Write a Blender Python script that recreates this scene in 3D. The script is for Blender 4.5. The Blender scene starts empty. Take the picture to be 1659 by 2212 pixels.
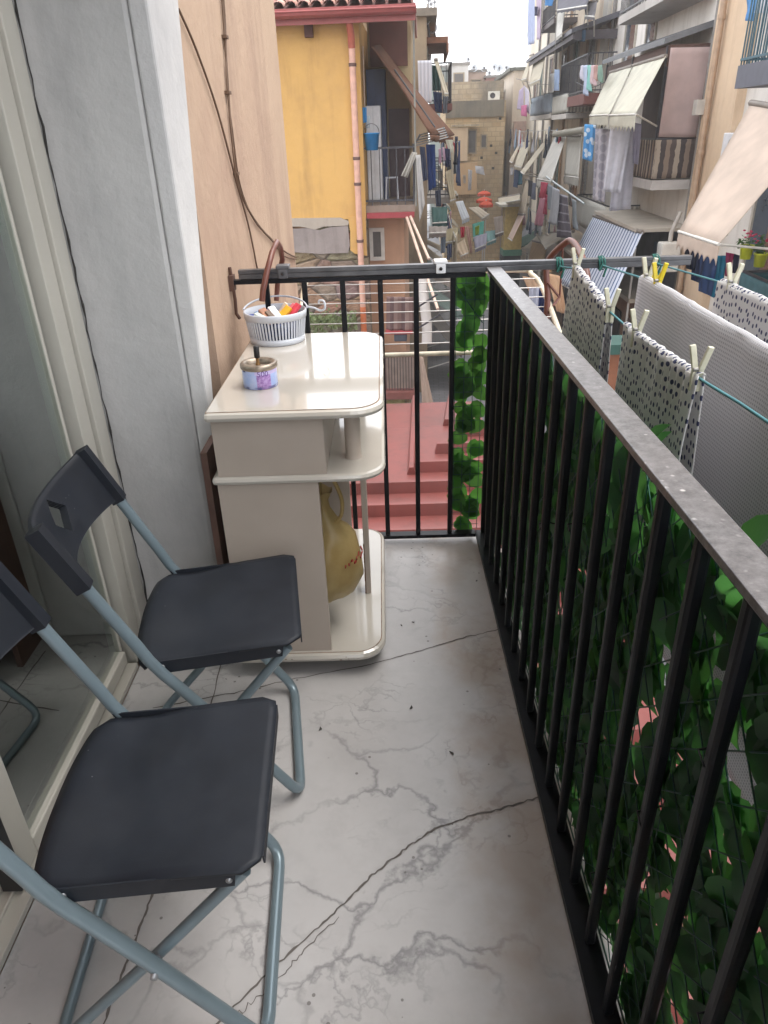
import bpy, math, random
from mathutils import Vector, Matrix
random.seed(11)
R = math.radians
scn = bpy.context.scene
COL = scn.collection

# ---------------------------------------------------------------- camera model (surveyed from the photograph)
CX, CY, F = 829.5, 1106.0, 1549.0
EYE = 1.45
AX = Vector((0.99952953, -0.02924156, -0.00925522))
AY = Vector((-0.00541854, -0.4653594, 0.88510523))
AZ = Vector((-0.03018886, -0.88463866, -0.46529891))
O = Vector((0, 0, EYE))
def ray(x, y):
    v = Vector((x - CX, y - CY, F)); return Vector((AX.dot(v), AY.dot(v), AZ.dot(v)))
def PZ(x, y, z): d = ray(x, y); return O + d * ((z - EYE) / d.z)
def PY(x, y, yy): d = ray(x, y); return O + d * (yy / d.y)
def PX(x, y, xx): d = ray(x, y); return O + d * (xx / d.x)
YAW = R(2.94)
SD = Vector((math.sin(YAW), math.cos(YAW), 0)); SR = Vector((math.cos(YAW), -math.sin(YAW), 0))
def S(s, t, z): return SD * s + SR * t + Vector((0, 0, z))
def PS(x, y, s): d = ray(x, y); return O + d * (s / d.dot(SD))
def PT(x, y, t): d = ray(x, y); return O + d * (t / d.dot(SR))
def sof(p): return p.dot(SD)
def tof(p): return p.dot(SR)
GROUND = -5.5

# ---------------------------------------------------------------- materials
MATS = {}
def srgb(r, g, b):
    f = lambda c: (c / 255 / 12.92) if c / 255 <= 0.04045 else ((c / 255 + 0.055) / 1.055) ** 2.4
    return (f(r), f(g), f(b))
def nd(nt, t, **kw):
    n = nt.nodes.new(t)
    for k, v in kw.items():
        if k in n.inputs: n.inputs[k].default_value = v
        else: setattr(n, k, v)
    return n
def base_mat(name):
    m = bpy.data.materials.new(name); m.use_nodes = True
    nt = m.node_tree; b = nt.nodes['Principled BSDF']; return m, nt, b
def mixc(nt, fac, a, b, mode='MIX'):
    n = nt.nodes.new('ShaderNodeMix'); n.data_type = 'RGBA'; n.blend_type = mode
    for s, v in ((0, fac), (6, a), (7, b)):
        if hasattr(v, 'links') or isinstance(v, bpy.types.NodeSocket): nt.links.new(v, n.inputs[s])
        else: n.inputs[s].default_value = (v if s == 0 else (*v, 1))
    return n.outputs[2]
def ramp(nt, src, a, b):
    n = nt.nodes.new('ShaderNodeMapRange'); n.clamp = True
    nt.links.new(src, n.inputs[0]); n.inputs[1].default_value = a; n.inputs[2].default_value = b
    return n.outputs[0]
def mth(nt, op, a, b=0.0):
    n = nt.nodes.new('ShaderNodeMath'); n.operation = op
    for i, v in enumerate((a, b)):
        if isinstance(v, bpy.types.NodeSocket): nt.links.new(v, n.inputs[i])
        else: n.inputs[i].default_value = v
    return n.outputs[0]
def coords(nt, which='Object', scale=(1, 1, 1), rot=(0, 0, 0)):
    tc = nt.nodes.new('ShaderNodeTexCoord'); mp = nt.nodes.new('ShaderNodeMapping')
    mp.inputs['Scale'].default_value = scale; mp.inputs['Rotation'].default_value = rot
    nt.links.new(tc.outputs[which], mp.inputs[0]); return mp.outputs[0]
def noise(nt, vec, scale, detail=4, rough=0.55, dist=0):
    n = nt.nodes.new('ShaderNodeTexNoise'); n.inputs['Scale'].default_value = scale
    n.inputs['Detail'].default_value = detail; n.inputs['Roughness'].default_value = rough
    n.inputs['Distortion'].default_value = dist
    nt.links.new(vec, n.inputs['Vector']); return n.outputs[0]
def bump(nt, b, h, strength=0.3, dist=0.01):
    n = nt.nodes.new('ShaderNodeBump'); n.inputs['Strength'].default_value = strength; n.inputs['Distance'].default_value = dist
    nt.links.new(h, n.inputs['Height']); nt.links.new(n.outputs[0], b.inputs['Normal'])
def M(name, col, rough=0.6, metal=0.0, var=0.12, vs=8.0, bmp=0.0, bs=60.0, spec=0.5, trans=0.0, coat=0.0):
    """one colour with slight uneven tone"""
    if name in MATS: return MATS[name]
    m, nt, b = base_mat(name)
    v = coords(nt); n = noise(nt, v, vs, 5)
    dark = tuple(c * (1 - var) for c in col); lite = tuple(min(1, c * (1 + var)) for c in col)
    c = mixc(nt, ramp(nt, n, 0.35, 0.65), dark, lite)
    nt.links.new(c, b.inputs['Base Color'])
    b.inputs['Roughness'].default_value = rough; b.inputs['Metallic'].default_value = metal
    b.inputs['Specular IOR Level'].default_value = spec
    b.inputs['Coat Weight'].default_value = coat
    if bmp: bump(nt, b, noise(nt, v, bs, 4), bmp, 0.004)
    if trans:
        tr = nt.nodes.new('ShaderNodeBsdfTranslucent'); nt.links.new(c, tr.inputs[0])
        mx = nt.nodes.new('ShaderNodeMixShader'); mx.inputs[0].default_value = trans
        nt.links.new(b.outputs[0], mx.inputs[1]); nt.links.new(tr.outputs[0], mx.inputs[2])
        nt.links.new(mx.outputs[0], nt.nodes['Material Output'].inputs[0])
    MATS[name] = m; return m
def plaster(name, col, stain, amount=0.5, scale=1.0, rough=0.9, crack=False, bstr=0.3):
    """weathered wall: large blotches, rain streaks, fine grain"""
    if name in MATS: return MATS[name]
    m, nt, b = base_mat(name)
    v = coords(nt); vst = coords(nt, scale=(2.2, 2.2, 0.25))
    big = ramp(nt, noise(nt, v, 0.7 * scale, 6, 0.62), 0.42, 0.72)
    stk = ramp(nt, noise(nt, vst, 2.0 * scale, 5, 0.6), 0.5, 0.75)
    sm = ramp(nt, noise(nt, v, 9 * scale, 5, 0.6), 0.35, 0.7)
    c = mixc(nt, mth(nt, 'MULTIPLY', big, amount), col, stain)
    c = mixc(nt, mth(nt, 'MULTIPLY', stk, amount * 0.8), c, tuple(x * 0.75 for x in stain))
    c = mixc(nt, mth(nt, 'MULTIPLY', sm, 0.25), c, tuple(min(1, x * 1.12) for x in col))
    if crack:
        vo = nt.nodes.new('ShaderNodeTexVoronoi'); vo.feature = 'DISTANCE_TO_EDGE'; vo.inputs['Scale'].default_value = 3.0 * scale
        wp = nt.nodes.new('ShaderNodeVectorMath'); wp.operation = 'ADD'
        nz = nt.nodes.new('ShaderNodeTexNoise'); nz.inputs['Scale'].default_value = 3.0
        nt.links.new(v, nz.inputs['Vector']); nt.links.new(v, wp.inputs[0]); nt.links.new(nz.outputs[1], wp.inputs[1])
        nt.links.new(wp.outputs[0], vo.inputs['Vector'])
        e = ramp(nt, vo.outputs['Distance'], 0.06, 0.0)
        c = mixc(nt, mth(nt, 'MULTIPLY', e, 0.6), c, tuple(x * 0.35 for x in stain))
    nt.links.new(c, b.inputs['Base Color']); b.inputs['Roughness'].default_value = rough
    h = mth(nt, 'ADD', noise(nt, v, 22 * scale, 6, 0.65), mth(nt, 'MULTIPLY', noise(nt, v, 2.5 * scale, 3), 1.5))
    bump(nt, b, h, bstr, 0.02 if not crack else 0.06)
    MATS[name] = m; return m
def stripes(name, cols, period, axis=0, rough=0.8, trans=0.15, warp=0.0):
    """cloth striped along u (axis 0) or v (axis 1); uv is in metres"""
    if name in MATS: return MATS[name]
    m, nt, b = base_mat(name)
    v = coords(nt, 'UV'); sp = nt.nodes.new('ShaderNodeSeparateXYZ'); nt.links.new(v, sp.inputs[0])
    u = sp.outputs[axis]
    if warp:
        u = mth(nt, 'ADD', u, mth(nt, 'MULTIPLY', noise(nt, v, 6.0, 2), warp))
    fr = mth(nt, 'FRACT', mth(nt, 'DIVIDE', u, period))
    c = cols[0]; k = len(cols)
    out = None
    for i in range(1, k):
        st = mth(nt, 'GREATER_THAN', fr, i / k)
        out = mixc(nt, st, out if out is not None else cols[0], cols[i])
    nt.links.new(out, b.inputs['Base Color']); b.inputs['Roughness'].default_value = rough
    tr = nt.nodes.new('ShaderNodeBsdfTranslucent'); nt.links.new(out, tr.inputs[0])
    mx = nt.nodes.new('ShaderNodeMixShader'); mx.inputs[0].default_value = trans
    nt.links.new(b.outputs[0], mx.inputs[1]); nt.links.new(tr.outputs[0], mx.inputs[2])
    nt.links.new(mx.outputs[0], nt.nodes['Material Output'].inputs[0])
    MATS[name] = m; return m
def dotted(name, basec, dotc, cell, size, trans=0.3, wide=1.0, warp=0.35):
    if name in MATS: return MATS[name]
    m, nt, b = base_mat(name)
    v = coords(nt, 'UV', scale=(1 / cell, wide / cell, 1))
    vo = nt.nodes.new('ShaderNodeTexVoronoi'); vo.feature = 'F1'; vo.voronoi_dimensions = '2D'; vo.inputs['Scale'].default_value = 1.0
    vo.inputs['Randomness'].default_value = warp
    nt.links.new(v, vo.inputs['Vector'])
    d = mth(nt, 'LESS_THAN', vo.outputs['Distance'], size)
    c = mixc(nt, d, basec, dotc)
    nt.links.new(c, b.inputs['Base Color']); b.inputs['Roughness'].default_value = 0.9
    vv = coords(nt, 'UV', scale=(1, 1, 1)); bump(nt, b, noise(nt, vv, 400, 2), 0.25, 0.002)
    tr = nt.nodes.new('ShaderNodeBsdfTranslucent'); nt.links.new(c, tr.inputs[0])
    mx = nt.nodes.new('ShaderNodeMixShader'); mx.inputs[0].default_value = trans
    nt.links.new(b.outputs[0], mx.inputs[1]); nt.links.new(tr.outputs[0], mx.inputs[2])
    nt.links.new(mx.outputs[0], nt.nodes['Material Output'].inputs[0])
    MATS[name] = m; return m
_cl = {}
def cloth(r, g, b, trans=0.25):
    k = 'cloth_%d_%d_%d' % (r, g, b)
    return M(k, srgb(r, g, b), 0.9, var=0.08, vs=6, bmp=0.1, bs=30, trans=trans, spec=0.2)
def paint(r, g, b, rough=0.6, metal=0.0, var=0.1):
    k = 'paint_%d_%d_%d_%d' % (r, g, b, int(rough * 10) + int(metal * 100))
    return M(k, srgb(r, g, b), rough, metal, var=var, vs=5, bmp=0.05, bs=40)

# ---------------------------------------------------------------- mesh builder
class MB:
    def __init__(s): s.v = []; s.f = []; s.uv = {}; s.sm = []
    def add(s, vs, fs, smooth=False, uvs=None):
        o = len(s.v); s.v += [Vector(p) for p in vs]
        for i, f in enumerate(fs):
            s.f.append(tuple(o + k for k in f)); s.sm.append(smooth)
            if uvs: s.uv[len(s.f) - 1] = [uvs[k] for k in f]
        return s
    def hexa(s, a, b):     # a, b: two matching quads (lists of 4 points), bottom and top
        return s.add(list(a) + list(b), [(0, 3, 2, 1), (4, 5, 6, 7), (0, 1, 5, 4), (1, 2, 6, 5), (2, 3, 7, 6), (3, 0, 4, 7)])
    def box(s, x0, x1, y0, y1, z0, z1):
        return s.hexa([(x0, y0, z0), (x1, y0, z0), (x1, y1, z0), (x0, y1, z0)], [(x0, y0, z1), (x1, y0, z1), (x1, y1, z1), (x0, y1, z1)])
    def sbox(s, s0, s1, t0, t1, z0, z1):   # box in street coordinates
        c = lambda z: [S(s0, t0, z), S(s0, t1, z), S(s1, t1, z), S(s1, t0, z)]
        return s.hexa(c(z0), c(z1))
    def beam(s, p, q, w, h=None, up=(0, 0, 1)):
        h = h or w; p = Vector(p); q = Vector(q); d = (q - p).normalized(); up = Vector(up)
        if abs(d.dot(up)) > 0.98: up = Vector((0, 1, 0))
        a = d.cross(up).normalized() * w / 2; b = a.cross(d).normalized() * h / 2
        return s.hexa([p - a - b, p + a - b, q + a - b, q - a - b], [p - a + b, p + a + b, q + a + b, q - a + b])
    def tube(s, pts, r, n=8, cap=True, radii=None):
        pts = [Vector(p) for p in pts]; rings = []; prev = None
        for i, p in enumerate(pts):
            if i == 0: d = pts[1] - p
            elif i == len(pts) - 1: d = p - pts[i - 1]
            else: d = (pts[i + 1] - p).normalized() + (p - pts[i - 1]).normalized()
            d.normalize()
            if prev is None:
                u = Vector((0, 0, 1)) if abs(d.z) < 0.9 else Vector((1, 0, 0)); a = d.cross(u).normalized()
            else:
                a = (prev - d * prev.dot(d)).normalized()
            prev = a; b = d.cross(a); rr = radii[i] if radii else r
            rings.append([p + a * math.cos(k * 2 * math.pi / n) * rr + b * math.sin(k * 2 * math.pi / n) * rr for k in range(n)])
        vs = [q for rg in rings for q in rg]; fs = []
        for i in range(len(rings) - 1):
            for k in range(n):
                fs.append((i * n + k, i * n + (k + 1) % n, (i + 1) * n + (k + 1) % n, (i + 1) * n + k))
        s.add(vs, fs, True)
        if cap:
            L = len(rings) - 1
            s.add(rings[0], [tuple(range(n))[::-1]]); s.add(rings[L], [tuple(range(n))])
        return s
    def lathe(s, c, prof, n=32, axis=None, smooth=True):
        c = Vector(c); vs = []; fs = []
        for r, z in prof:
            for k in range(n):
                a = k * 2 * math.pi / n; vs.append(Vector((r * math.cos(a), r * math.sin(a), z)))
        if axis is not None:
            q = Vector((0, 0, 1)).rotation_difference(Vector(axis).normalized()); vs = [q @ v for v in vs]
        vs = [c + v for v in vs]
        for i in range(len(prof) - 1):
            for k in range(n): fs.append((i * n + k, i * n + (k + 1) % n, (i + 1) * n + (k + 1) % n, (i + 1) * n + k))
        return s.add(vs, fs, smooth)
    def prism(s, poly, z0, z1):
        n = len(poly); vs = [(x, y, z0) for x, y in poly] + [(x, y, z1) for x, y in poly]
        return s.add(vs, [tuple(range(n))[::-1], tuple(range(n, 2 * n))] + [(i, (i + 1) % n, n + (i + 1) % n, n + i) for i in range(n)])
    def slab(s, pts, off):   # polygon given in 3-D, extruded by the vector off
        n = len(pts); pts = [Vector(p) for p in pts]; off = Vector(off)
        return s.add(pts + [p + off for p in pts], [tuple(range(n))[::-1], tuple(range(n, 2 * n))] + [(i, (i + 1) % n, n + (i + 1) % n, n + i) for i in range(n)])
    def sheet(s, tl, tr, br, bl, nu=12, nv=12, amp=0.0, waves=3.0, thick=0.004, sag=0.0, fn=None, seed=0, bottom=None):
        tl, tr, br, bl = map(Vector, (tl, tr, br, bl))
        nrm = (tr - tl).cross(bl - tl).normalized(); W = ((tr - tl).length + (br - bl).length) / 2; H = ((bl - tl).length + (br - tr).length) / 2
        rnd = random.Random(seed); ph = [rnd.uniform(0, 6.28) for _ in range(4)]
        A = []; B = []; UV = []
        for j in range(nv + 1):
            for i in range(nu + 1):
                u = i / nu; w = j / nv
                ww = w * (1 - (bottom(u) if bottom else 0))
                p = (tl * (1 - u) + tr * u) * (1 - ww) + (bl * (1 - u) + br * u) * ww
                d = amp * (math.sin(u * waves * 6.28 + ph[0] + 0.6 * math.sin(ww * 4 + ph[3])) * (0.25 + 0.75 * ww) + 0.5 * math.sin(u * waves * 13.1 + ph[1] + ww * 2) * ww + 0.35 * math.sin(ww * 5 + ph[2] + u * 3))
                p = p + nrm * d - Vector((0, 0, sag * math.sin(math.pi * u) * (1 if j == 0 else 1 - 0.5 * ww)))
                if fn: p = fn(p, u, ww)
                A.append(p + nrm * thick / 2); B.append(p - nrm * thick / 2); UV.append((u * W, -ww * H))
        n = nu + 1; fs = []; N = len(A)
        for j in range(nv):
            for i in range(nu):
                a = j * n + i; fs.append((a, a + 1, a + n + 1, a + n)); fs.append((N + a, N + a + n, N + a + n + 1, N + a + 1))
        edge = [i for i in range(n)] + [j * n + nu for j in range(1, nv + 1)] + [nv * n + i for i in range(nu - 1, -1, -1)] + [j * n for j in range(nv - 1, 0, -1)]
        for k in range(len(edge)):
            a = edge[k]; b = edge[(k + 1) % len(edge)]; fs.append((a, N + a, N + b, b))
        return s.add(A + B, fs, True, UV + UV)
    def mesh(s, name, off, mat):
        me = bpy.data.meshes.new(name); me.from_pydata([tuple(v - off) for v in s.v], [], s.f)
        me.polygons.foreach_set('use_smooth', s.sm)
        if s.uv:
            l = me.uv_layers.new(name='uv')
            for fi, uvs in s.uv.items():
                p = me.polygons[fi]
                for k, li in enumerate(p.loop_indices): l.data[li].uv = uvs[k]
        me.materials.append(mat); me.update(); return me
    def bevel(s, w): s.bv = w; return s
def addmods(o, mb):
    if getattr(mb, 'bv', 0):
        b = o.modifiers.new('bevel', 'BEVEL'); b.width = mb.bv; b.segments = 2; b.limit_method = 'ANGLE'; b.angle_limit = R(40)
    if getattr(mb, 'sub', 0):
        b = o.modifiers.new('sub', 'SUBSURF'); b.levels = mb.sub; b.render_levels = mb.sub
def setp(o, label, cat, group, kind):
    if label: o['label'] = label
    if cat: o['category'] = cat
    if group: o['group'] = group
    if kind: o['kind'] = kind
def base_of(vs):
    xs = [v.x for v in vs]; ys = [v.y for v in vs]; zs = [v.z for v in vs]
    return Vector(((min(xs) + max(xs)) / 2, (min(ys) + max(ys)) / 2, min(zs)))
def single(name, mb, mat, label=None, cat=None, group=None, kind=None):
    off = base_of(mb.v); o = bpy.data.objects.new(name, mb.mesh(name, off, mat)); o.location = off
    COL.objects.link(o); addmods(o, mb); setp(o, label, cat, group, kind); return o
class Thing:
    def __init__(s, name, label, cat, group=None, kind=None):
        s.a = (name, label, cat, group, kind); s.parts = []
    def part(s, name, mb, mat, parent=None, label=None, kind=None):
        s.parts.append((name, mb, mat, parent, label, kind)); return len(s.parts) - 1
    def done(s, local=False):
        name, label, cat, group, kind = s.a
        off = Vector((0, 0, 0)) if local else base_of([v for p in s.parts for v in p[1].v])
        root = bpy.data.objects.new(name, None); COL.objects.link(root); root.location = off; root.empty_display_size = 0.1
        setp(root, label, cat, group, kind); obs = []
        for (n, mb, mat, par, lb, kd) in s.parts:
            o = bpy.data.objects.new(n, mb.mesh(n, off, mat)); COL.objects.link(o); addmods(o, mb)
            o.parent = root if par is None else obs[par]
            if lb: o['label'] = lb
            if kd: o['kind'] = kd
            obs.append(o)
        s.root = root; s.obs = obs; return root
def copy_tree(o, parent=None):
    c = o.copy(); COL.objects.link(c); c.parent = parent
    for ch in list(o.children): copy_tree(ch, c)
    return c

# ---------------------------------------------------------------- camera, world, sun
cam = bpy.data.cameras.new('camera'); co = bpy.data.objects.new('camera', cam); COL.objects.link(co); scn.camera = co
cam.sensor_fit = 'VERTICAL'; cam.sensor_height = 24.0; cam.lens = 24.0 * F / 2212.0; cam.clip_start = 0.02; cam.clip_end = 2000
rx, ry, rz = [Vector((AX[i], AY[i], AZ[i])) for i in range(3)]   # columns: camera right, down, forward in world
co.matrix_world = Matrix(((rx.x, -ry.x, -rz.x, 0), (rx.y, -ry.y, -rz.y, 0), (rx.z, -ry.z, -rz.z, EYE), (0, 0, 0, 1)))
w = bpy.data.worlds.new('World'); scn.world = w; w.use_nodes = True; wn = w.node_tree
sky = wn.nodes.new('ShaderNodeTexSky'); sky.sky_type = 'NISHITA'; sky.sun_disc = False
SUN_EL, SUN_AZ = R(66), R(85)
sky.sun_elevation = SUN_EL; sky.sun_rotation = SUN_AZ; sky.air_density = 1.0; sky.dust_density = 4.0; sky.ozone_density = 1.0
cloud = mixc(wn, 0.82, (0, 0, 0), (8.9, 8.95, 9.15)); cn = cloud.node
wn.links.new(sky.outputs[0], cn.inputs[6])
bg = wn.nodes['Background']; wn.links.new(cloud, bg.inputs[0]); bg.inputs[1].default_value = 0.12
sl = bpy.data.lights.new('sun', 'SUN'); sl.energy = 1.0; sl.angle = R(40); sl.color = (1.0, 0.96, 0.9)
so = bpy.data.objects.new('sun', sl); COL.objects.link(so)
sdir = Vector((math.sin(SUN_AZ) * math.cos(SUN_EL), math.cos(SUN_AZ) * math.cos(SUN_EL), math.sin(SUN_EL)))
so.rotation_euler = (-sdir).to_track_quat('-Z', 'Y').to_euler()
vs_ = scn.view_settings; vs_.view_transform = 'Standard'; vs_.look = 'None'; vs_.gamma = 1; vs_.exposure = 1.6
# ================================================================= OUR BALCONY
def marble():
    m, nt, b = base_mat('marble')
    v = coords(nt)
    w = nt.nodes.new('ShaderNodeVectorMath'); w.operation = 'ADD'
    nz = nt.nodes.new('ShaderNodeTexNoise'); nz.inputs['Scale'].default_value = 2.4; nz.inputs['Detail'].default_value = 7; nz.inputs['Roughness'].default_value = 0.56
    nt.links.new(v, nz.inputs['Vector'])
    sc = nt.nodes.new('ShaderNodeVectorMath'); sc.operation = 'SCALE'; sc.inputs['Scale'].default_value = 0.85
    nt.links.new(nz.outputs[1], sc.inputs[0]); nt.links.new(v, w.inputs[0]); nt.links.new(sc.outputs[0], w.inputs[1])
    def veins(scale, width, rot):
        mp = nt.nodes.new('ShaderNodeMapping'); mp.inputs['Rotation'].default_value = (0, 0, rot); mp.inputs['Scale'].default_value = (1, 1.6, 1)
        nt.links.new(w.outputs[0], mp.inputs[0])
        vo = nt.nodes.new('ShaderNodeTexVoronoi'); vo.feature = 'DISTANCE_TO_EDGE'; vo.inputs['Scale'].default_value = scale
        nt.links.new(mp.outputs[0], vo.inputs['Vector']); return ramp(nt, vo.outputs['Distance'], width, 0.0)
    v1 = veins(2.4, 0.045, 0.5); v2 = veins(6.0, 0.05, 1.2)
    patch = ramp(nt, noise(nt, v, 1.7, 3), 0.46, 0.62); p2 = ramp(nt, noise(nt, v, 4.5, 3), 0.5, 0.66)
    big = noise(nt, v, 2.2, 7, 0.6)
    c = mixc(nt, ramp(nt, big, 0.3, 0.7), (0.40, 0.385, 0.38), (0.50, 0.487, 0.482))
    c = mixc(nt, mth(nt, 'MULTIPLY', ramp(nt, noise(nt, v, 14, 5, 0.7), 0.45, 0.75), 0.35), c, (0.33, 0.315, 0.315))
    c = mixc(nt, mth(nt, 'MULTIPLY', mth(nt, 'MULTIPLY', v1, patch), 0.7), c, (0.15, 0.145, 0.15))
    c = mixc(nt, mth(nt, 'MULTIPLY', mth(nt, 'MULTIPLY', v2, p2), 0.55), c, (0.18, 0.175, 0.18))
    # rust that has washed off the railing onto the stone: a band with a ragged edge along the rail foot
    sp = nt.nodes.new('ShaderNodeSeparateXYZ'); nt.links.new(v, sp.inputs[0])
    xx = mth(nt, 'ADD', sp.outputs[0], mth(nt, 'MULTIPLY', noise(nt, v, 11, 5, 0.7), 0.10))
    rust = ramp(nt, xx, 0.355, 0.41)
    rust = mth(nt, 'MULTIPLY', rust, ramp(nt, noise(nt, v, 5, 4), 0.38, 0.6))
    c = mixc(nt, mth(nt, 'MULTIPLY', rust, 0.45), c, (0.30, 0.20, 0.12))
    # dirt specks
    vo = nt.nodes.new('ShaderNodeTexVoronoi'); vo.inputs['Scale'].default_value = 26; nt.links.new(v, vo.inputs['Vector'])
    sp2 = mth(nt, 'MULTIPLY', mth(nt, 'LESS_THAN', vo.outputs['Distance'], 0.10), mth(nt, 'GREATER_THAN', noise(nt, v, 5.5, 2), 0.58))
    c = mixc(nt, mth(nt, 'MULTIPLY', sp2, 0.7), c, (0.10, 0.09, 0.08))
    nt.links.new(c, b.inputs['Base Color'])
    rr = mth(nt, 'ADD', 0.22, mth(nt, 'MULTIPLY', noise(nt, v, 6, 5), 0.25)); nt.links.new(rr, b.inputs['Roughness'])
    b.inputs['Specular IOR Level'].default_value = 0.45
    bump(nt, b, noise(nt, v, 30, 4), 0.08, 0.003)
    return m
MARBLE = marble()
XR = 0.343          # inner face of the side railing
YE = 2.50           # end railing
fl = MB(); fl.box(-0.80, 0.43, -1.6, 2.545, -0.16, 0.0)
floor = single('balcony_floor', fl, MARBLE, kind='structure')
lip = MB(); lip.box(0.432, 0.445, -1.6, 2.545, -0.10, -0.004)
def ribbon(mb, px, w=0.0035, z=0.0012, wob=0.003, seed=1):
    rnd = random.Random(seed); P = [PZ(x, y, 0) for x, y in px]; pts = []
    for i in range(len(P) - 1):
        n = 9
        for k in range(n): pts.append(P[i].lerp(P[i + 1], k / n) + Vector((rnd.uniform(-wob, wob) * 0.5, rnd.uniform(-wob, wob), 0)))
    pts.append(P[-1])
    vs = []; 
    for i, p in enumerate(pts):
        d = (pts[min(i + 1, len(pts) - 1)] - pts[max(i - 1, 0)]).normalized(); a = Vector((-d.y, d.x, 0)) * w / 2 * rnd.uniform(0.55, 1.3)
        vs += [p + a + Vector((0, 0, z)), p - a + Vector((0, 0, z))]
    mb.add(vs, [(2 * i, 2 * i + 1, 2 * i + 3, 2 * i + 2) for i in range(len(pts) - 1)])
cr = MB()
ribbon(cr, [(1078, 1360), (1000, 1378), (900, 1408), (800, 1436), (640, 1466), (505, 1497), (330, 1530)], 0.004)
ribbon(cr, [(1166, 1722), (1090, 1745), (1000, 1768), (930, 1796), (870, 1838), (810, 1886), (760, 1935), (690, 2002), (590, 2090), (480, 2200), (380, 2300)], 0.0045, seed=3)
ribbon(cr, [(486, 1395), (462, 1500), (420, 1640)], 0.004, seed=4)
ribbon(cr, [(330, 1930), (300, 2010), (262, 2110), (225, 2212), (190, 2300)], 0.005, seed=5)
ribbon(cr, [(730, 1985), (650, 2060), (600, 2120), (550, 2160), (490, 2212)], 0.002, wob=0.006, seed=6)
joints = single('floor_crack', cr, M('crack', (0.13, 0.115, 0.105), 0.9), kind='structure')
joints.parent = floor; joints.location = joints.location - floor.location

# dry leaf bits lying on the marble
for i, (px, py, a) in enumerate([(889, 1530, 0.3), (977, 1628, 1.2), (693, 1576, 0.5), (1030, 1256, 0.0), (893, 1345, 2.0), (868, 1352, 1.0)]):
    p = PZ(px, py, 0.0); mb = MB(); s_ = 0.010 if i < 3 else 0.006
    q = [p + Vector((math.cos(a + k * 1.26) * s_ * (1 if k % 2 else 0.35), math.sin(a + k * 1.26) * s_ * (0.8 if k % 2 else 0.3), 0.0015 + 0.002 * (k % 2))) for k in range(5)]
    mb.slab(q, (0, 0, 0.0015))
    single('dry_leaf', mb, M('dryleaf', (0.055, 0.05, 0.045), 0.9), 'tiny dark dry leaf bit lying on the marble balcony floor', 'leaf', 'dry leaf bits on the balcony floor')

# ---------------------------------------------------------------- our own house: wall, door surround, door
WHITEP = plaster('white_plaster', srgb(184, 183, 182), srgb(132, 132, 135), 0.75, 1.3, bstr=0.2)
BANDP = plaster('white_paint_band', srgb(202, 201, 200), srgb(168, 168, 170), 0.6, 1.4, bstr=0.22)
ORANGEP = plaster('peach_plaster', srgb(180, 156, 134), srgb(148, 118, 104), 0.7, 1.0)
CREAM = M('cream_aluminium', srgb(176, 173, 164), 0.45, var=0.05, vs=2)
GASK = M('black_rubber', (0.01, 0.01, 0.012), 0.5)
def glass_mat(name, tint, gl):
    m, nt, b = base_mat(name)
    t = nt.nodes.new('ShaderNodeBsdfTransparent'); t.inputs[0].default_value = (*tint, 1)
    g = nt.nodes.new('ShaderNodeBsdfGlossy'); g.inputs[0].default_value = (0.9, 0.95, 0.92, 1); g.inputs['Roughness'].default_value = 0.02
    fr = nt.nodes.new('ShaderNodeFresnel'); fr.inputs[0].default_value = 1.5
    k = mth(nt, 'ADD', mth(nt, 'MULTIPLY', fr.outputs[0], 0.9), gl)
    mx = nt.nodes.new('ShaderNodeMixShader'); nt.links.new(k, mx.inputs[0]); nt.links.new(t.outputs[0], mx.inputs[1]); nt.links.new(g.outputs[0], mx.inputs[2])
    nt.links.new(mx.outputs[0], nt.nodes['Material Output'].inputs[0]); return m
GLASS = glass_mat('window_glass', (0.78, 0.85, 0.81), 0.34)
house = Thing('apartment_house', 'apartment house of the balcony with white door surround and peach wall at left', 'building')
JY = 1.93           # jamb
XW = -0.52
mb = MB(); mb.box(-4.0, XW, JY + 0.25, 4.45, GROUND, 6.2); mb.box(-4.0, XW, -3.4, -1.62, GROUND, 6.2)
mb.box(-4.0, XW, -1.62, JY + 0.25, 2.62, 6.2); mb.box(-4.0, XW, -1.62, JY + 0.25, GROUND, -0.17)
w_wall = house.part('wall', mb, ORANGEP)
mb = MB(); mb.box(-1.00, XW - 0.03, JY, JY + 0.249, -0.001, 2.618); mb.bevel(0.012)
house.part('door_jamb', mb, WHITEP, label='rough white plastered door jamb')
# painted surround: white up to a slanting edge on the peach wall
mb = MB(); mb.slab([(XW - 0.03, JY + 0.003, 0.0), (XW - 0.03, 1.945, 0.0), (XW - 0.03, 1.955, 0.6), (XW - 0.03, 2.11, 1.23), (XW - 0.03, 2.245, 1.8), (XW - 0.03, 2.42, 2.6), (XW - 0.03, JY + 0.003, 2.6)], (0.045, 0, 0)); mb.bevel(0.010)
house.part('door_surround', mb, BANDP)
# dark crack line between frame and plaster
rnd = random.Random(4); pts = [Vector((-0.7965 + rnd.uniform(-0.002, 0.003), JY - 0.0012, 0.02 + i * 0.032)) for i in range(80)]
mb = MB(); mb.tube(pts, 0.0024, 5, radii=[rnd.uniform(0.0010, 0.0036) for _ in pts]); house.part('plaster_crack', mb, M('crack2', (0.03, 0.028, 0.026), 0.9))
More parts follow.
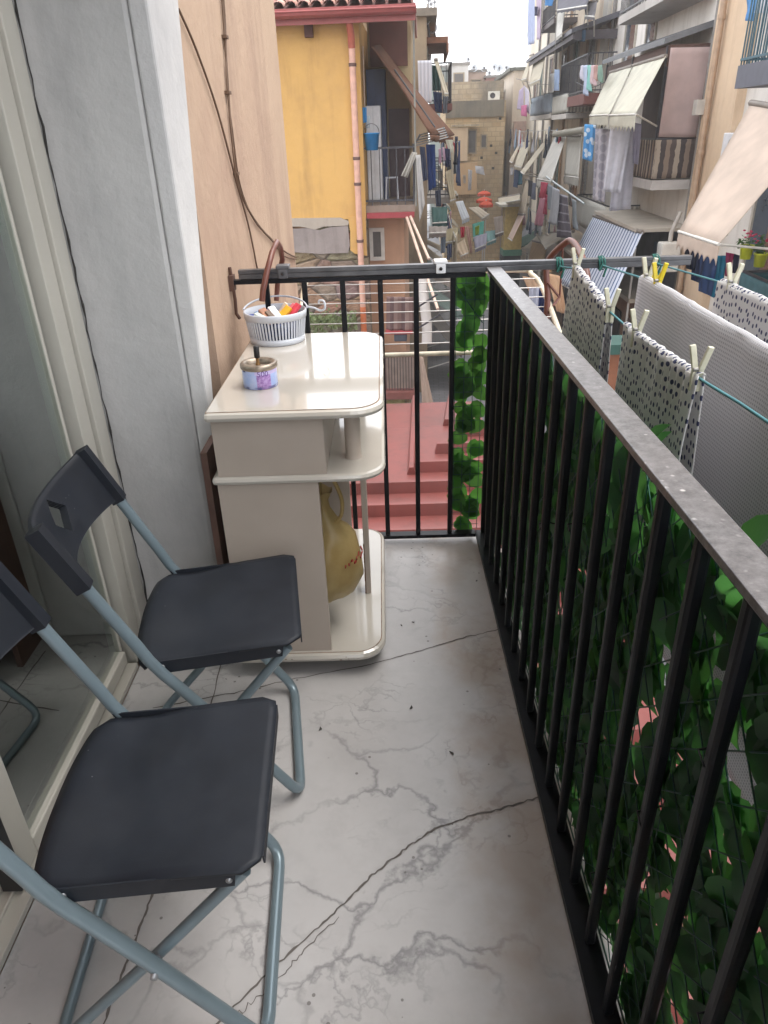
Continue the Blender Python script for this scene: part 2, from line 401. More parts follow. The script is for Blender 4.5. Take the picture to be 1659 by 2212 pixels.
# door frame (fixed)
mb = MB(); mb.box(-0.845, -0.80, JY - 0.075, JY - 0.002, 0.0, 2.6); mb.box(-0.86, -0.812, JY - 0.145, JY - 0.077, 0.0, 2.6); mb.box(-0.88, -0.82, -1.6, JY - 0.14, 2.5, 2.6)
mb.bevel(0.003)
fr = house.part('door_frame', mb, CREAM)
mb = MB(); mb.box(-0.90, -0.862, JY - 0.165, JY - 0.147, 0.0, 2.5); house.part('frame_edge_strip', mb, M('grey_green_strip', srgb(70, 84, 78), 0.4), parent=fr)  # narrow grey-green strip at the inner edge of the frame
mb = MB(); mb.box(-0.905, -0.802, -1.6, JY - 0.165, -0.001, 0.018); mb.box(-0.845, -0.838, -1.6, JY - 0.165, 0.018, 0.028); mb.box(-0.875, -0.868, -1.6, JY - 0.165, 0.018, 0.028); mb.bevel(0.002)
house.part('door_sill', mb, CREAM)
# closed leaf
y0, y1 = 1.015, JY - 0.168
mb = MB(); mb.box(-0.865, -0.825, y0, y0 + 0.075, 0.03, 2.49); mb.box(-0.862, -0.838, y1 - 0.012, y1, 0.03, 2.49); mb.box(-0.865, -0.825, y0 + 0.075, y1 - 0.012, 0.03, 0.075); mb.box(-0.865, -0.825, y0 + 0.075, y1 - 0.012, 2.43, 2.49); mb.bevel(0.004)
leaf = house.part('glass_door', mb, CREAM)
mb = MB(); mb.box(-0.848, -0.842, y0 + 0.073, y1 - 0.010, 0.073, 2.432); house.part('pane', mb, GLASS, parent=leaf)
mb = MB(); mb.box(-0.860, -0.818, y0 - 0.022, y0 - 0.001, 0.03, 2.49); house.part('gasket', mb, GASK, parent=leaf)
# second leaf swung into the room, seen through the glass
mb = MB()
a = Vector((-0.90, JY - 0.22, 0)); b_ = Vector((-1.50, 1.33, 0)); d = (b_ - a).normalized(); n_ = Vector((-d.y, d.x, 0)) * 0.018
def lf(u0, u1, z0, z1, mb):
    L = (b_ - a).length; p = a + d * u0 * L; q = a + d * u1 * L
    mb.hexa([(p - n_) + Vector((0, 0, z0)), (q - n_) + Vector((0, 0, z0)), (q + n_) + Vector((0, 0, z0)), (p + n_) + Vector((0, 0, z0))], [(p - n_) + Vector((0, 0, z1)), (q - n_) + Vector((0, 0, z1)), (q + n_) + Vector((0, 0, z1)), (p + n_) + Vector((0, 0, z1))])
lf(0, 0.12, 0.03, 2.45, mb); lf(0.88, 1, 0.03, 2.45, mb); lf(0.12, 0.88, 0.03, 0.075, mb); lf(0.12, 0.88, 2.36, 2.45, mb)
leaf2 = house.part('inner_door', mb, CREAM)
mb = MB(); n_ = n_ * 0.15; lf(0.12, 0.88, 0.076, 2.36, mb); house.part('panel', mb, M('pale_panel', srgb(222, 224, 214), 0.4, var=0.05, vs=1.5, trans=0.4), parent=leaf2)
# room behind the door
mb = MB(); mb.box(-3.9, -0.91, -1.6, 2.17, -0.05, -0.002); house.part('room_floor', mb, MARBLE)
mb = MB(); mb.box(-3.9, -1.01, JY + 0.10, JY + 0.24, 0, 2.6); mb.box(-3.9, -1.01, -1.6, -1.5, 0, 2.6)
house.part('room_wall', mb, M('room_wall', srgb(205, 200, 188), 0.8))
mb = MB(); mb.box(XW + 0.002, 0.43, -3.0, 1.95, 2.80, 2.96); mb.box(XW + 0.002, XW + 0.06, -3.0, 1.95, 2.72, 2.80)
house.part('unseen_shade_slab', mb, plaster('slabp', srgb(170, 160, 150), srgb(130, 120, 112), 0.5))  # unseen overhang added above to shade the near balcony
house.done()
mb = MB(); mb.box(-2.3, -1.08, 0.2, 1.12, 0.0, 0.018); mb.bevel(0.006)
mb = MB(); mb.slab([(-1.9, 1.0, 0.0), (-1.10, 1.05, 0.0), (-1.012, 1.30, 0.0), (-1.012, 1.40, 0.0), (-1.10, 1.47, 0.0), (-1.9, 1.47, 0.0)], (0, 0, 0.012)); mb.bevel(0.008)
_fn = lambda p, u, w_: p
mb = MB(); mb.sheet((-1.74, 1.45, 2.5), (-1.72, -0.6, 2.5), (-1.72, -0.6, 0.02), (-1.74, 1.45, 0.02), 60, 6, amp=0.02, waves=9, thick=0.004)
single('curtain', mb, M('pale_fill_curtain', srgb(226, 224, 212), 0.9, var=0.04, trans=0.45), 'long pale curtain added in the room to lighten the glass door', 'curtain')  # invented pale sheet, brightens what shows through the glass
t = Thing('doormat', 'orange brown mat lying inside the room behind the open door', 'mat')
t.part('mat', mb, M('mat', srgb(170, 100, 45), 0.9, var=0.3, vs=40, bmp=0.3, bs=150)); t.done()

# cables on the peach wall
BRC = M('brown_cable', srgb(96, 74, 58), 0.7)
def wall_px(px, off=0.008): return [PX(x, y, XW + off) for x, y in px]
def smooth(pts, n=6):
    out = []
    for i in range(len(pts) - 1):
        p0 = pts[max(i - 1, 0)]; p1 = pts[i]; p2 = pts[i + 1]; p3 = pts[min(i + 2, len(pts) - 1)]
        for k in range(n):
            t = k / n; out.append(0.5 * ((2 * p1) + (p2 - p0) * t + (2 * p0 - 5 * p1 + 4 * p2 - p3) * t * t + (3 * p1 - p0 - 3 * p2 + p3) * t ** 3))
    out.append(pts[-1]); return out
mb = MB(); mb.tube(smooth(wall_px([(386, 20), (425, 110), (470, 240), (510, 390), (535, 480), (548, 540), (556, 580), (575, 640)])), 0.0035, 6)
single('wall_cable', mb, BRC, 'thin brown cable slanting down the peach wall', 'cable')
mb = MB(); mb.tube(smooth(wall_px([(478, -30), (484, 60), (492, 180), (500, 290), (515, 400), (548, 472), (590, 522), (618, 545), (640, 556)])), 0.004, 6)
mb.tube(smooth(wall_px([(481, -30), (487, 60), (490, 180), (503, 290), (520, 405), (552, 480), (588, 518), (612, 552), (640, 560)])), 0.003, 6)
for q in ((486, 80), (492, 200), (510, 375)):
    p = wall_px([q])[0]; mb.box(p.x - 0.008, p.x + 0.009, p.y - 0.02, p.y + 0.02, p.z - 0.005, p.z + 0.005)
single('wall_cable', mb, BRC, 'twisted pair of brown cables clipped down the peach wall to the rack', 'cable')

# ---------------------------------------------------------------- railing
BLACK = M('black_paint', (0.005, 0.006, 0.009), 0.4, var=0.35, vs=18, bmp=0.12, bs=60, spec=0.22)
def dusty():
    m, nt, b = base_mat('dusty_rail'); v = coords(nt)
    g = ramp(nt, noise(nt, v, 60, 6, 0.75), 0.35, 0.75); g2 = ramp(nt, noise(nt, v, 9, 4), 0.4, 0.7)
    c = mixc(nt, g, (0.075, 0.072, 0.074), (0.24, 0.232, 0.235)); c = mixc(nt, mth(nt, 'MULTIPLY', g2, 0.4), c, (0.17, 0.155, 0.155))
    vo = nt.nodes.new('ShaderNodeTexVoronoi'); vo.inputs['Scale'].default_value = 55; nt.links.new(v, vo.inputs['Vector'])
    c = mixc(nt, mth(nt, 'MULTIPLY', ramp(nt, vo.outputs['Distance'], 0.22, 0.08), ramp(nt, noise(nt, v, 20, 2), 0.5, 0.62)), c, (0.55, 0.53, 0.52))
    nt.links.new(c, b.inputs['Base Color']); b.inputs['Roughness'].default_value = 0.3; b.inputs['Metallic'].default_value = 0.35
    bump(nt, b, noise(nt, v, 90, 5, 0.7), 0.25, 0.002); return m
DUST = dusty()
rl = Thing('balcony_railing', 'black iron balcony railing with a dusty grey top rail and square bars', 'railing')
mb = MB(); mb.box(0.341, 0.389, -1.5, 2.512, 1.040, 1.052); mb.bevel(0.002); rl.part('top_rail', mb, DUST, label='flat dusty top rail along the side')
mb = MB(); mb.box(0.353, 0.376, -1.5, 2.50, 1.026, 1.0395); mb.box(0.336, 0.384, -1.5, 2.505, 0.022, 0.040)
rl.part('bottom_rail', mb, BLACK)
z_l, z_r = 1.034, 1.034
mb = MB(); mb.box(-0.505, 0.3405, YE - 0.014, YE + 0.016, 1.020, 1.034); rl.part('end_rail', mb, BLACK)
mb = MB(); mb.box(-0.505, 0.335, YE - 0.018, YE + 0.018, 0.022, 0.036); rl.part('end_bottom_rail', mb, BLACK)
mb = MB(); mb.tube([(-0.513, YE, 1.075), (-0.511, YE, 1.03), (-0.508, YE, 0.97), (-0.512, YE + 0.01, 0.92), (-0.50, YE, 0.905)], 0.006, 6); mb.box(-0.519, -0.503, YE - 0.02, YE + 0.02, 1.0, 1.05)
rl.part('wall_anchor', mb, M('rust', srgb(90, 66, 56), 0.9))
for x in (-0.397, -0.269, -0.140, -0.013, 0.108, 0.233):
    mb = MB(); mb.box(x - 0.009, x + 0.009, YE - 0.009, YE + 0.009, 0.036, 1.020); mb.bevel(0.003); rl.part('baluster', mb, BLACK)
ys = [2.49 - 0.0] + [2.375 - 0.127 * i for i in range(0, 22)]
for y in ys:
    mb = MB(); mb.box(0.3555, 0.3745, y - 0.0092, y + 0.0092, 0.040, 1.0265); mb.bevel(0.005); rl.part('baluster', mb, BLACK)
rl.done()

# ---------------------------------------------------------------- artificial leaf screen
def leafmat(name, a, b_, trans):
    m, nt, b = base_mat(name); v = coords(nt)
    ge = nt.nodes.new('ShaderNodeNewGeometry'); rp = ge.outputs['Random Per Island']
    oi = noise(nt, v, 14, 2); c = mixc(nt, ramp(nt, oi, 0.35, 0.65), a, b_)
    c = mixc(nt, mth(nt, 'MULTIPLY', rp, 0.6), c, tuple(x * 1.7 for x in b_)); c = mixc(nt, mth(nt, 'MULTIPLY', mth(nt, 'LESS_THAN', rp, 0.35), 0.5), c, tuple(x * 0.5 for x in a))
    fine = noise(nt, coords(nt, scale=(1, 1, 1)), 220, 3); bump(nt, b, fine, 0.2, 0.002)
    nt.links.new(c, b.inputs['Base Color']); b.inputs['Roughness'].default_value = 0.42
    tr = nt.nodes.new('ShaderNodeBsdfTranslucent'); nt.links.new(mixc(nt, 0.5, c, (0.10, 0.28, 0.03)), tr.inputs[0])
    mx = nt.nodes.new('ShaderNodeMixShader'); mx.inputs[0].default_value = trans
    nt.links.new(b.outputs[0], mx.inputs[1]); nt.links.new(tr.outputs[0], mx.inputs[2])
    nt.links.new(mx.outputs[0], nt.nodes['Material Output'].inputs[0]); return m
LEAF = leafmat('ivy_leaf', (0.017, 0.078, 0.040), (0.045, 0.165, 0.060), 0.55); LEAF2 = leafmat('ivy_leaf_backlit', (0.03, 0.12, 0.03), (0.07, 0.22, 0.05), 0.62)  # second leaf is a lighter copy, backlight of the corner painted into its colour
NET = M('green_net', (0.010, 0.070, 0.050), 0.35)
def add_leaf(mb, c, ax, ay, n, size, rnd):
    """folded heart-shaped leaf about 7 cm long: ax across, ay towards the tip, n out of the leaf"""
    half = [(0, 0.0), (0.16, -0.07), (0.36, 0.03), (0.43, 0.28), (0.37, 0.58), (0.20, 0.84), (0, 1.05)]
    mid = [(0, 0.0), (0, 0.28), (0, 0.60), (0, 1.02)]
    def P(u, v, k): return c + ax * u * size + ay * (v - 0.4) * size + n * size * (0.22 * abs(u) * 2 * k - 0.25 * (v - 0.3) ** 2)
    k = rnd.uniform(0.3, 1.2)
    L = [P(-u, v, k) for u, v in half]; Rr = [P(u, v, k) for u, v in half]; Mi = [P(0, v, k) for _, v in mid]
    vs = L + Rr + Mi
    f = [(14, 1, 2), (14, 2, 3, 15), (15, 3, 4, 16), (16, 4, 5), (16, 5, 6), (14, 9, 8), (14, 15, 10, 9), (15, 16, 11, 10), (16, 12, 11), (16, 13, 12)]
    mb.add(vs, f, True)
rnd = random.Random(21)
sc = Thing('leaf_screen', 'artificial green ivy leaf screen on a wire net tied outside the railing', 'leaf screen')
net = MB(); sx = 0.402
cell = 0.062
import itertools
def clipline(p, q, lo, hi):
    return p, q
# diamond net along the side
y_lo, y_hi, z_lo, z_hi = -1.0, 2.50, 0.03, 1.02
k = -30
dd = 0.085
c = y_lo - (z_hi - z_lo)
while c < y_hi:
    for sg in (1, -1):
        ya, za, yb, zb = (c, z_lo, c + (z_hi - z_lo), z_hi) if sg > 0 else (c, z_hi, c + (z_hi - z_lo), z_lo)
        # clip to the screen's ends
        if yb < y_lo or ya > y_hi: continue
        if ya < y_lo: za += (y_lo - ya) * sg; ya = y_lo
        if yb > y_hi: zb -= (yb - y_hi) * sg; yb = y_hi
        net.tube([(sx - 0.008 + 0.003 * math.sin(c * 9), ya, za), (sx - 0.010, (ya + yb) / 2, (za + zb) / 2), (sx - 0.008, yb, zb)], 0.0013, 4, cap=False)
    c += dd
for i in range(28): net.tube([(sx - 0.0085, y_lo + 0.125 * i, z_lo), (sx - 0.0085, y_lo + 0.125 * i + 0.02 * math.sin(i * 3), z_hi)], 0.0012, 4, cap=False)
for z in (z_lo, z_hi): net.tube([(sx - 0.01, y_lo, z), (sx - 0.01, y_hi, z)], 0.002, 4)
# square net on the end piece
for i in range(4): net.tube([(0.247 + i * 0.032, YE + 0.020, 0.04), (0.247 + i * 0.032, YE + 0.020, 1.015)], 0.0013, 4)
for i in range(18): net.tube([(0.243, YE + 0.020, 0.06 + i * 0.055), (0.347, YE + 0.021, 0.06 + i * 0.055)], 0.0013, 4)
net.tube([(0.243, YE + 0.018, 0.99), (0.34, YE + 0.02, 0.86)], 0.002, 4)
sc.part('net', net, NET)
vines = MB()
lv = MB()
for i in range(3600):
    y = rnd.uniform(y_lo, y_hi); z = rnd.uniform(0.04, 0.96)
    g = math.sin(y * 11 + 2 * math.sin(z * 9)) + math.sin(z * 13 + 3 * math.sin(y * 7))
    if g > 1.5 and rnd.random() < 0.75: continue
    size = rnd.uniform(0.06, 0.095)
    ang = rnd.gauss(-math.pi / 2, 0.5); nx = Vector((-1, rnd.gauss(0, 0.16), rnd.gauss(0.0, 0.16))).normalized()
    ay = Vector((0, math.cos(ang), math.sin(ang))); ay = (ay - nx * ay.dot(nx)).normalized(); ax = ay.cross(nx)
    add_leaf(lv, Vector((sx + rnd.uniform(-0.002, 0.012), y, z)), ax, ay, nx, size, rnd)
lv2 = lv; lv = MB()
for i in range(62):
    x = rnd.uniform(0.258, 0.345); z = rnd.uniform(0.05, 1.01)
    size = rnd.uniform(0.06, 0.085); ang = rnd.gauss(-math.pi / 2, 0.8); nx = Vector((rnd.gauss(0, 0.12), -1, rnd.gauss(0.0, 0.12))).normalized()
    ay = Vector((math.cos(ang), 0, math.sin(ang))); ay = (ay - nx * ay.dot(nx)).normalized(); ax = ay.cross(nx)
    add_leaf(lv, Vector((x, YE + 0.028 + rnd.uniform(0, 0.008), z)), ax, ay, nx, size, rnd)
sc.part('corner_leaves', lv, LEAF2); lv = lv2
# a few leaves standing up beyond the top rail
for (px, py, s_) in ((1635, 1165, 0.075), (1418, 945, 0.05), (1420, 960, 0.05)):
    p = PX(px, py, 0.43); add_leaf(lv, p, Vector((0.3, 0.9, 0.2)).normalized(), Vector((0.25, -0.35, 0.9)).normalized(), Vector((-0.9, 0.3, 0.3)).normalized(), s_, rnd)
    lv.tube([p + Vector((0, 0, -0.03)), Vector((sx, p.y + 0.02, 0.98))], 0.0015, 4)
sc.part('leaves', lv, LEAF)
for (y, z) in ((0.72, 0.55), (1.1, 0.30), (1.48, 0.62), (0.60, 0.80), (0.855, 0.22), (0.98, 0.42), (0.47, 0.5), (1.24, 0.75)):
    ties = MB(); ties.tube([(0.350, y - 0.012, z), (0.352, y + 0.012, z + 0.002), (0.376, y + 0.013, z + 0.004), (0.395, y + 0.03, z - 0.01)], 0.0016, 5)
    sc.part('tie', ties, BLACK)
sc.done()

# ---------------------------------------------------------------- flat bar laid on the end rail, with clamps
def barpt(x):   # centre of the bar
    u = (x + 0.485) / (0.965 + 0.485); return Vector((x, YE + 0.0, 1.052 - 0.000 * u))
BARM = M('bar_metal', (0.10, 0.102, 0.11), 0.3, metal=0.5, var=0.25, vs=12, bmp=0.1)
t = Thing('clothesline_bar', 'long flat dark metal bar clamped across the end railing over the street', 'bar')
mb = MB(); mb.box(-0.485, 1.022, YE - 0.014, YE + 0.016, 1.0530, 1.066); mb.box(-0.485, 1.022, YE - 0.012, YE + 0.014, 1.0355, 1.0528); mb.bevel(0.002)
t.part('bar', mb, BARM)
def clamp(x, mat, lb):
    mb = MB(); mb.box(x - 0.022, x + 0.022, YE - 0.024, YE + 0.026, 1.0662, 1.0775); mb.box(x - 0.016, x + 0.016, YE - 0.024, YE - 0.0145, 1.036, 1.0664)
    mb.bevel(0.003); p = t.part('clamp', mb, mat, label=lb)
    mb = MB(); mb.lathe((x, YE - 0.024, 1.052), [(0.0, 0), (0.006, 0), (0.006, 0.004), (0, 0.004)], 6, axis=(0, -1, 0)); t.part('bolt', mb, GASK, parent=p)
clamp(0.190, M('white_plastic', (0.75, 0.76, 0.78), 0.35), 'white clamp'); clamp(-0.335, M('grey_plastic', (0.09, 0.092, 0.10), 0.4), 'dark grey clamp')
t.done()

# ---------------------------------------------------------------- hanging drying rack beyond the end railing
CREAMT = M('cream_tube', srgb(205, 196, 176), 0.4, var=0.15, vs=20)
BROWNT = M('brown_tube', srgb(104, 62, 52), 0.35, var=0.2, vs=14)
t = Thing('hanging_drying_rack', 'cream tube drying rack with steel wires hung outside the end railing', 'drying rack')
nb = PY(1000, 762, 2.62); nf = PY(1000, 588, 3.20)
zb, zf = nb.z, nf.z
xl0, xl1 = PY(612, 700, 2.62).x, PY(640, 588, 3.20).x
xr0, xr1 = PY(1222, 735, 2.62).x, PY(1155, 590, 3.20).x
xL = -0.335; xRr = 0.66
mb = MB(); mb.tube(smooth([Vector(p) for p in [(xL, 2.60, zb + 0.01), (xL, 2.9, (zb + zf) / 2), (xL, 3.16, zf - 0.02), (xL + 0.05, 3.21, zf), (0.0, 3.21, zf), (xRr - 0.10, 3.21, zf), (xRr - 0.03, 3.17, zf - 0.015), (xRr, 3.05, zf - 0.06), (xRr, 2.60, zb)]], 5), 0.011, 8)
mb.tube([(xL, 2.62, zb), (xRr, 2.62, zb)], 0.009, 8)
t.part('frame', mb, CREAMT)
for i in range(1, 8):
    mb = MB(); u = i / 8; mb.tube([(xL, 2.62 + 0.59 * u, zb + (zf - zb) * u), (0.15, 2.62 + 0.59 * u, zb + (zf - zb) * u - 0.004), (xRr, 2.62 + 0.59 * u, zb + (zf - zb) * u)], 0.0022, 5)
    t.part('wire', mb, M('steel_wire', (0.55, 0.54, 0.52), 0.35, metal=0.6))
for pts in ([(566, 650, 2.36), (568, 628, 2.36), (577, 585, 2.38), (588, 545, 2.42), (598, 523, 2.52), (606, 535, 2.62), (610, 560, 2.68), (600, 605, 2.72), (597, 650, 2.70)],):
    mb = MB(); mb.tube([PY(x, y, yy) for x, y, yy in pts], 0.0095, 8); t.part('hook_bracket', mb, BROWNT)
mb = MB(); mb.tube(smooth([PY(x, y, yy) for x, y, yy in [(1180, 690, 2.9), (1183, 640, 2.92), (1180, 580, 2.95), (1192, 552, 2.95), (1222, 524, 2.88), (1236, 522, 2.84), (1250, 540, 2.75), (1263, 572, 2.62), (1268, 600, 2.55), (1266, 640, 2.55)]], 5), 0.0125, 8)
mb.tube([PY(1216, 530, 2.90), PY(1209, 640, 2.92)], 0.004, 6); mb.tube([PY(1183, 610, 2.92), PY(1208, 642, 2.92), PY(1195, 660, 2.9)], 0.006, 6)
t.part('hook_bracket', mb, BROWNT)
t.done()

# ---------------------------------------------------------------- three clotheslines running out from the bar
ROPE = M('green_rope', srgb(74, 128, 136), 0.8); ROPE2 = M('green_knot', srgb(30, 92, 84), 0.8)
XA, XB, XC = 0.585, 0.725, 0.905
ropeA = [PX(x, y, XA) for x, y in [(1246, 580), (1320, 676), (1372, 722), (1520, 824), (1600, 872), (1659, 912)]]
def knot(x, mb):
    for k in range(3): mb.lathe((x + (k - 1) * 0.006, YE + 0.001, 1.0505), [(0.021 + 0.001 * k, -0.003), (0.024, 0), (0.021, 0.003)], 14, axis=(1, 0.15 * (k - 1), 0.1))
    mb.tube([(x - 0.01, YE - 0.03, 1.03), (x, YE - 0.026, 1.05), (x + 0.012, YE - 0.03, 1.04), (x + 0.005, YE - 0.028, 1.01)], 0.004, 6)
def rope(name, X, pts, label):
    t = Thing(name, label, 'clothesline', 'clotheslines tied to the bar')
    s0 = Vector((X, YE - 0.02, 1.045)); e = pts[-1] + (pts[-1] - pts[-2]).normalized() * 1.2
    q = [s0] + pts + [Vector((X, -1.3, e.z))]; mb = MB(); mb.tube(q, 0.0028, 6); t.part('rope', mb, ROPE)
    mb = MB(); knot(X, mb); t.part('knot', mb, ROPE2); t.done(); return q
qa = rope('clothesline', XA, ropeA, 'blue green clothesline nearest the railing holding two spotted towels')
qb = rope('clothesline', XB, [PX(x, y, XB) for x, y in [(1395, 603), (1454, 638), (1541, 690), (1594, 721), (1659, 758)]], 'blue green middle clothesline holding the long grey sheet')
qc = rope('clothesline', XC, [PX(x, y, XC) for x, y in [(1565, 612), (1610, 634), (1659, 656)]], 'blue green outermost clothesline holding a spotted cloth at right edge')
def zat(q, y):
    for a, b in zip(q, q[1:]):
        if (a.y - y) * (b.y - y) <= 0 and a.y != b.y: return a.z + (b.z - a.z) * (y - a.y) / (b.y - a.y)
    return q[-1].z
SPOT = dotted('spotted_cloth', srgb(222, 222, 222), srgb(70, 76, 108), 0.0170, 0.235, 0.3, 0.75, 0.5)
SHEET = dotted('waffle_cloth', srgb(216, 216, 219), srgb(172, 172, 178), 0.0075, 0.28, 0.3, 0.9, 0.05)
def hang(label, X, q, ya, yb, h, mat, amp, seed, name='towel', cat='towel', skew=0.0, bow=0.0, group=None, nu=40, nv=34):
    """cloth folded over a rope: near edge ya .. far edge yb"""
    za, zb_ = zat(q, ya), zat(q, yb)
    def fn(p, u, w):
        y = p.y; zz = zat(q, min(max(y, -1.2), 2.4)); top = zz + 0.004
        z = top - w * h; k = min(1, w * 5)
        hem = amp * (1 - k) * 0.8 * math.sin(y * 150 + 2 * math.sin(y * 31))
        return Vector((p.x + hem, y + skew * w, z - bow * math.sin(math.pi * u) * w + 0.4 * abs(hem)))
    mb = MB(); mb.sheet((X - 0.006, yb, za), (X - 0.006, ya, za), (X - 0.02, ya, za - h), (X - 0.02, yb, zb_ - h), nu, nv, amp=amp, waves=2.2, thick=0.003, fn=fn, seed=seed)
    n1 = MB(); n1.sheet((X + 0.008, yb, za), (X + 0.008, ya, za), (X + 0.03, ya, za - h * 0.8), (X + 0.03, yb, zb_ - h * 0.8), nu, nv, amp=amp, waves=2.0, thick=0.003, fn=lambda p, u, w: Vector((p.x, p.y + 0.012 * w, zat(q, min(max(p.y, -1.2), 2.4)) + 0.004 - w * h * 0.86)), seed=seed + 7)
    # fold over the rope
    n2 = MB(); ny = nu
    vs = []; fs = []
    for i in range(ny + 1):
        y = yb + (ya - yb) * i / ny; z0 = zat(q, min(max(y, -1.2), 2.4)) + 0.004; j = amp * 0.8 * math.sin(y * 150 + 2 * math.sin(y * 31))
        for k in range(5):
            a = math.pi * k / 4; vs.append(Vector((X + 0.001 - 0.0085 * math.cos(a) + j * 0.5, y, z0 + 0.006 * math.sin(a) + 0.3 * abs(j))))
    for i in range(ny):
        for k in range(4): fs.append((i * 5 + k, (i + 1) * 5 + k, (i + 1) * 5 + k + 1, i * 5 + k + 1))
    uv = [((i // 5) / ny * (yb - ya), 0.005 * (i % 5)) for i in range(len(vs))]
    n2.add(vs, fs, True, uv)
    for o in (n1, n2):
        off = len(mb.v); mb.v += o.v
        for i, f in enumerate(o.f):
            mb.f.append(tuple(off + k for k in f)); mb.sm.append(True); mb.uv[len(mb.f) - 1] = o.uv[i]
    return single(name, mb, mat, label, cat, group)
G = 'spotted cloths on the clotheslines'
yA0 = PX(1236, 600, XA).y; yA1 = PX(1316, 680, XA).y
hang('white spotted towel on the near line, hanging farthest beside the bar', XA, qa, yA1, yA0, 0.42, SPOT, 0.006, 3, group=G, skew=0.03)
yB0 = PX(1352, 705, XA).y; yB1 = PX(1512, 818, XA).y
hang('white spotted towel on the near line, hanging closest above the top rail', XA, qa, yB1, yB0, 0.62, SPOT, 0.006, 9, group=G, skew=-0.015)
yC0 = PX(1562, 612, XC).y
hang('white spotted cloth on the outermost line at the right edge', XC, qc, 0.45, yC0, 0.36, SPOT, 0.007, 5, 'cloth', 'cloth', group=G, skew=0.03)
yD0 = PX(1388, 606, XB).y
hang('long lilac grey finely woven sheet on the middle line', XB, qb, -0.6, yD0, 0.85, SHEET, 0.005, 12, 'bed_sheet', 'sheet', skew=0.04, nu=70)
# pegs
def peg(X, q, y, mat, label, group, ang=0.26, flip=1):
    z = zat(q, y); c = Vector((X, y, z)); t = Thing('clothes_peg', label, 'clothes peg', group)
    for sg in (-1, 1):
        d = Vector((sg * 0.20 * flip, -sg * math.sin(ang) * 0.6, 1)).normalized(); o_ = Vector((0.0, sg * 0.005, 0.014))
        o_ = Vector((sg * 0.005, -sg * 0.002, 0.014)); top = c + o_ + d * 0.046; bot = c + o_ + Vector((sg * 0.001, 0, -1)).normalized() * 0.042
        mb = MB(); mb.beam(c + o_, top, 0.008, 0.011, up=(1, 0, 0)); mb.beam(c + o_ - Vector((0, 0, 0.0005)), bot, 0.008, 0.010, up=(1, 0, 0)); mb.bevel(0.0015)
        t.part('arm', mb, mat)
    mb = MB(); mb.lathe(c + Vector((-0.010, 0, 0.014)), [(0.0035, 0), (0.0045, 0.002), (0.0045, 0.018), (0.0035, 0.02)], 10, axis=(1, 0, 0)); t.part('spring', mb, M('spring', (0.3, 0.29, 0.27), 0.4, metal=0.8))
    t.done()
PEG = M('peg_wood', srgb(206, 204, 182), 0.6, var=0.1, vs=40); YEL = M('yellow_plastic', srgb(212, 190, 40), 0.4)
gp = 'cream clothes pegs on the clotheslines'
for (px, py, X, q, lb) in ((1243, 605, XA, qa, 'cream peg on the far end of the farthest spotted towel'), (1318, 672, XA, qa, 'cream peg on the near end of the farthest spotted towel'), (1375, 722, XA, qa, 'cream peg on the far end of the closest spotted towel'),
                         (1505, 812, XA, qa, 'cream peg on the near end of the closest spotted towel, largest of the pegs'), (1397, 612, XB, qb, 'cream peg on the far corner of the long sheet'), (1580, 618, XC, qc, 'cream peg on the spotted cloth at the right edge')):
    peg(X, q, PX(px, py, X).y, PEG, lb, gp)
peg(XB, qb, PX(1418, 628, XB).y, YEL, 'yellow peg on the long grey sheet beside the cream peg', None, ang=0.2)
# ---------------------------------------------------------------- folding chairs
SEATM = M('black_plastic', (0.011, 0.014, 0.021), 0.5, var=0.15, vs=9, bmp=0.06, bs=500, spec=0.35)
_nt = SEATM.node_tree; _b = _nt.nodes['Principled BSDF']; _v = coords(_nt)
_r = mth(_nt, 'ADD', 0.36, mth(_nt, 'MULTIPLY', noise(_nt, _v, 7, 6, 0.65), 0.32)); _nt.links.new(_r, _b.inputs['Roughness'])
_vo = _nt.nodes.new('ShaderNodeTexVoronoi'); _vo.inputs['Scale'].default_value = 38; _nt.links.new(_v, _vo.inputs['Vector'])
_k = mth(_nt, 'MULTIPLY', mth(_nt, 'LESS_THAN', _vo.outputs['Distance'], 0.045), mth(_nt, 'GREATER_THAN', noise(_nt, _v, 9, 2), 0.52))
_c0 = _b.inputs['Base Color'].links[0].from_socket
_c1 = mixc(_nt, mth(_nt, 'MULTIPLY', ramp(_nt, noise(_nt, _v, 3.5, 6, 0.7), 0.45, 0.8), 0.5), _c0, (0.040, 0.044, 0.052)); _c2 = mixc(_nt, mth(_nt, 'MULTIPLY', _k, 0.8), _c1, (0.22, 0.22, 0.22)); _nt.links.new(_c2, _b.inputs['Base Color'])
TUBEM = M('grey_blue_tube', srgb(122, 138, 146), 0.32, metal=0.35, var=0.05, vs=10)
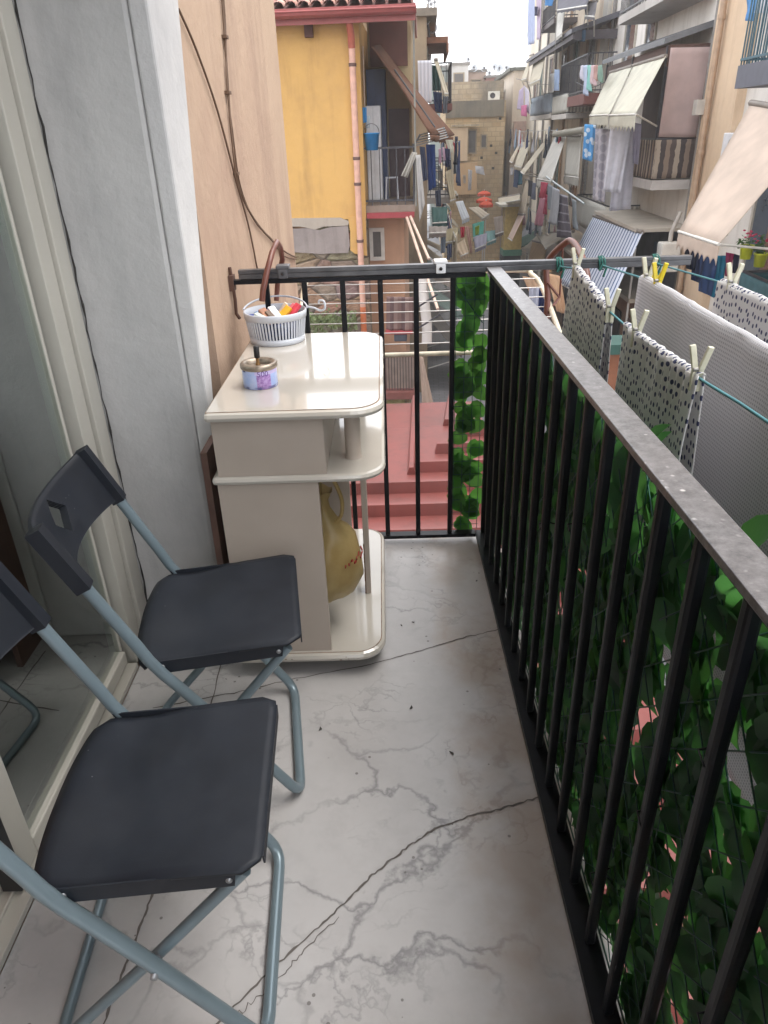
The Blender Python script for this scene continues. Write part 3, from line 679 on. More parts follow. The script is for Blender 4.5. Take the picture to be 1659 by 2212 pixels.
def make_chair():
    t = Thing('folding_chair', 'x', 'chair')
    hw = 0.190
    def sym(prof, r, hw_, n=5, floor=0.045):
        """U shaped tube: down one side, across the floor, up the other"""
        side = [Vector((u, -hw_, z)) for u, z in prof]
        end = side[-1]; prev = side[-2]; d = (end - prev).normalized()
        c0 = end - d * floor
        L = side[:-1] + [c0]
        corner = [c0 * (1 - k) ** 2 + end * 2 * k * (1 - k) + (end + Vector((0, floor, 0))) * k ** 2 for k in (0.25, 0.5, 0.75, 1)]
        half = L + corner
        other = [Vector((p.x, -p.y, p.z)) for p in reversed(half)]
        return half + other
    M('steel_pin', (0.35, 0.36, 0.38), 0.4, metal=0.7)
    def sm(pts):
        out = [pts[0]]
        for a, b in zip(pts, pts[1:]): out.append(b)
        return out
    profA = [(-0.379, 0.690), (-0.372, 0.672), (-0.304, 0.522), (-0.284, 0.474), (-0.262, 0.435), (-0.235, 0.395), (-0.15, 0.262), (0.0, 0.0125)]
    mb = MB(); mb.tube(sym(profA, 0, 0.196), 0.0128, 10); t.part('front_leg_frame', mb, TUBEM)
    profB = [(0.010, 0.448), (-0.165, 0.245), (-0.378, 0.0105)]
    mb = MB(); mb.tube(sym(profB, 0, 0.168), 0.0108, 10); t.part('rear_leg_frame', mb, TUBEM)
    for sg in (-1, 1):
        mb = MB(); mb.lathe((-0.154, sg * 0.162, 0.262), [(0.0, 0), (0.006, 0), (0.006, 0.052), (0.0, 0.052)], 10, axis=(0, sg, 0)); t.part('pivot', mb, M('steel_pin', (0.35, 0.36, 0.38), 0.4, metal=0.7))
    # seat: thin pressed plastic with turned down side flanges
    def zc(u): return 0.462 + 0.016 * ((u + 0.31) / 0.34) - 0.010 * math.exp(-((u + 0.22) / 0.07) ** 2) + 0.0
    nu, nv = 22, 20; vs = []; fs = []
    def outline(v):   # front and back limit of the seat at lateral position v (-1..1)
        fr = 0.040 - 0.030 * max(0, (abs(v) - 0.86) / 0.14) ** 2; bk = -0.334 + 0.022 * abs(v) ** 2.4 + 0.010 * max(0, (abs(v) - 0.85) / 0.15) ** 2
        return bk, fr
    for j in range(nv + 1):
        v = -1 + 2 * j / nv; bk, fr = outline(v)
        for i in range(nu + 1):
            u = bk + (fr - bk) * i / nu; taper = 0.180 + 0.012 * (u + 0.31) / 0.34
            edge = max(0, abs(v) - 0.93) / 0.07
            vs.append(Vector((u, v * taper, zc(u) - 0.003 * (1 - v * v) - 0.003 * edge ** 2 - 0.012 * max(0, 1 - i / 1.6) ** 2)))
    n = nu + 1
    for j in range(nv):
        for i in range(nu): fs.append((j * n + i, j * n + i + 1, (j + 1) * n + i + 1, (j + 1) * n + i))
    N = len(vs); vs2 = [p - Vector((0, 0, 0.006)) for p in vs]
    f2 = [(N + a, N + d_, N + c, N + b) for a, b, c, d_ in fs]
    edge = [i for i in range(n)] + [j * n + nu for j in range(1, nv + 1)] + [nv * n + i for i in range(nu - 1, -1, -1)] + [j * n for j in range(nv - 1, 0, -1)]
    fe = [(edge[k], N + edge[k], N + edge[(k + 1) % len(edge)], edge[(k + 1) % len(edge)]) for k in range(len(edge))]
    mb = MB(); mb.add(vs + vs2, fs + f2 + fe, True)
    for sg in (-1, 1):
        y = sg * 0.186
        mb.hexa([(-0.272, y - 0.0015, 0.430), (-0.005, y - 0.0015, 0.438), (-0.005, y + 0.0015, 0.438), (-0.272, y + 0.0015, 0.430)], [(-0.285, y - 0.0015, 0.462), (-0.0, y - 0.0015, 0.470), (-0.0, y + 0.0015, 0.470), (-0.285, y + 0.0015, 0.462)])
    mb.hexa([(0.038, -0.160, 0.449), (0.041, -0.160, 0.449), (0.041, 0.160, 0.449), (0.038, 0.160, 0.449)], [(0.038, -0.166, 0.474), (0.041, -0.166, 0.474), (0.041, 0.166, 0.474), (0.038, 0.166, 0.474)])
    # rolled lip at the back
    mb.tube([(-0.278, -0.172, 0.441), (-0.298, -0.13, 0.437), (-0.312, -0.07, 0.434), (-0.317, 0, 0.433), (-0.312, 0.07, 0.434), (-0.298, 0.13, 0.437), (-0.278, 0.172, 0.441)], 0.011, 8)
    t.part('seat', mb, SEATM)
    for sg in (-1, 1):
        for u_, z_ in ((-0.262, 0.448), (-0.012, 0.452)):
            mb = MB(); mb.lathe((u_, sg * 0.1875, z_), [(0.0055, 0), (0.005, 0.0015), (0.0, 0.0025)], 12, axis=(0, sg, 0)); t.part('rivet', mb, M('steel_pin', (0, 0, 0)))
    # backrest: curved shell with a diamond shaped grip hole, sleeves over the posts
    q0, q1 = Vector((-0.374, 0, 0.676)), Vector((-0.436, 0, 0.812)); upv = (q1 - q0); bn = Vector((upv.z, 0, -upv.x)).normalized()
    NU, NV = 56, 32
    def bp(u, v, off):    # u -1..1 across, v 0..1 up
        bow = 0.052 * (1 - u * u)
        arch = -0.030 * (1 - u * u) * (1 - v) * -1
        vv = v * (1 - 0.20 * (1 - u * u)) + 0.20 * (1 - u * u) * 1.0 * 1.0 if False else v
        lowarch = 0.12 * (1 - u * u)        # lower edge arches up towards the middle
        vv = lowarch + (1.0 - lowarch) * v
        return q0 + upv * vv - bn * bow + Vector((0, u * 0.208, 0)) + bn * off
    vs = []; fs = []
    hole = lambda u, v: abs(u) / 0.22 + abs(v - 0.56) / 0.34 < 1
    idx = {}
    for side, off in ((0, 0.009), (1, -0.009)):
        for j in range(NV + 1):
            for i in range(NU + 1):
                u = -1 + 2 * i / NU; v = j / NV; idx[(side, i, j)] = len(vs)
                e = max(abs(u) - 0.95, 0) / 0.05; e2 = max(v - 0.92, 0) / 0.08
                vs.append(bp(u, v, off * (1 - 0.5 * e2 ** 2)))
    gone = set()
    for j in range(NV):
        for i in range(NU):
            if hole(-1 + 2 * (i + 0.5) / NU, (j + 0.5) / NV): gone.add((i, j))
    # snap the stair-stepped edge of the opening onto the diamond
    def onedge(i, j):
        cells = [(i - 1, j - 1), (i, j - 1), (i - 1, j), (i, j)]; g = sum(c in gone for c in cells); return 0 < g < 4
    for j in range(NV + 1):
        for i in range(NU + 1):
            if onedge(i, j):
                u = -1 + 2 * i / NU; v = j / NV; du, dv = u, v - 0.56; k = abs(du) / 0.22 + abs(dv) / 0.34
                if k > 0.01:
                    k = max(0.35, k)
                    u2, v2 = du / k, 0.56 + dv / k
                    for side, off in ((0, 0.009), (1, -0.009)): vs[idx[(side, i, j)]] = bp(u2, v2, off)
    for j in range(NV):
        for i in range(NU):
            if (i, j) in gone:
                for (di, dj, e) in ((-1, 0, ((i, j), (i, j + 1))), (1, 0, ((i + 1, j), (i + 1, j + 1))), (0, -1, ((i, j), (i + 1, j))), (0, 1, ((i, j + 1), (i + 1, j + 1)))):
                    if (i + di, j + dj) not in gone:
                        a, b = e; fs.append((idx[(0, *a)], idx[(0, *b)], idx[(1, *b)], idx[(1, *a)]))
                continue
            fs.append((idx[(0, i, j)], idx[(0, i + 1, j)], idx[(0, i + 1, j + 1)], idx[(0, i, j + 1)])); fs.append((idx[(1, i, j)], idx[(1, i, j + 1)], idx[(1, i + 1, j + 1)], idx[(1, i + 1, j)]))
    for i in range(NU):
        for j in (0, NV): fs.append((idx[(0, i, j)], idx[(0, i + 1, j)], idx[(1, i + 1, j)], idx[(1, i, j)]))
    for j in range(NV):
        for i in (0, NU): fs.append((idx[(0, i, j)], idx[(0, i, j + 1)], idx[(1, i, j + 1)], idx[(1, i, j)]))
    mb = MB(); mb.add(vs, fs, True)
    for sg in (-1, 1):
        a = q0 - upv * 0.03 + Vector((0, sg * 0.198, 0)); b = q1 + Vector((0, sg * 0.198, 0)); mb.beam(a, b, 0.031, 0.031, up=bn)
    mb.bevel(0.003); t.part('backrest', mb, SEATM)
    root = t.done(local=True); return root
ch = make_chair()
def smooth_shade(o):
    pass
ch.location = (-0.262, 0.895, 0.0); ch.rotation_euler = (0, 0, R(3.5))
ch['label'] = 'dark folding chair with grey blue tube legs nearest the viewer at lower left'
ch['group'] = 'folding chairs along the glass door'
c2 = copy_tree(ch); c2.location = (-0.270, 1.441, 0.0); c2.rotation_euler = (0, 0, R(8.3))
c2['label'] = 'dark folding chair with diamond hole in its backrest, beside the white cabinet'

# ---------------------------------------------------------------- white cabinet on castors
def lacquer():
    m, nt, b = base_mat('cream_lacquer'); v = coords(nt)
    c = mixc(nt, ramp(nt, noise(nt, v, 3, 4), 0.3, 0.7), srgb(180, 174, 164), srgb(192, 187, 178))
    sp = ramp(nt, noise(nt, v, 38, 5, 0.75), 0.66, 0.72)
    c = mixc(nt, mth(nt, 'MULTIPLY', sp, 0.35), c, srgb(150, 128, 104))
    nt.links.new(c, b.inputs['Base Color']); b.inputs['Roughness'].default_value = 0.14; b.inputs['Coat Weight'].default_value = 0.7; b.inputs['Coat Roughness'].default_value = 0.06
    bump(nt, b, noise(nt, v, 9, 3), 0.02, 0.003); return m
def panelm():
    m, nt, b = base_mat('beige_panel'); v = coords(nt)
    c = mixc(nt, ramp(nt, noise(nt, v, 4, 4), 0.3, 0.7), srgb(168, 156, 144), srgb(180, 168, 157))
    sz = nt.nodes.new('ShaderNodeSeparateXYZ'); nt.links.new(v, sz.inputs[0])
    nt.links.new(c, b.inputs['Base Color']); b.inputs['Roughness'].default_value = 0.5; return m
LAC = lacquer(); PAN = panelm(); CHIP = M('chipboard', srgb(110, 84, 62), 0.9, var=0.3, vs=90)
def rounded(x0, x1, y0, y1, r, n=7):
    """plan outline: square at the wall side, rounded at the right"""
    pts = [(x0, y0)]
    for k in range(n + 1):
        a = -math.pi / 2 + k / n * math.pi / 2; pts.append((x1 - r + r * math.cos(a), y0 + r + r * math.sin(a)))
    for k in range(n + 1):
        a = k / n * math.pi / 2; pts.append((x1 - r + r * math.cos(a), y1 - r + r * math.sin(a)))
    pts.append((x0, y1)); return pts
cb = Thing('white_cabinet', 'cream lacquered cabinet on castors with rounded open shelves and worn edges', 'cabinet')
def slabpart(x0, x1, y0, y1, z0, z1, r, lip_=0.004):
    mb = MB(); P0 = rounded(x0, x1, y0, y1, r); mb.prism(P0, z0, z1); mb.bevel((z1 - z0) * 0.46); return mb
mb = slabpart(-0.462, -0.008, 1.690, 2.500, 0.824, 0.848, 0.085)
tp = cb.part('top', mb, LAC)
mb = MB(); mb.prism(rounded(-0.457, -0.0195, 1.7015, 2.4885, 0.0765), 0.8480, 0.8485); cb.part('edge_seam', mb, M('seam_brown', srgb(120, 96, 76), 0.9, var=0.4, vs=30), parent=tp)
mb = MB(); mb.prism(rounded(-0.455, -0.022, 1.704, 2.486, 0.075), 0.8483, 0.8500); mb.bevel(0.0008); cb.part('top_inlay', mb, LAC, parent=tp)
cb.part('shelf', slabpart(-0.470, -0.010, 1.712, 2.490, 0.640, 0.662, 0.085), LAC)
bs_ = cb.part('base', slabpart(-0.472, -0.026, 1.700, 2.485, 0.050, 0.078, 0.085), LAC)
mb = MB(); mb.prism(rounded(-0.466, -0.038, 1.712, 2.473, 0.075), 0.0779, 0.0783); cb.part('edge_seam', mb, M('seam_brown', (0, 0, 0)), parent=bs_)
mb = MB(); mb.prism(rounded(-0.465, -0.0405, 1.7145, 2.4705, 0.074), 0.07835, 0.0788); cb.part('base_inlay', mb, LAC, parent=bs_)
mb = MB(); rnd = random.Random(14)
for k in range(22):
    y_ = rnd.uniform(1.78, 2.40); h_ = rnd.uniform(0.002, 0.006); z_ = rnd.uniform(0.056, 0.070); mb.add([(-0.0256, y_, z_), (-0.0256, y_ + h_ * 2.2, z_ + h_ * 0.4), (-0.0256, y_ + h_, z_ + h_), (-0.0256, y_ - h_ * 0.5, z_ + h_ * 0.7)], [(0, 1, 2, 3)])
for k in range(14):
    x_ = rnd.uniform(-0.45, -0.12); h_ = rnd.uniform(0.0015, 0.004); z_ = rnd.uniform(0.056, 0.072); mb.add([(x_, 1.6996, z_), (x_ + h_ * 2, 1.6996, z_ + h_ * .3), (x_ + h_, 1.6996, z_ + h_), (x_ - h_ * .6, 1.6996, z_ + h_ * .8)], [(0, 1, 2, 3)])
cb.part('paint_chips', mb, CHIP, parent=bs_, kind='stuff')
mb = MB(); mb.box(-0.452, -0.166, 1.722, 1.740, 0.663, 0.8235); cb.part('upper_panel', mb, PAN)
mb = MB(); mb.box(-0.452, -0.166, 2.30, 2.318, 0.663, 0.8235); mb.box(-0.180, -0.166, 1.741, 2.30, 0.663, 0.8235); cb.part('inner_panel', mb, PAN)
mb = MB(); mb.box(-0.458, -0.190, 1.722, 1.740, 0.0785, 0.6395); cb.part('lower_panel', mb, PAN)
mb = MB(); mb.box(-0.458, -0.150, 2.40, 2.418, 0.0785, 0.6395); mb.box(-0.458, -0.440, 1.741, 2.399, 0.0785, 0.6395); cb.part('back_panel', mb, PAN)
mb = MB(); mb.lathe((-0.098, 1.835, 0.6625), [(0.0245, 0), (0.0225, 0.004), (0.0215, 0.01), (0.0215, 0.155), (0.0235, 0.161)], 24); cb.part('column', mb, PAN)
mb = MB(); mb.lathe((-0.098, 2.33, 0.6625), [(0.0225, 0), (0.0215, 0.01), (0.0215, 0.161)], 24); cb.part('column', mb, PAN)
mb = MB(); mb.box(-0.092, -0.074, 2.02, 2.066, 0.0785, 0.6395); mb.bevel(0.002); pst = cb.part('post', mb, PAN, label='thin square post with chipped foot')
mb = MB()
rnd = random.Random(5)
for k in range(16):
    z = 0.0805 + k * 0.012; mb.box(-0.0925 - rnd.uniform(0, 0.001), -0.089, 2.0188 - 0.0004, 2.023 + rnd.uniform(0, 0.004), z, z + 0.011)
cb.part('chip', mb, CHIP, parent=pst)
for (x, y) in ((-0.085, 1.80), (-0.42, 1.80), (-0.085, 2.40), (-0.42, 2.40)):
    mb = MB(); mb.lathe((x - 0.009, y, 0.0185), [(0.0, 0), (0.016, 0), (0.018, 0.004), (0.018, 0.014), (0.016, 0.018), (0, 0.018)], 20, axis=(1, 0, 0))
    cs = cb.part('castor', mb, M('castor', (0.06, 0.055, 0.05), 0.5))
    mb = MB(); mb.box(x - 0.013, x - 0.010, y - 0.016, y + 0.010, 0.014, 0.049); mb.box(x + 0.010, x + 0.013, y - 0.016, y + 0.010, 0.014, 0.049); mb.box(x - 0.013, x + 0.013, y - 0.016, y + 0.01, 0.0465, 0.0495)
    cb.part('fork', mb, M('fork', (0.3, 0.29, 0.28), 0.4, metal=0.8), parent=cs)
cb.done()
# worn edge flecks
# plank behind the cabinet
mb = MB(); mb.hexa([(-0.512, 1.78, 0.0), (-0.494, 1.78, 0.0), (-0.494, 2.30, 0.0), (-0.512, 2.30, 0.0)], [(-0.5125, 1.80, 0.70), (-0.4945, 1.80, 0.70), (-0.4945, 2.32, 0.70), (-0.5125, 2.32, 0.70)])
single('wooden_board', mb, M('brown_board', srgb(98, 72, 62), 0.6, var=0.2, vs=10), 'dark brown board standing between the wall and the white cabinet', 'board')

# bag inside the open lower part of the cabinet
def bagmat():
    m, nt, b = base_mat('yellow_bag'); v = coords(nt)
    c = mixc(nt, ramp(nt, noise(nt, v, 9, 4), 0.35, 0.65), srgb(186, 160, 104), srgb(208, 186, 132))
    nt.links.new(c, b.inputs['Base Color']); b.inputs['Roughness'].default_value = 0.28
    tr = nt.nodes.new('ShaderNodeBsdfTranslucent'); nt.links.new(c, tr.inputs[0]); tp_ = nt.nodes.new('ShaderNodeBsdfTransparent'); tp_.inputs[0].default_value = (0.95, 0.88, 0.7, 1)
    m1 = nt.nodes.new('ShaderNodeMixShader'); m1.inputs[0].default_value = 0.35; m2 = nt.nodes.new('ShaderNodeMixShader'); m2.inputs[0].default_value = 0.22
    nt.links.new(b.outputs[0], m1.inputs[1]); nt.links.new(tr.outputs[0], m1.inputs[2]); nt.links.new(m1.outputs[0], m2.inputs[1]); nt.links.new(tp_.outputs[0], m2.inputs[2])
    nt.links.new(m2.outputs[0], nt.nodes['Material Output'].inputs[0]); return m
def blob(c, prof, n, sx_, sy_, seed, amp):
    rnd = random.Random(seed); ph = [rnd.uniform(0, 6.28) for _ in range(6)]; vs = []; fs = []
    for j, (r, z) in enumerate(prof):
        for k in range(n):
            a = k * 2 * math.pi / n; d = 1 + amp * (math.sin(a * 3 + ph[0] + z * 20) + 0.7 * math.sin(a * 7 + ph[1] + z * 31) + 0.5 * math.sin(a * 11 + ph[2] - z * 45))
            vs.append(Vector(c) + Vector((r * d * math.cos(a) * sx_, r * d * math.sin(a) * sy_, z + 0.004 * math.sin(a * 5 + ph[3]))))
    for j in range(len(prof) - 1):
        for k in range(n): fs.append((j * n + k, j * n + (k + 1) % n, (j + 1) * n + (k + 1) % n, (j + 1) * n + k))
    mb = MB(); mb.add(vs, fs, True); mb.add([Vector(c) + Vector((0, 0, prof[0][1]))], []); return mb
bg_ = Thing('plastic_bag', 'crumpled yellowish see-through plastic bag of waste hanging in the lower cabinet', 'bag')
prof = [(0.001, 0.0), (0.055, 0.003), (0.088, 0.03), (0.104, 0.08), (0.104, 0.14), (0.094, 0.20), (0.076, 0.23), (0.058, 0.245), (0.040, 0.27), (0.024, 0.30), (0.020, 0.33), (0.034, 0.36)]
mb = blob((-0.203, 1.872, 0.185), prof, 40, 1.05, 1.0, 2, 0.035)
bb = bg_.part('bag', mb, bagmat())
mb = blob((-0.206, 1.875, 0.191), [(0.001, 0.0), (0.05, 0.002), (0.078, 0.03), (0.088, 0.09), (0.080, 0.15), (0.05, 0.19), (0.001, 0.20)], 30, 1.0, 1.0, 8, 0.05)
bg_.part('contents', mb, M('bag_contents', srgb(158, 140, 116), 0.8, var=0.35, vs=26), parent=bb)
mb = MB()
rnd = random.Random(3)
for k in range(9):
    a = -0.95 + k * 0.10; r = 0.1125 + 0.002 * rnd.random(); c = Vector((-0.205 + r * math.cos(a) * 1.04, 1.872 + r * math.sin(a), 0.335 + 0.006 * (k % 3)))
    mb.beam(c, c + Vector((0.006 * rnd.uniform(-1, 1), 0.01, rnd.uniform(-0.010, 0.012))), 0.003, 0.007)
bg_.part('print', mb, M('red_print', srgb(150, 50, 40), 0.6), parent=bb)
mb = MB(); mb.tube(smooth([Vector(p) for p in [(-0.205, 1.86, 0.52), (-0.192, 1.85, 0.638), (-0.165, 1.845, 0.60), (-0.140, 1.84, 0.53), (-0.145, 1.85, 0.47), (-0.17, 1.86, 0.44)]], 5), 0.006, 6); bg_.part('handle', mb, bagmat())
bg_.done()

# ---------------------------------------------------------------- peg basket on the cabinet
WPL = M('white_basket', srgb(196, 200, 208), 0.4, var=0.04)
bc = Vector((-0.362, 2.405, 0.8505)); r0, r1, bh = 0.088, 0.100, 0.098
bk = Thing('peg_basket', 'white slotted plastic basket full of pegs and small packets on the cabinet', 'basket')
def ringpt(a, r, z): return bc + Vector((r * math.cos(a), r * math.sin(a), z))
mb = MB(); n = 56
mb.lathe(bc, [(0.0, 0.0), (r0, 0.0), (r0 + 0.003, 0.001), (r0 + 0.004, 0.020), (r0 + 0.001, 0.020), (r0 - 0.001, 0.004), (0, 0.004)], n)
mb.lathe(bc, [(r1 - 0.004, bh - 0.020), (r1 + 0.002, bh - 0.020), (r1 + 0.004, bh), (r1 + 0.002, bh + 0.003), (r1 - 0.002, bh + 0.002), (r1 - 0.004, bh - 0.020)], n)
for k in range(n):
    a = k * 2 * math.pi / n; da = 0.027
    ia, oa = r0 + 0.001, r0 + 0.004; ib, ob = r1 - 0.003, r1
    mb.hexa([ringpt(a - da, oa, 0.019), ringpt(a + da, oa, 0.019), ringpt(a + da, ia, 0.019), ringpt(a - da, ia, 0.019)], [ringpt(a - da, ob, bh - 0.019), ringpt(a + da, ob, bh - 0.019), ringpt(a + da, ib, bh - 0.019), ringpt(a - da, ib, bh - 0.019)])
bk.part('basket_body', mb, WPL)
mb = MB(); arc = [ringpt(R(175 - k * 14), 0.106, bh + 0.004 + 0.022 * math.sin(math.pi * k / 12)) for k in range(13)]
mb.tube(smooth(arc, 3), 0.0032, 6)
hk = [ringpt(R(14), 0.106, bh + 0.004)] + [bc + Vector(p) for p in [(0.128, 0.01, bh + 0.002), (0.150, -0.005, bh - 0.004), (0.166, -0.012, bh + 0.004), (0.164, -0.008, bh + 0.026), (0.148, 0.0, bh + 0.027), (0.146, 0.002, bh + 0.018)]]
mb.tube(smooth(hk, 4), 0.0036, 6); bk.part('handle', mb, WPL)
bk.done()
def packet(c, sz, rot, mat, name, label, cat, group=None):
    mb = MB(); L, W_, T = sz; Mx = Matrix.Rotation(rot[2], 3, 'Z') @ Matrix.Rotation(rot[1], 3, 'Y') @ Matrix.Rotation(rot[0], 3, 'X')
    g = lambda x, y, z: Vector(c) + Mx @ Vector((x, y, z))
    mb.hexa([g(-L, -W_, -T), g(L, -W_, -T), g(L, W_, -T), g(-L, W_, -T)], [g(-L, -W_, T), g(L, -W_, T), g(L, W_, T), g(-L, W_, T)]); mb.bevel(min(sz) * 0.35)
    single(name, mb, mat, label, cat, group)
zz = bc.z + bh
for i, (dx, dy, sz, rot, col, nm, lb, ct) in enumerate([
    (0.030, -0.02, (0.030, 0.013, 0.005), (0.5, -0.7, 0.5), (222, 168, 52), 'packet', 'orange yellow packet sticking out of the white basket', 'packet'),
    (0.058, -0.01, (0.036, 0.012, 0.006), (0.2, -0.75, 0.6), (206, 70, 84), 'packet', 'red and pink packet at the right side in the white basket', 'packet'),
    (0.044, 0.018, (0.030, 0.012, 0.006), (0.3, -0.7, 0.3), (218, 120, 128), 'packet', 'pale pink packet behind the red one in the white basket', 'packet'),
    (0.018, 0.02, (0.032, 0.010, 0.005), (0.3, -0.9, 0.2), (235, 214, 190), 'packet', 'cream packet standing at the back of the white basket', 'packet'),
    (0.006, -0.03, (0.036, 0.012, 0.007), (0.1, 0.55, -0.9), (236, 236, 238), 'lighter', 'white lighter lying across the middle of the basket', 'lighter'),
    (-0.020, -0.045, (0.034, 0.013, 0.007), (0.2, 0.5, -0.8), (168, 118, 90), 'lighter', 'brown lighter lying across the middle of the basket', 'lighter'),
    (-0.004, -0.055, (0.028, 0.009, 0.006), (0.2, 0.45, -0.8), (110, 92, 78), 'lighter', 'dark brown lighter beside the lighter brown one in the basket', 'lighter'),
    (-0.034, -0.065, (0.026, 0.010, 0.006), (0.0, 0.4, -0.4), (208, 216, 206), 'clothes_peg', 'pale green white peg at the front rim inside the basket', 'clothes peg')]):
    packet(bc + Vector((dx, dy, bh - 0.008)), sz, rot, M('pk%d' % i, srgb(*col), 0.35, var=0.15, vs=60), nm, lb, ct)
rnd = random.Random(7)
BL = M('blue_peg', srgb(30, 70, 160), 0.4); BL2 = M('lightblue_peg', srgb(80, 140, 205), 0.4)
for k in range(16):
    a = R(200) + rnd.uniform(-0.8, 0.9); r = rnd.uniform(0.02, 0.085) if k < 10 else rnd.uniform(0, 0.085); 
    if k >= 10: a = rnd.uniform(0, 6.28)
    packet(bc + Vector((r * math.cos(a) - 0.005, r * math.sin(a) + 0.012, bh - 0.016 - (0.016 if k >= 10 else 0) + rnd.uniform(0, 0.008))), (0.026, 0.006, 0.005), (rnd.uniform(-.5, .5), rnd.uniform(-.4, .4), rnd.uniform(0, 3.1)), BL if k % 3 else BL2, 'clothes_peg', 'blue clothes peg lying in the heap inside the white basket', 'clothes peg', 'blue pegs in the basket')
# inner filling of the basket seen through the slots
mb = MB(); mb.lathe(bc + Vector((0, 0, 0.006)), [(0.0, 0), (r0 - 0.010, 0), (r0 - 0.006, 0.03), (r0 - 0.010, 0.055), (0.05, 0.064), (0, 0.066)], 24)
single('peg_heap', mb, M('peg_heap', srgb(40, 52, 84), 0.6, var=0.7, vs=55, bmp=0.6, bs=80), 'dark blue heap of pegs filling the white slotted basket', 'pegs', kind='stuff')

# ---------------------------------------------------------------- ashtray tin printed like a banknote
ac = Vector((-0.347, 1.915, 0.8503)); ar, ah = 0.047, 0.062
def tinmat():
    m, nt, b = base_mat('banknote_print'); v = coords(nt)
    sp = nt.nodes.new('ShaderNodeSeparateXYZ'); nt.links.new(v, sp.inputs[0])
    vv = coords(nt)
    x = sp.outputs[0]; z = sp.outputs[2]
    big = ramp(nt, noise(nt, v, 40, 5, 0.6), 0.4, 0.6); fine = ramp(nt, noise(nt, v, 160, 4, 0.7), 0.42, 0.6)
    pale = mixc(nt, big, srgb(186, 196, 232), srgb(160, 182, 230))
    pur = mixc(nt, fine, srgb(150, 112, 178), srgb(186, 156, 208))
    inbox = mth(nt, 'MULTIPLY', mth(nt, 'GREATER_THAN', x, -0.002), mth(nt, 'LESS_THAN', x, 0.034)); inz = mth(nt, 'LESS_THAN', z, 0.040)
    c = mixc(nt, mth(nt, 'MULTIPLY', inbox, inz), pale, pur)
    top = mth(nt, 'MULTIPLY', mth(nt, 'GREATER_THAN', x, -0.006), mth(nt, 'GREATER_THAN', z, 0.040)); c = mixc(nt, top, c, srgb(196, 184, 226))
    eu = mth(nt, 'MULTIPLY', mth(nt, 'MULTIPLY', mth(nt, 'LESS_THAN', x, -0.032), mth(nt, 'GREATER_THAN', x, -0.041)), mth(nt, 'MULTIPLY', mth(nt, 'GREATER_THAN', z, 0.046), mth(nt, 'LESS_THAN', z, 0.053)))
    c = mixc(nt, eu, c, srgb(30, 50, 130))
    lo = mth(nt, 'LESS_THAN', z, 0.007); c = mixc(nt, mth(nt, 'MULTIPLY', lo, big), c, srgb(100, 100, 150))
    nt.links.new(c, b.inputs['Base Color']); b.inputs['Roughness'].default_value = 0.3; return m
TIN = M('worn_tin', srgb(150, 138, 124), 0.35, metal=0.7, var=0.3, vs=60)
at = Thing('ashtray', 'round tin push ashtray printed like a purple banknote on the cabinet', 'ashtray')
mb = MB(); mb.lathe(ac, [(0.0, 0.0), (ar - 0.001, 0.0), (ar, 0.001), (ar, ah - 0.006)], 48); tb_ = at.part('tin_body', mb, tinmat())
cu = bpy.data.curves.new('txt', 'FONT'); cu.body = '500'; cu.size = 0.021; cu.extrude = 0.0; cu.resolution_u = 4
to = bpy.data.objects.new('txt', cu); COL.objects.link(to); bpy.context.view_layer.update()
dg = bpy.context.evaluated_depsgraph_get(); tm = bpy.data.meshes.new_from_object(to.evaluated_get(dg))
mb = MB(); vs = []
for v in tm.vertices:
    a = -math.pi / 2 + (v.co.x + 0.000) / ar; vs.append(ac + Vector(((ar + 0.0004) * math.cos(a), (ar + 0.0004) * math.sin(a), 0.036 + v.co.y)))
mb.add(vs, [tuple(p.vertices) for p in tm.polygons]); bpy.data.objects.remove(to); bpy.data.meshes.remove(tm)
at.part('number', mb, M('purple_ink', srgb(92, 60, 136), 0.5), parent=tb_)
mb = MB(); mb.lathe(ac, [(ar + 0.001, ah - 0.012), (ar + 0.0035, ah - 0.010), (ar + 0.003, ah + 0.001), (ar - 0.001, ah + 0.004), (ar - 0.010, ah + 0.003), (ar - 0.014, ah - 0.004), (ar - 0.016, ah - 0.010), (ar - 0.016, ah - 0.012)], 40); at.part('rim', mb, TIN)
mb = MB(); mb.lathe(ac, [(0.0, ah - 0.013), (ar - 0.002, ah - 0.013)], 32); at.part('pit', mb, M('ash', (0.03, 0.026, 0.024), 0.9, var=0.4, vs=90))
mb = MB(); mb.box(ac.x - 0.034, ac.x + 0.034, ac.y - 0.010, ac.y + 0.010, ac.z + ah - 0.010, ac.z + ah - 0.006); mb.bevel(0.001); at.part('flap', mb, TIN)
mb = MB(); mb.lathe(ac + Vector((-0.002, 0, ah - 0.006)), [(0.007, 0), (0.006, 0.004), (0.0045, 0.010), (0.0045, 0.020)], 14); at.part('stem', mb, M('brass', srgb(140, 108, 70), 0.4, metal=0.7))
mb = MB(); mb.lathe(ac + Vector((-0.002, 0, ah + 0.014)), [(0.0065, 0), (0.0078, 0.002), (0.0078, 0.030), (0.0065, 0.032), (0, 0.032)], 18); at.part('knob', mb, GASK)
at.done()
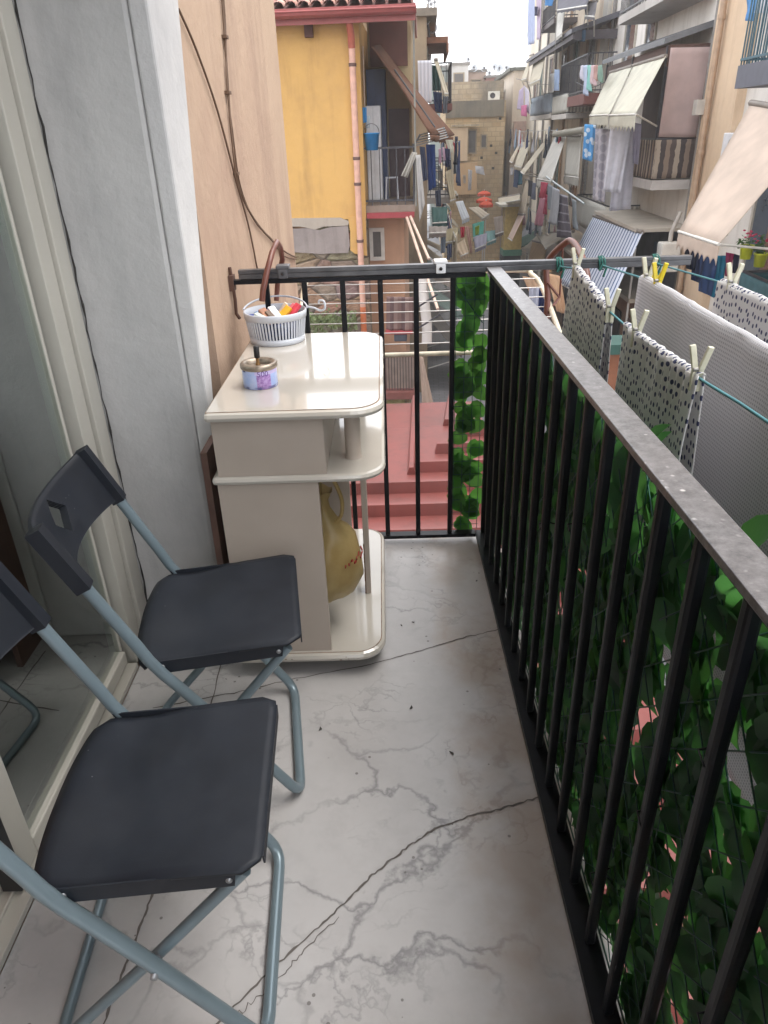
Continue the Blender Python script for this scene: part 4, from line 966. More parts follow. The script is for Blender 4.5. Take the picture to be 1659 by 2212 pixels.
# ================================================================= THE STREET
PAVE = None
def paving():
    m, nt, b = base_mat('street_paving'); v = coords(nt, rot=(0, 0, 0.05))
    br = nt.nodes.new('ShaderNodeTexBrick'); br.inputs['Scale'].default_value = 1.6; br.inputs['Mortar Size'].default_value = 0.012
    br.inputs['Color1'].default_value = (0.16, 0.162, 0.175, 1); br.inputs['Color2'].default_value = (0.20, 0.20, 0.215, 1); br.inputs['Mortar'].default_value = (0.08, 0.08, 0.085, 1)
    nt.links.new(v, br.inputs['Vector'])
    c = mixc(nt, mth(nt, 'MULTIPLY', ramp(nt, noise(nt, v, 1.2, 6), 0.4, 0.7), 0.5), br.outputs[0], (0.12, 0.12, 0.13))
    nt.links.new(c, b.inputs['Base Color']); b.inputs['Roughness'].default_value = 0.55; bump(nt, b, br.outputs['Fac'], 0.3, 0.01); return m
mb = MB(); mb.add([(-400, -60, GROUND - 0.01), (400, -60, GROUND - 0.01), (400, 900, GROUND - 0.01), (-400, 900, GROUND - 0.01)], [(0, 1, 2, 3)])
single('ground', mb, M('ground_m', (0.16, 0.155, 0.15), 0.9), kind='structure')
mb = MB(); mb.sbox(-30, 120, -1.0, 6.0, GROUND - 0.006, GROUND + 0.0); single('street', mb, paving(), kind='structure')

DARKIN = M('dark_interior', srgb(46, 44, 48), 0.8, var=0.3, vs=3)
DIRON = M('dark_iron', srgb(56, 56, 62), 0.5, var=0.2)
CONC = plaster('concrete', srgb(158, 152, 146), srgb(110, 104, 98), 0.6)
PGLASS = M('dull_glass', srgb(74, 82, 92), 0.15, var=0.3, vs=1.5, spec=0.8)
def door_on(t_, wall, s0, s1, z0, z1, side, col, par=None, shutters=True):
    """tall window or door on a facade whose plane is t = wall; side = -1 when the street is towards smaller t"""
    mb = MB(); o = side * 0.05
    a, b_ = sorted((wall + side * 0.002, wall + o)); fw = 0.09
    mb.sbox(s0 - fw, s0, a, b_, z0, z1 + fw); mb.sbox(s1, s1 + fw, a, b_, z0, z1 + fw); mb.sbox(s0, s1, a, b_, z1, z1 + fw)
    w_ = t_.part('window', mb, M('window_trim', srgb(168, 160, 148), 0.7), parent=par)
    mb = MB(); a, b_ = sorted((wall + side * 0.002, wall + side * 0.015)); mb.sbox(s0, s1, a, b_, z0, z1); t_.part('pane', mb, PGLASS if par is None else PGLASS, parent=w_)
    if shutters:
        mb = MB(); a, b_ = sorted((wall + side * 0.016, wall + side * 0.045)); m_ = (s0 + s1) / 2
        k = 0
        mb.sbox(s0, s0 + (m_ - s0) * 0.92, a, b_, z0, z1)
        n = int((z1 - z0) / 0.12)
        for i in range(n):
            zz_ = z0 + (i + 0.3) * (z1 - z0) / n; c_, d_ = sorted((wall + side * 0.046, wall + side * 0.062)); mb.sbox(s0 + 0.04, s0 + (m_ - s0) * 0.88, c_, d_, zz_, zz_ + 0.05)
        t_.part('shutter', mb, col, parent=w_)
def end_window(t_, s, t0, t1, z0, z1, trimc, panec):
    mb = MB(); fw = 0.07; mb.sbox(s - 0.05, s - 0.002, t0 - fw, t0, z0 - fw, z1 + fw); mb.sbox(s - 0.05, s - 0.002, t1, t1 + fw, z0 - fw, z1 + fw); mb.sbox(s - 0.05, s - 0.002, t0, t1, z1, z1 + fw); mb.sbox(s - 0.07, s - 0.002, t0, t1, z0 - fw, z0)
    w_ = t_.part('window', mb, trimc); mb = MB(); mb.sbox(s - 0.02, s - 0.002, t0, t1, z0, z1); t_.part('pane', mb, panec, parent=w_)
def balcony(t_, s0, s1, wall, front, z, col=None, rail=DIRON, h=0.95, thick=0.16, step=0.13, fill=None, brackets=True):
    lo, hi = sorted((wall, front)); sg = 1 if front > wall else -1
    mb = MB(); mb.sbox(s0, s1, lo, hi, z - thick, z); mb.sbox(s0 - 0.03, s1 + 0.03, *sorted((front - sg * 0.1, front + sg * 0.03)), z - 0.07, z - 0.002) if False else None
    sl_ = t_.part('balcony', mb, col or CONC)
    mb = MB(); f_ = front - sg * 0.03
    def bar(s, t): mb.beam(S(s, t, z + 0.001), S(s, t, z + h), 0.018)
    n = max(2, int((s1 - s0) / step))
    if not fill:
        for i in range(n + 1): bar(s0 + 0.03 + (s1 - s0 - 0.06) * i / n, f_)
        m_ = max(2, int(abs(front - wall) / step))
        for e in (s0 + 0.03, s1 - 0.03):
            for i in range(1, m_): bar(e, f_ - sg * abs(front - wall) * i / m_)
    for zz_ in (z + 0.08, z + h):
        mb.beam(S(s0 + 0.01, f_, zz_), S(s1 - 0.01, f_, zz_), 0.035)
        for e in (s0 + 0.03, s1 - 0.03): mb.beam(S(e, wall, zz_), S(e, f_, zz_), 0.035)
    t_.part('railing', mb, rail, parent=sl_)
    if fill:
        mb = MB(); fo = f_ + sg * 0.03
        mb.sheet(S(s0, fo, z + h - 0.02), S(s1, fo, z + h - 0.02), S(s1, fo, z + 0.03), S(s0, fo, z + 0.03), 24, 5, amp=0.012, waves=5, thick=0.02)
        for e in (s0, s1): mb.sheet(S(e, wall, z + h - 0.02), S(e, fo, z + h - 0.02), S(e, fo, z + 0.03), S(e, wall, z + 0.03), 10, 5, amp=0.01, waves=3, thick=0.02)
        t_.part('cloth_screen', mb, fill, parent=sl_)
    return sl_
def scallop(n): return lambda u: 0.30 * abs(math.sin(u * math.pi * n)) ** 0.7
def canvas(r, g, b): return M('canvas_%d_%d_%d' % (r, g, b), srgb(r, g, b), 0.85, var=0.08, vs=2.5, trans=0.35, spec=0.2)
AWG = 'awnings over the balconies along the street'
def awning(label, px, tt, tb, mat, val=0.22, arms=True, group=AWG, nsc=9, mode='T', sag=0.03, valmat=None):
    """px: TL TR BR BL in the photograph, top edge on the plane tt, bottom edge on the plane tb"""
    fn = PT if mode == 'T' else PS
    tl, tr = fn(*px[0], tt), fn(*px[1], tt); br, bl = fn(*px[2], tb), fn(*px[3], tb)
    t_ = Thing('awning', label, 'awning', group)
    mb = MB(); mb.sheet(tl, tr, br, bl, 10, 12, amp=0.012, waves=1.3, thick=0.01, sag=0, seed=int(px[0][0])); c_ = t_.part('canvas', mb, mat)
    if val:
        dn = Vector((0, 0, -val)); mb = MB(); mb.sheet(bl - Vector((0, 0, .012)), br - Vector((0, 0, .012)), br + dn, bl + dn, max(16, nsc * 6), 6, amp=0.01, waves=2, thick=0.008, bottom=scallop(nsc) if nsc else None, seed=3); t_.part('valance', mb, valmat or mat, parent=c_)
    mb = MB(); mb.tube([bl, br], 0.022, 6); t_.part('front_bar', mb, paint(200, 198, 192))
    mb = MB(); mb.tube([tl, tr], 0.045, 8); t_.part('roller', mb, paint(120, 112, 104))
    if arms:
        for a, w_ in ((bl, tl), (br, tr)):
            L = (w_ - a).length
            foot = Vector((w_.x, w_.y, a.z - 0.1 * L)); mb = MB(); mb.tube([a, foot], 0.018, 6); t_.part('arm', mb, paint(190, 186, 178))
    t_.done()
def wash(name, label, px, s=None, t=None, mat=None, amp=0.03, waves=2.0, group='washing hung out along the street', cat=None, nu=16, nv=14, tilt=None, nsc=0):
    P_ = [(PS(x, y, s) if s is not None else PT(x, y, t)) for x, y in px]
    mb = MB(); mb.sheet(*P_, nu, nv, amp=amp, waves=waves, thick=0.008, seed=int(px[0][0] * 7 + px[0][1]))
    single(name, mb, mat, label, cat or name.replace('_', ' '), group)
def facade(name, label, mat, s0, s1, t0, t1, z1, roofm=None, z0=GROUND, cat='building'):
    t_ = Thing(name, label, cat); mb = MB(); mb.sbox(s0, s1, t0, t1, z0, z1); t_.part('wall', mb, mat)
    if roofm:
        mb = MB(); mb.sbox(s0 - 0.12, s1 + 0.12, t0 - 0.25, t1 + 0.25, z1 + 0.001, z1 + 0.16); t_.part('roof', mb, roofm)
    return t_
def pipe(t_, pts, r, mat, name='drainpipe', par=None):
    mb = MB(); mb.tube(pts, r, 10); return t_.part(name, mb, mat, parent=par)

TW = 6.0; TF = 5.1      # right facades and balcony fronts
GREENSH = M('green_shutter', srgb(62, 92, 84), 0.6); BROWNSH = M('brown_shutter', srgb(104, 74, 62), 0.6); GREYSH = M('grey_shutter', srgb(120, 122, 124), 0.6)
# ---- right row
g = facade('apartment_building', 'pale grey plastered apartment building nearest on the right', plaster('grey_plaster', srgb(208, 203, 196), srgb(166, 158, 148), 0.5, 0.8), 3.0, 15.6, TW, 15.0, 11.0)
door_on(g, TW, 11.6, 12.7, 1.55, 4.0, -1, BROWNSH); door_on(g, TW, 10.9, 12.0, -1.3, 1.1, -1, BROWNSH); door_on(g, TW, 9.0, 10.0, -4.4, -2.0, -1, GREYSH); door_on(g, TW, 12.9, 14.2, -1.35, 0.9, -1, BROWNSH)
zb3 = PT(1592, 158, TF).z
sb3 = sof(PT(1592, 158, TF))
balcony(g, 8.0, sb3, TW, TF, zb3 + 0.1, paint(92, 94, 104), M('teal_rail', srgb(58, 92, 104), 0.5), h=1.15, thick=0.32, step=0.11)
zb4 = PT(1600, 655, TF).z; sb4 = sof(PT(1600, 655, TF))
balcony(g, 6.5, sof(PT(1590, 650, TF)), TW, TF, zb4, CONC, DIRON, h=PT(1600, 585, TF).z - zb4, thick=0.2, step=0.12, fill=M('teal_fabric', srgb(66, 104, 112), 0.8, trans=0.2))
g.done()
wash('curtain', 'bright blue curtain hanging on the top right balcony', [(1612, -12), (1640, -12), (1626, 46), (1611, 44)], t=5.6, mat=cloth(96, 150, 204), group=None)
wash('cloth', 'white cloth hanging behind the top right balcony rail', [(1640, -12), (1680, -12), (1680, 30), (1634, 28)], t=5.6, mat=cloth(200, 200, 206), group=None)

# peach pilaster with the drainpipe
p = facade('pilaster_block', 'peach plastered corner block with a drainpipe beside the pink curtain', plaster('peach2', srgb(208, 184, 156), srgb(172, 144, 118), 0.5, 0.9), 15.6, 17.3, TW - 0.18, 15.0, 11.0)
dp = [PT(x, y, TW - 0.30) for x, y in [(1586, -20), (1534, 250), (1497, 420), (1482, 495)]]
zt = dp[0]; pipe(p, [S(sof(dp[2]), TW - 0.28, 9), S(sof(dp[2]), TW - 0.28, 2.0), S(sof(dp[2]), TW - 0.28, GROUND)], 0.06, M('drain_beige', srgb(168, 142, 118), 0.5))
for z_ in (3.2, 0.9, -1.8):
    mb = MB(); mb.lathe(S(sof(dp[2]), TW - 0.28, z_), [(0.075, 0), (0.075, 0.08)], 12); p.part('pipe_collar', mb, M('drain_beige', (0, 0, 0)))
mb = MB(); c_ = PT(1510, 232, TW - 0.25); mb.sbox(sof(c_) - 0.12, sof(c_) + 0.12, TW - 0.34, TW - 0.18, c_.z - 0.14, c_.z + 0.14); p.part('junction_box', mb, paint(190, 186, 178))
p.done()
RC = facade('apartment_building', 'cream and white apartment building with the dark canopy and two white awnings', plaster('cream_plaster', srgb(226, 222, 216), srgb(178, 166, 152), 0.55, 0.8), 17.3, 27.5, TW, 15.0, 11.0)
def canopy(t_, px, z_th, mat, dz=0.0):
    P_ = px; mb = MB(); mb.slab(P_, (0, 0, -z_th)); return t_.part('canopy', mb, mat)
sA, sB = sof(PT(1406, 405, TF)), sof(PT(1300, 360, TF)); zS = PT(1406, 407, TF).z
STRB = stripes('brown_stripes', [srgb(170, 156, 140), srgb(84, 72, 68), srgb(140, 122, 108), srgb(70, 62, 62)], 0.42, warp=0.08)
balcony(RC, sA, sB, TW, TF, zS + 0.16, plaster('slab_white', srgb(188, 184, 180), srgb(140, 132, 126), 0.5), DIRON, h=PT(1406, 300, TF).z - zS - 0.16, thick=0.20, fill=STRB)
# the canopy above it
cz = PT(1433, 84, TF - 0.1).z
mb = MB(); n0, n1 = sof(PT(1436, 84, TF - 0.1)), sof(PT(1302, 130, TF - 0.1))
za, zb_ = cz, PT(1302, 130, TF - 0.1).z
mb.hexa([S(n0, TF - 0.1, za - 0.10), S(n0, TW - 0.01, za + 0.18), S(n1, TW - 0.01, zb_ + 0.2), S(n1, TF - 0.1, zb_ - 0.10)], [S(n0, TF - 0.1, za), S(n0, TW - 0.01, za + 0.30), S(n1, TW - 0.01, zb_ + 0.32), S(n1, TF - 0.1, zb_)])
cn_ = RC.part('canopy', mb, paint(104, 106, 110))
mb = MB()
for ss in (sA + 0.02, (sA + sB) / 2, sB - 0.1): mb.beam(S(ss, TF + 0.04, zS), S(ss, TF + 0.04, min(za, zb_) - 0.05), 0.06)
RC.part('canopy_post', mb, DIRON, parent=cn_) if False else None
for ss in (n0 + 0.1, (n0 + n1) / 2, n1 - 0.1):
    mb = MB(); mb.beam(S(ss, TF + 0.02, zS + 0.17), S(ss, TF + 0.02, za + (zb_ - za) * (ss - n0) / (n1 - n0) - 0.12), 0.055); RC.part('canopy_post', mb, DIRON, parent=cn_)
mb = MB(); mb.sbox(sA + 0.5, sB - 0.3, TW - 0.03, TW - 0.002, zS + 0.2, za - 0.1); RC.part('recess', mb, M('brown_dark', srgb(72, 58, 54), 0.8, var=0.25, vs=3))
mb = MB(); mb.sbox(n0 + 0.02, n0 + 0.06, TF + 0.02, TW - 0.02, za - 0.50, za - 0.11); mb.sbox(n0 + 0.06, n1, TF + 0.02, TF + 0.06, za - 0.48, za - 0.115); RC.part('fascia', mb, M('brown_fascia', srgb(88, 64, 56), 0.7))
# balcony of the floor above (bottom seen at the top of the picture)
zu = PT(1380, 30, TF).z
balcony(RC, sof(PT(1450, 12, TF)), sof(PT(1337, 32, TF)), TW, TF, zu + 0.18, plaster('slab_grey', srgb(176, 172, 168), srgb(130, 124, 120), 0.5), DIRON, h=1.0, thick=0.18)
door_on(RC, TW, 21.4, 22.4, zu + 0.2, zu + 2.5, -1, GREYSH); door_on(RC, TW, 24.2, 25.3, 3.0, 5.3, -1, BROWNSH); door_on(RC, TW, 22.2, 23.0, 3.4, 4.6, -1, BROWNSH)
# flat sheet over the ground floor terrace
q = [PT(1374, 495, TF - 0.35), PT(1472, 491, TW)]; zc_ = q[0].z
mb = MB(); s_n, s_f = sof(q[0]), sof(PZ(1272, 455, zc_)); mb.sbox(s_n, s_f, TF - 0.35, TW - 0.01, zc_ - 0.07, zc_); RC.part('flat_canopy', mb, M('flat_sheet', srgb(176, 168, 156), 0.7, var=0.12, vs=1.5))
mb = MB(); mb.sbox(s_n + 0.3, s_f, TW - 0.03, TW - 0.002, GROUND + 0.3, zc_ - 0.2); RC.part('shopfront', mb, M('shop_dark', srgb(96, 98, 106), 0.7, var=0.4, vs=1.2))
mb = MB(); mb.sbox(s_n + 0.1, s_n + 0.14, TF - 0.3, TF - 0.26, GROUND, zc_ - 0.072); RC.part('canopy_post', mb, paint(196, 194, 190))
mb = MB(); mb.sbox(s_n + 1.6, s_n + 2.5, TW - 0.06, TW - 0.031, GROUND + 0.1, zc_ - 0.6); RC.part('blue_door', mb, M('blue_door', srgb(84, 104, 128), 0.6))
pipe(RC, [S(17.6, TW - 0.07, 10.9), S(17.6, TW - 0.07, GROUND)], 0.05, M('drain_grey', srgb(130, 126, 122), 0.6)); pipe(RC, [S(26.9, TW - 0.07, 10.9), S(26.9, TW - 0.07, GROUND)], 0.055, M('drain_grey', (0, 0, 0)))
RC.done()
wash('curtain', 'large pale pink curtain closing the end of the canopied balcony', [(1449, 103), (1541, 101), (1503, 297), (1422, 296)], s=n0 - 0.05, mat=canvas(206, 184, 180), amp=0.012, waves=1.2, group=None)
WHA = canvas(222, 220, 206)
awning('white scalloped awning under the dark canopy, the one farther from the pink curtain', [(1318, 157), (1366, 143), (1314, 248), (1274, 250)], TF - 0.05, TF - 0.95, WHA, 0.28, nsc=6)
awning('white scalloped awning under the dark canopy, the one next to the pink curtain', [(1368, 142), (1438, 121), (1373, 247), (1318, 249)], TF - 0.05, TF - 0.95, WHA, 0.30, nsc=8)
STRW = stripes('blue_white_stripes', [srgb(206, 212, 226), srgb(206, 212, 226), srgb(82, 106, 144)], 0.26, warp=0.05)
awning('blue and white striped curtain awning slanting out below the flat sheet roof', [(1283, 466), (1388, 502), (1316, 668), (1205, 610)], TF - 0.3, TF - 1.1, STRW, 0, arms=False, group=None)
# washing on that balcony
BW = dotted('blue_pattern', srgb(96, 168, 222), srgb(220, 232, 242), 0.16, 0.30, 0.25, 1.0, 0.9)
wash('towel', 'bright blue and white patterned towel at the corner of the white awnings', [(1263, 268), (1288, 270), (1280, 350), (1258, 343)], s=19.5, mat=BW, cat='towel')
wash('sheet', 'white checked sheet hanging next to the blue patterned towel', [(1286, 278), (1318, 279), (1306, 438), (1280, 430)], s=19.3, mat=dotted('check', srgb(214, 210, 216), srgb(190, 186, 196), 0.2, 0.42, 0.3, 1, 0), cat='sheet')
wash('sheet', 'lilac white sheet hanging in front under the white awnings', [(1318, 279), (1366, 266), (1340, 417), (1302, 413)], s=18.4, mat=cloth(216, 216, 224), cat='sheet')
wash('sheet', 'lilac white sheet hanging lowest behind the front one', [(1338, 280), (1376, 268), (1362, 452), (1316, 456)], s=18.9, mat=cloth(202, 202, 212), cat='sheet')
wash('cloth', 'narrow grey cloth beside the striped balcony screen', [(1366, 264), (1386, 268), (1378, 356), (1366, 352)], s=18.2, mat=cloth(150, 146, 164), cat='cloth')

# big awning of the nearest building
awning('large pale peach scalloped awning of the nearest building at the right edge', [(1622, 222), (1790, 250), (1553, 528), (1466, 500)], TF, TF - 1.3, canvas(214, 198, 184), 0.26, nsc=8)
# its balcony: jeans, pots
zc2 = 11.9
for (nm, lb, px, col) in (
    ('cloth', 'black cloth hanging leftmost under the peach awning', [(1478, 535), (1508, 545), (1500, 585), (1482, 580)], (30, 34, 48)),
    ('trousers', 'dark navy trousers hanging under the peach awning', [(1496, 540), (1522, 552), (1512, 612), (1492, 604)], (38, 48, 78)),
    ('jeans', 'blue denim jeans hanging under the peach awning beside the teal towel', [(1514, 546), (1552, 556), (1536, 640), (1508, 628)], (56, 78, 120)),
    ('towel', 'teal towel hanging between the jeans and the magenta cloth', [(1550, 552), (1572, 552), (1556, 648), (1534, 640)], (36, 116, 146)),
    ('cloth', 'magenta cloth hanging beside the teal towel', [(1568, 545), (1586, 548), (1578, 600), (1566, 596)], (150, 48, 92)),
    ('cloth', 'navy cloth hanging right of the magenta cloth', [(1586, 548), (1598, 552), (1594, 590), (1582, 590)], (34, 38, 64))):
    wash(nm, lb, px, s=13.4, mat=cloth(*col), cat=nm if nm != 'cloth' else 'cloth', amp=0.02)
FP = M('lime_pot', srgb(196, 206, 48), 0.5)
for i, (x, y, lb) in enumerate(((1612, 545, 'lime green pot hung on the right balcony rail, left of its pair'), (1642, 562, 'lime green pot of flowers hung on the right balcony rail, right of its pair'))):
    c_ = PS(x, y, 12.2); t_ = Thing('flower_pot', lb, 'flower pot')
    mb = MB(); mb.lathe(c_, [(0.0, -0.10), (0.075, -0.10), (0.10, 0.08), (0.115, 0.085), (0.115, 0.11), (0.10, 0.11), (0.095, 0.09), (0, 0.085)], 16); t_.part('pot', mb, FP)
    rnd = random.Random(i); mb = MB()
    for k in range(60): add_leaf(mb, c_ + Vector((rnd.gauss(0, 0.09), rnd.gauss(0, 0.08), 0.15 + rnd.gauss(0, 0.06))), Vector((rnd.gauss(0, 1), rnd.gauss(0, 1), 0.1)).normalized(), Vector((rnd.gauss(0, 1), rnd.gauss(0, 1), rnd.gauss(0, 1))).normalized(), Vector((rnd.gauss(0, 1), rnd.gauss(0, 1), 0.5)).normalized(), 0.06, rnd)
    t_.part('foliage', mb, M('geranium_leaf', srgb(66, 104, 50), 0.6, trans=0.2)); mb = MB()
    for k in range(14 if i == 0 else 8): mb.lathe(c_ + Vector((rnd.gauss(0.02, 0.07), rnd.gauss(0, 0.06), 0.26 + rnd.gauss(0, 0.04))), [(0, -0.014), (0.02, -0.006), (0.024, 0.006), (0, 0.014)], 7)
    t_.part('blossom', mb, M('pink_blossom', srgb(196, 60, 96), 0.6)); t_.done()
for (x, y, lb) in ((1592, 322, 'small white air conditioner on the grey wall above the peach awning'),):
    c_ = PT(x, y, TW - 0.15); t_ = Thing('air_conditioner', lb, 'air conditioner'); mb = MB(); mb.sbox(sof(c_) - 0.38, sof(c_) + 0.38, TW - 0.30, TW - 0.002, c_.z - 0.27, c_.z + 0.27); mb.bevel(0.02); t_.part('case', mb, paint(206, 206, 208))
    mb = MB(); mb.lathe(S(sof(c_) - 0.1, TW - 0.302, c_.z), [(0, 0), (0.19, 0), (0.2, 0.006), (0.2, 0.0)], 20, axis=-SR); t_.part('fan', mb, paint(110, 112, 116)); t_.done()
t_ = Thing('water_heater', 'white box shaped water heater on the wall under the flat sheet roof', 'water heater'); c_ = PS(1448, 556, 16.8)
mb = MB(); mb.box(c_.x - 0.22, c_.x + 0.22, c_.y, c_.y + 0.3, c_.z - 0.32, c_.z + 0.30); mb.bevel(0.03); t_.part('case', mb, paint(214, 210, 202)); mb = MB(); mb.tube([c_ + Vector((0, 0.15, 0.3)), c_ + Vector((0, 0.15, 0.5)), c_ + Vector((0.15, 0.2, 0.9))], 0.05, 8); t_.part('flue', mb, paint(176, 170, 162)); t_.done()
t_ = Thing('plastic_chair', 'yellow plastic chair on the terrace under the striped curtain', 'chair'); c_ = PS(1412, 640, 16.0)
mb = MB(); mb.box(c_.x - 0.22, c_.x + 0.22, c_.y - 0.2, c_.y + 0.2, c_.z - 0.02, c_.z + 0.02); t_.part('seat', mb, YEL)
mb = MB(); mb.hexa([c_ + Vector((-0.22, 0.18, 0.02)), c_ + Vector((0.22, 0.18, 0.02)), c_ + Vector((0.22, 0.21, 0.02)), c_ + Vector((-0.22, 0.21, 0.02))], [c_ + Vector((-0.2, 0.26, 0.42)), c_ + Vector((0.2, 0.26, 0.42)), c_ + Vector((0.2, 0.29, 0.42)), c_ + Vector((-0.2, 0.29, 0.42))]); t_.part('backrest', mb, YEL)
for sx_ in (-1, 1):
    for sy_ in (-1, 1): mb = MB(); mb.beam(c_ + Vector((sx_ * 0.19, sy_ * 0.17, -0.02)), c_ + Vector((sx_ * 0.22, sy_ * 0.2, -0.44)), 0.035); t_.part('leg', mb, YEL)
t_.done()
# ---- further right row
def zof(x, y, t): return PT(x, y, t).z
RD = facade('apartment_building', 'weathered beige apartment building with white slatted balconies in the middle of the right row', plaster('beige_plaster', srgb(218, 204, 184), srgb(166, 142, 122), 0.7, 0.7), 27.5, 37.0, TW, 15.0, 10.5)
mb = MB(); mb.sbox(27.6, 28.3, TW - 0.12, TW - 0.002, GROUND, 10.4); RD.part('pilaster', mb, plaster('grey_pil', srgb(190, 186, 178), srgb(146, 142, 136), 0.5))
SLATW = stripes('white_slats', [srgb(196, 194, 184), srgb(150, 148, 142)], 0.12, trans=0.0)
def bal(t_, xa, ya, xb, yb, ytop, col=None, fill=None, rail=DIRON, front=TF, wall=TW, th=0.16, step=0.15):
    """balcony from two points of its floor edge in the photograph (a nearer, b farther)"""
    A, B = PT(xa, ya, front), PT(xb, yb, front); s0, s1 = sorted((sof(A), sof(B))); z = (A.z + B.z) / 2; h = PT(xa, ytop, front).z - A.z
    balcony(t_, s0, s1, wall, front, z, col, rail, h=max(0.6, h), thick=th, step=step, fill=fill); return s0, s1, z
bal(RD, 1305, 505, 1240, 492, 430, None, SLATW)
bal(RD, 1262, 203, 1206, 214, 120, M('redbrown_slab', srgb(112, 66, 60), 0.7), None, step=0.14, th=0.3)
for (a, b_, z0, z1, sh) in ((28.8, 29.8, -1.3, 1.0, GREYSH), (31.0, 32.0, -1.3, 1.0, BROWNSH), (29.4, 30.4, 2.3, 4.6, GREYSH), (32.5, 33.4, 2.3, 4.6, GREENSH), (30.2, 31.2, 6.0, 8.2, BROWNSH), (33.0, 34.0, 6.0, 8.2, BROWNSH), (35.0, 36.0, 2.0, 4.2, BROWNSH), (34.8, 35.8, -1.5, 0.7, GREENSH), (29.5, 30.8, -5.3, -3.0, BROWNSH), (33.2, 34.4, -5.3, -3.0, GREYSH)):
    door_on(RD, TW, a, b_, z0, z1, -1, sh)
for s_ in (30.6, 34.4): pipe(RD, [S(s_, TW - 0.07, 10.2), S(s_, TW - 0.07, GROUND)], 0.055, M('drain_beige', (0, 0, 0)))
RD.done()
RE_ = facade('apartment_building', 'cream apartment building far down the right row under a dark sloping canopy', plaster('cream2', srgb(226, 218, 202), srgb(170, 154, 136), 0.6, 0.7), 37.0, 47.0, TW, 15.0, 8.3)
bal(RE_, 1190, 248, 1145, 250, 202, M('white_slab', srgb(190, 186, 180), 0.7), M('bluegrey_fabric', srgb(128, 140, 152), 0.8, var=0.15, vs=2), front=TF)
bal(RE_, 1223, 247, 1192, 247, 204, M('white_slab', (0, 0, 0)), SLATW, front=TF)
bal(RE_, 1170, 52, 1196, 50, 28, M('dark_slab', srgb(84, 76, 76), 0.7), None)
for (a, b_, z0, z1, sh) in ((38.0, 39.0, -1.2, 1.0, GREYSH), (40.5, 41.5, -1.2, 1.0, GREENSH), (38.4, 39.3, 2.2, 4.3, BROWNSH), (41.4, 42.3, 2.2, 4.3, GREENSH), (43.5, 44.4, 2.2, 4.3, BROWNSH), (38.6, 39.6, 5.6, 7.6, BROWNSH), (41.8, 42.7, 5.6, 7.6, GREYSH), (43.2, 44.2, -1.2, 1.0, BROWNSH), (39.2, 40.4, -5.3, -3.2, GREYSH)):
    door_on(RE_, TW, a, b_, z0, z1, -1, sh)
P_ = [PT(1137, 118, TF - 0.5), PT(1234, 79, TF - 0.5)]
zc_ = (P_[0].z + P_[1].z) / 2; s0_, s1_ = sorted((sof(P_[0]), sof(P_[1])))
mb = MB(); mb.hexa([S(s0_, TF - 0.5, zc_ - 0.12), S(s0_, TW, zc_ + 0.25), S(s1_, TW, zc_ + 0.25), S(s1_, TF - 0.5, zc_ - 0.12)], [S(s0_, TF - 0.5, zc_), S(s0_, TW, zc_ + 0.40), S(s1_, TW, zc_ + 0.40), S(s1_, TF - 0.5, zc_)])
RE_.part('canopy', mb, M('dark_canopy', srgb(84, 84, 92), 0.6))
mb = MB(); mb.sbox(s0_ + 0.1, s1_ - 0.3, TF - 0.42, TF - 0.38, zc_ - 0.26, zc_ - 0.13); mb.sbox(s0_ + 0.05, s0_ + 0.1, TF - 0.38, TW, zc_ - 0.30, zc_ - 0.05); RE_.part('fascia', mb, M('dark_fascia', srgb(78, 72, 76), 0.7))
for s_ in (37.4, 40.1, 42.9): pipe(RE_, [S(s_, TW - 0.07, 8.1), S(s_, TW - 0.07, GROUND)], 0.055, M('drain_grey', srgb(130, 126, 122), 0.6))
RE_.done()
RF = facade('apartment_building', 'low cream building at the far end of the right row with a pink box balcony', plaster('cream3', srgb(214, 202, 186), srgb(164, 148, 132), 0.6, 0.7), 47.2, 62.0, 5.2, 15.0, 4.4, roofm=M('dark_roof', srgb(96, 98, 92), 0.8))
mb = MB(); mb.sbox(46.9, 47.19, 5.3, 6.4, 0.6, 1.9); RF.part('box_balcony', mb, M('pink_box', srgb(188, 162, 150), 0.7))
door_on(RF, 5.2, 49, 50, -1.6, 0.8, -1, GREYSH); door_on(RF, 5.2, 51.5, 52.5, 1.6, 3.6, -1, BROWNSH)
RF.done()
# awnings and washing on the right row (each measured on its own plane)
CA = canvas(204, 196, 178); CB = canvas(214, 212, 206); CC = canvas(196, 184, 166)
awning('white awning with beige hem in the middle of the right row, above the red washing', [(1199, 293), (1223, 293), (1190, 392), (1160, 386)], TF, TF - 1.0, CB, 0.3, nsc=5)
awning('pale grey awning right of the white one, hanging almost straight down', [(1225, 293), (1257, 293), (1250, 384), (1219, 380)], TF, TF - 0.35, canvas(200, 198, 190), 0.3, nsc=6)
awning('narrow cream awning seen edge on left of the white one', [(1178, 301), (1184, 308), (1132, 377), (1125, 371)], TF, TF - 1.2, CA, 0.0)
awning('small beige awning farther left in the right row above the blue jeans', [(1128, 305), (1147, 306), (1126, 362), (1111, 358)], TF, TF - 0.9, CA, 0.15, nsc=4)
awning('grey narrow awning farthest left in the right row', [(1120, 312), (1127, 306), (1107, 352), (1100, 348)], TF, TF - 0.9, CC, 0.1, nsc=3)
awning('beige awning in the upper middle of the right row below the dark canopy', [(1153, 131), (1182, 107), (1166, 172), (1143, 182)], TF, TF - 0.8, CA, 0.12, nsc=4)
awning('beige awning left of its twin below the dark canopy', [(1144, 120), (1152, 118), (1137, 170), (1127, 172)], TF, TF - 0.8, CA, 0.1, nsc=3)
awning('white awning high in the right row left of the grey blue panel', [(1205, 20), (1222, 18), (1214, 72), (1201, 82)], TF, TF - 0.6, CB, 0.1, nsc=3)
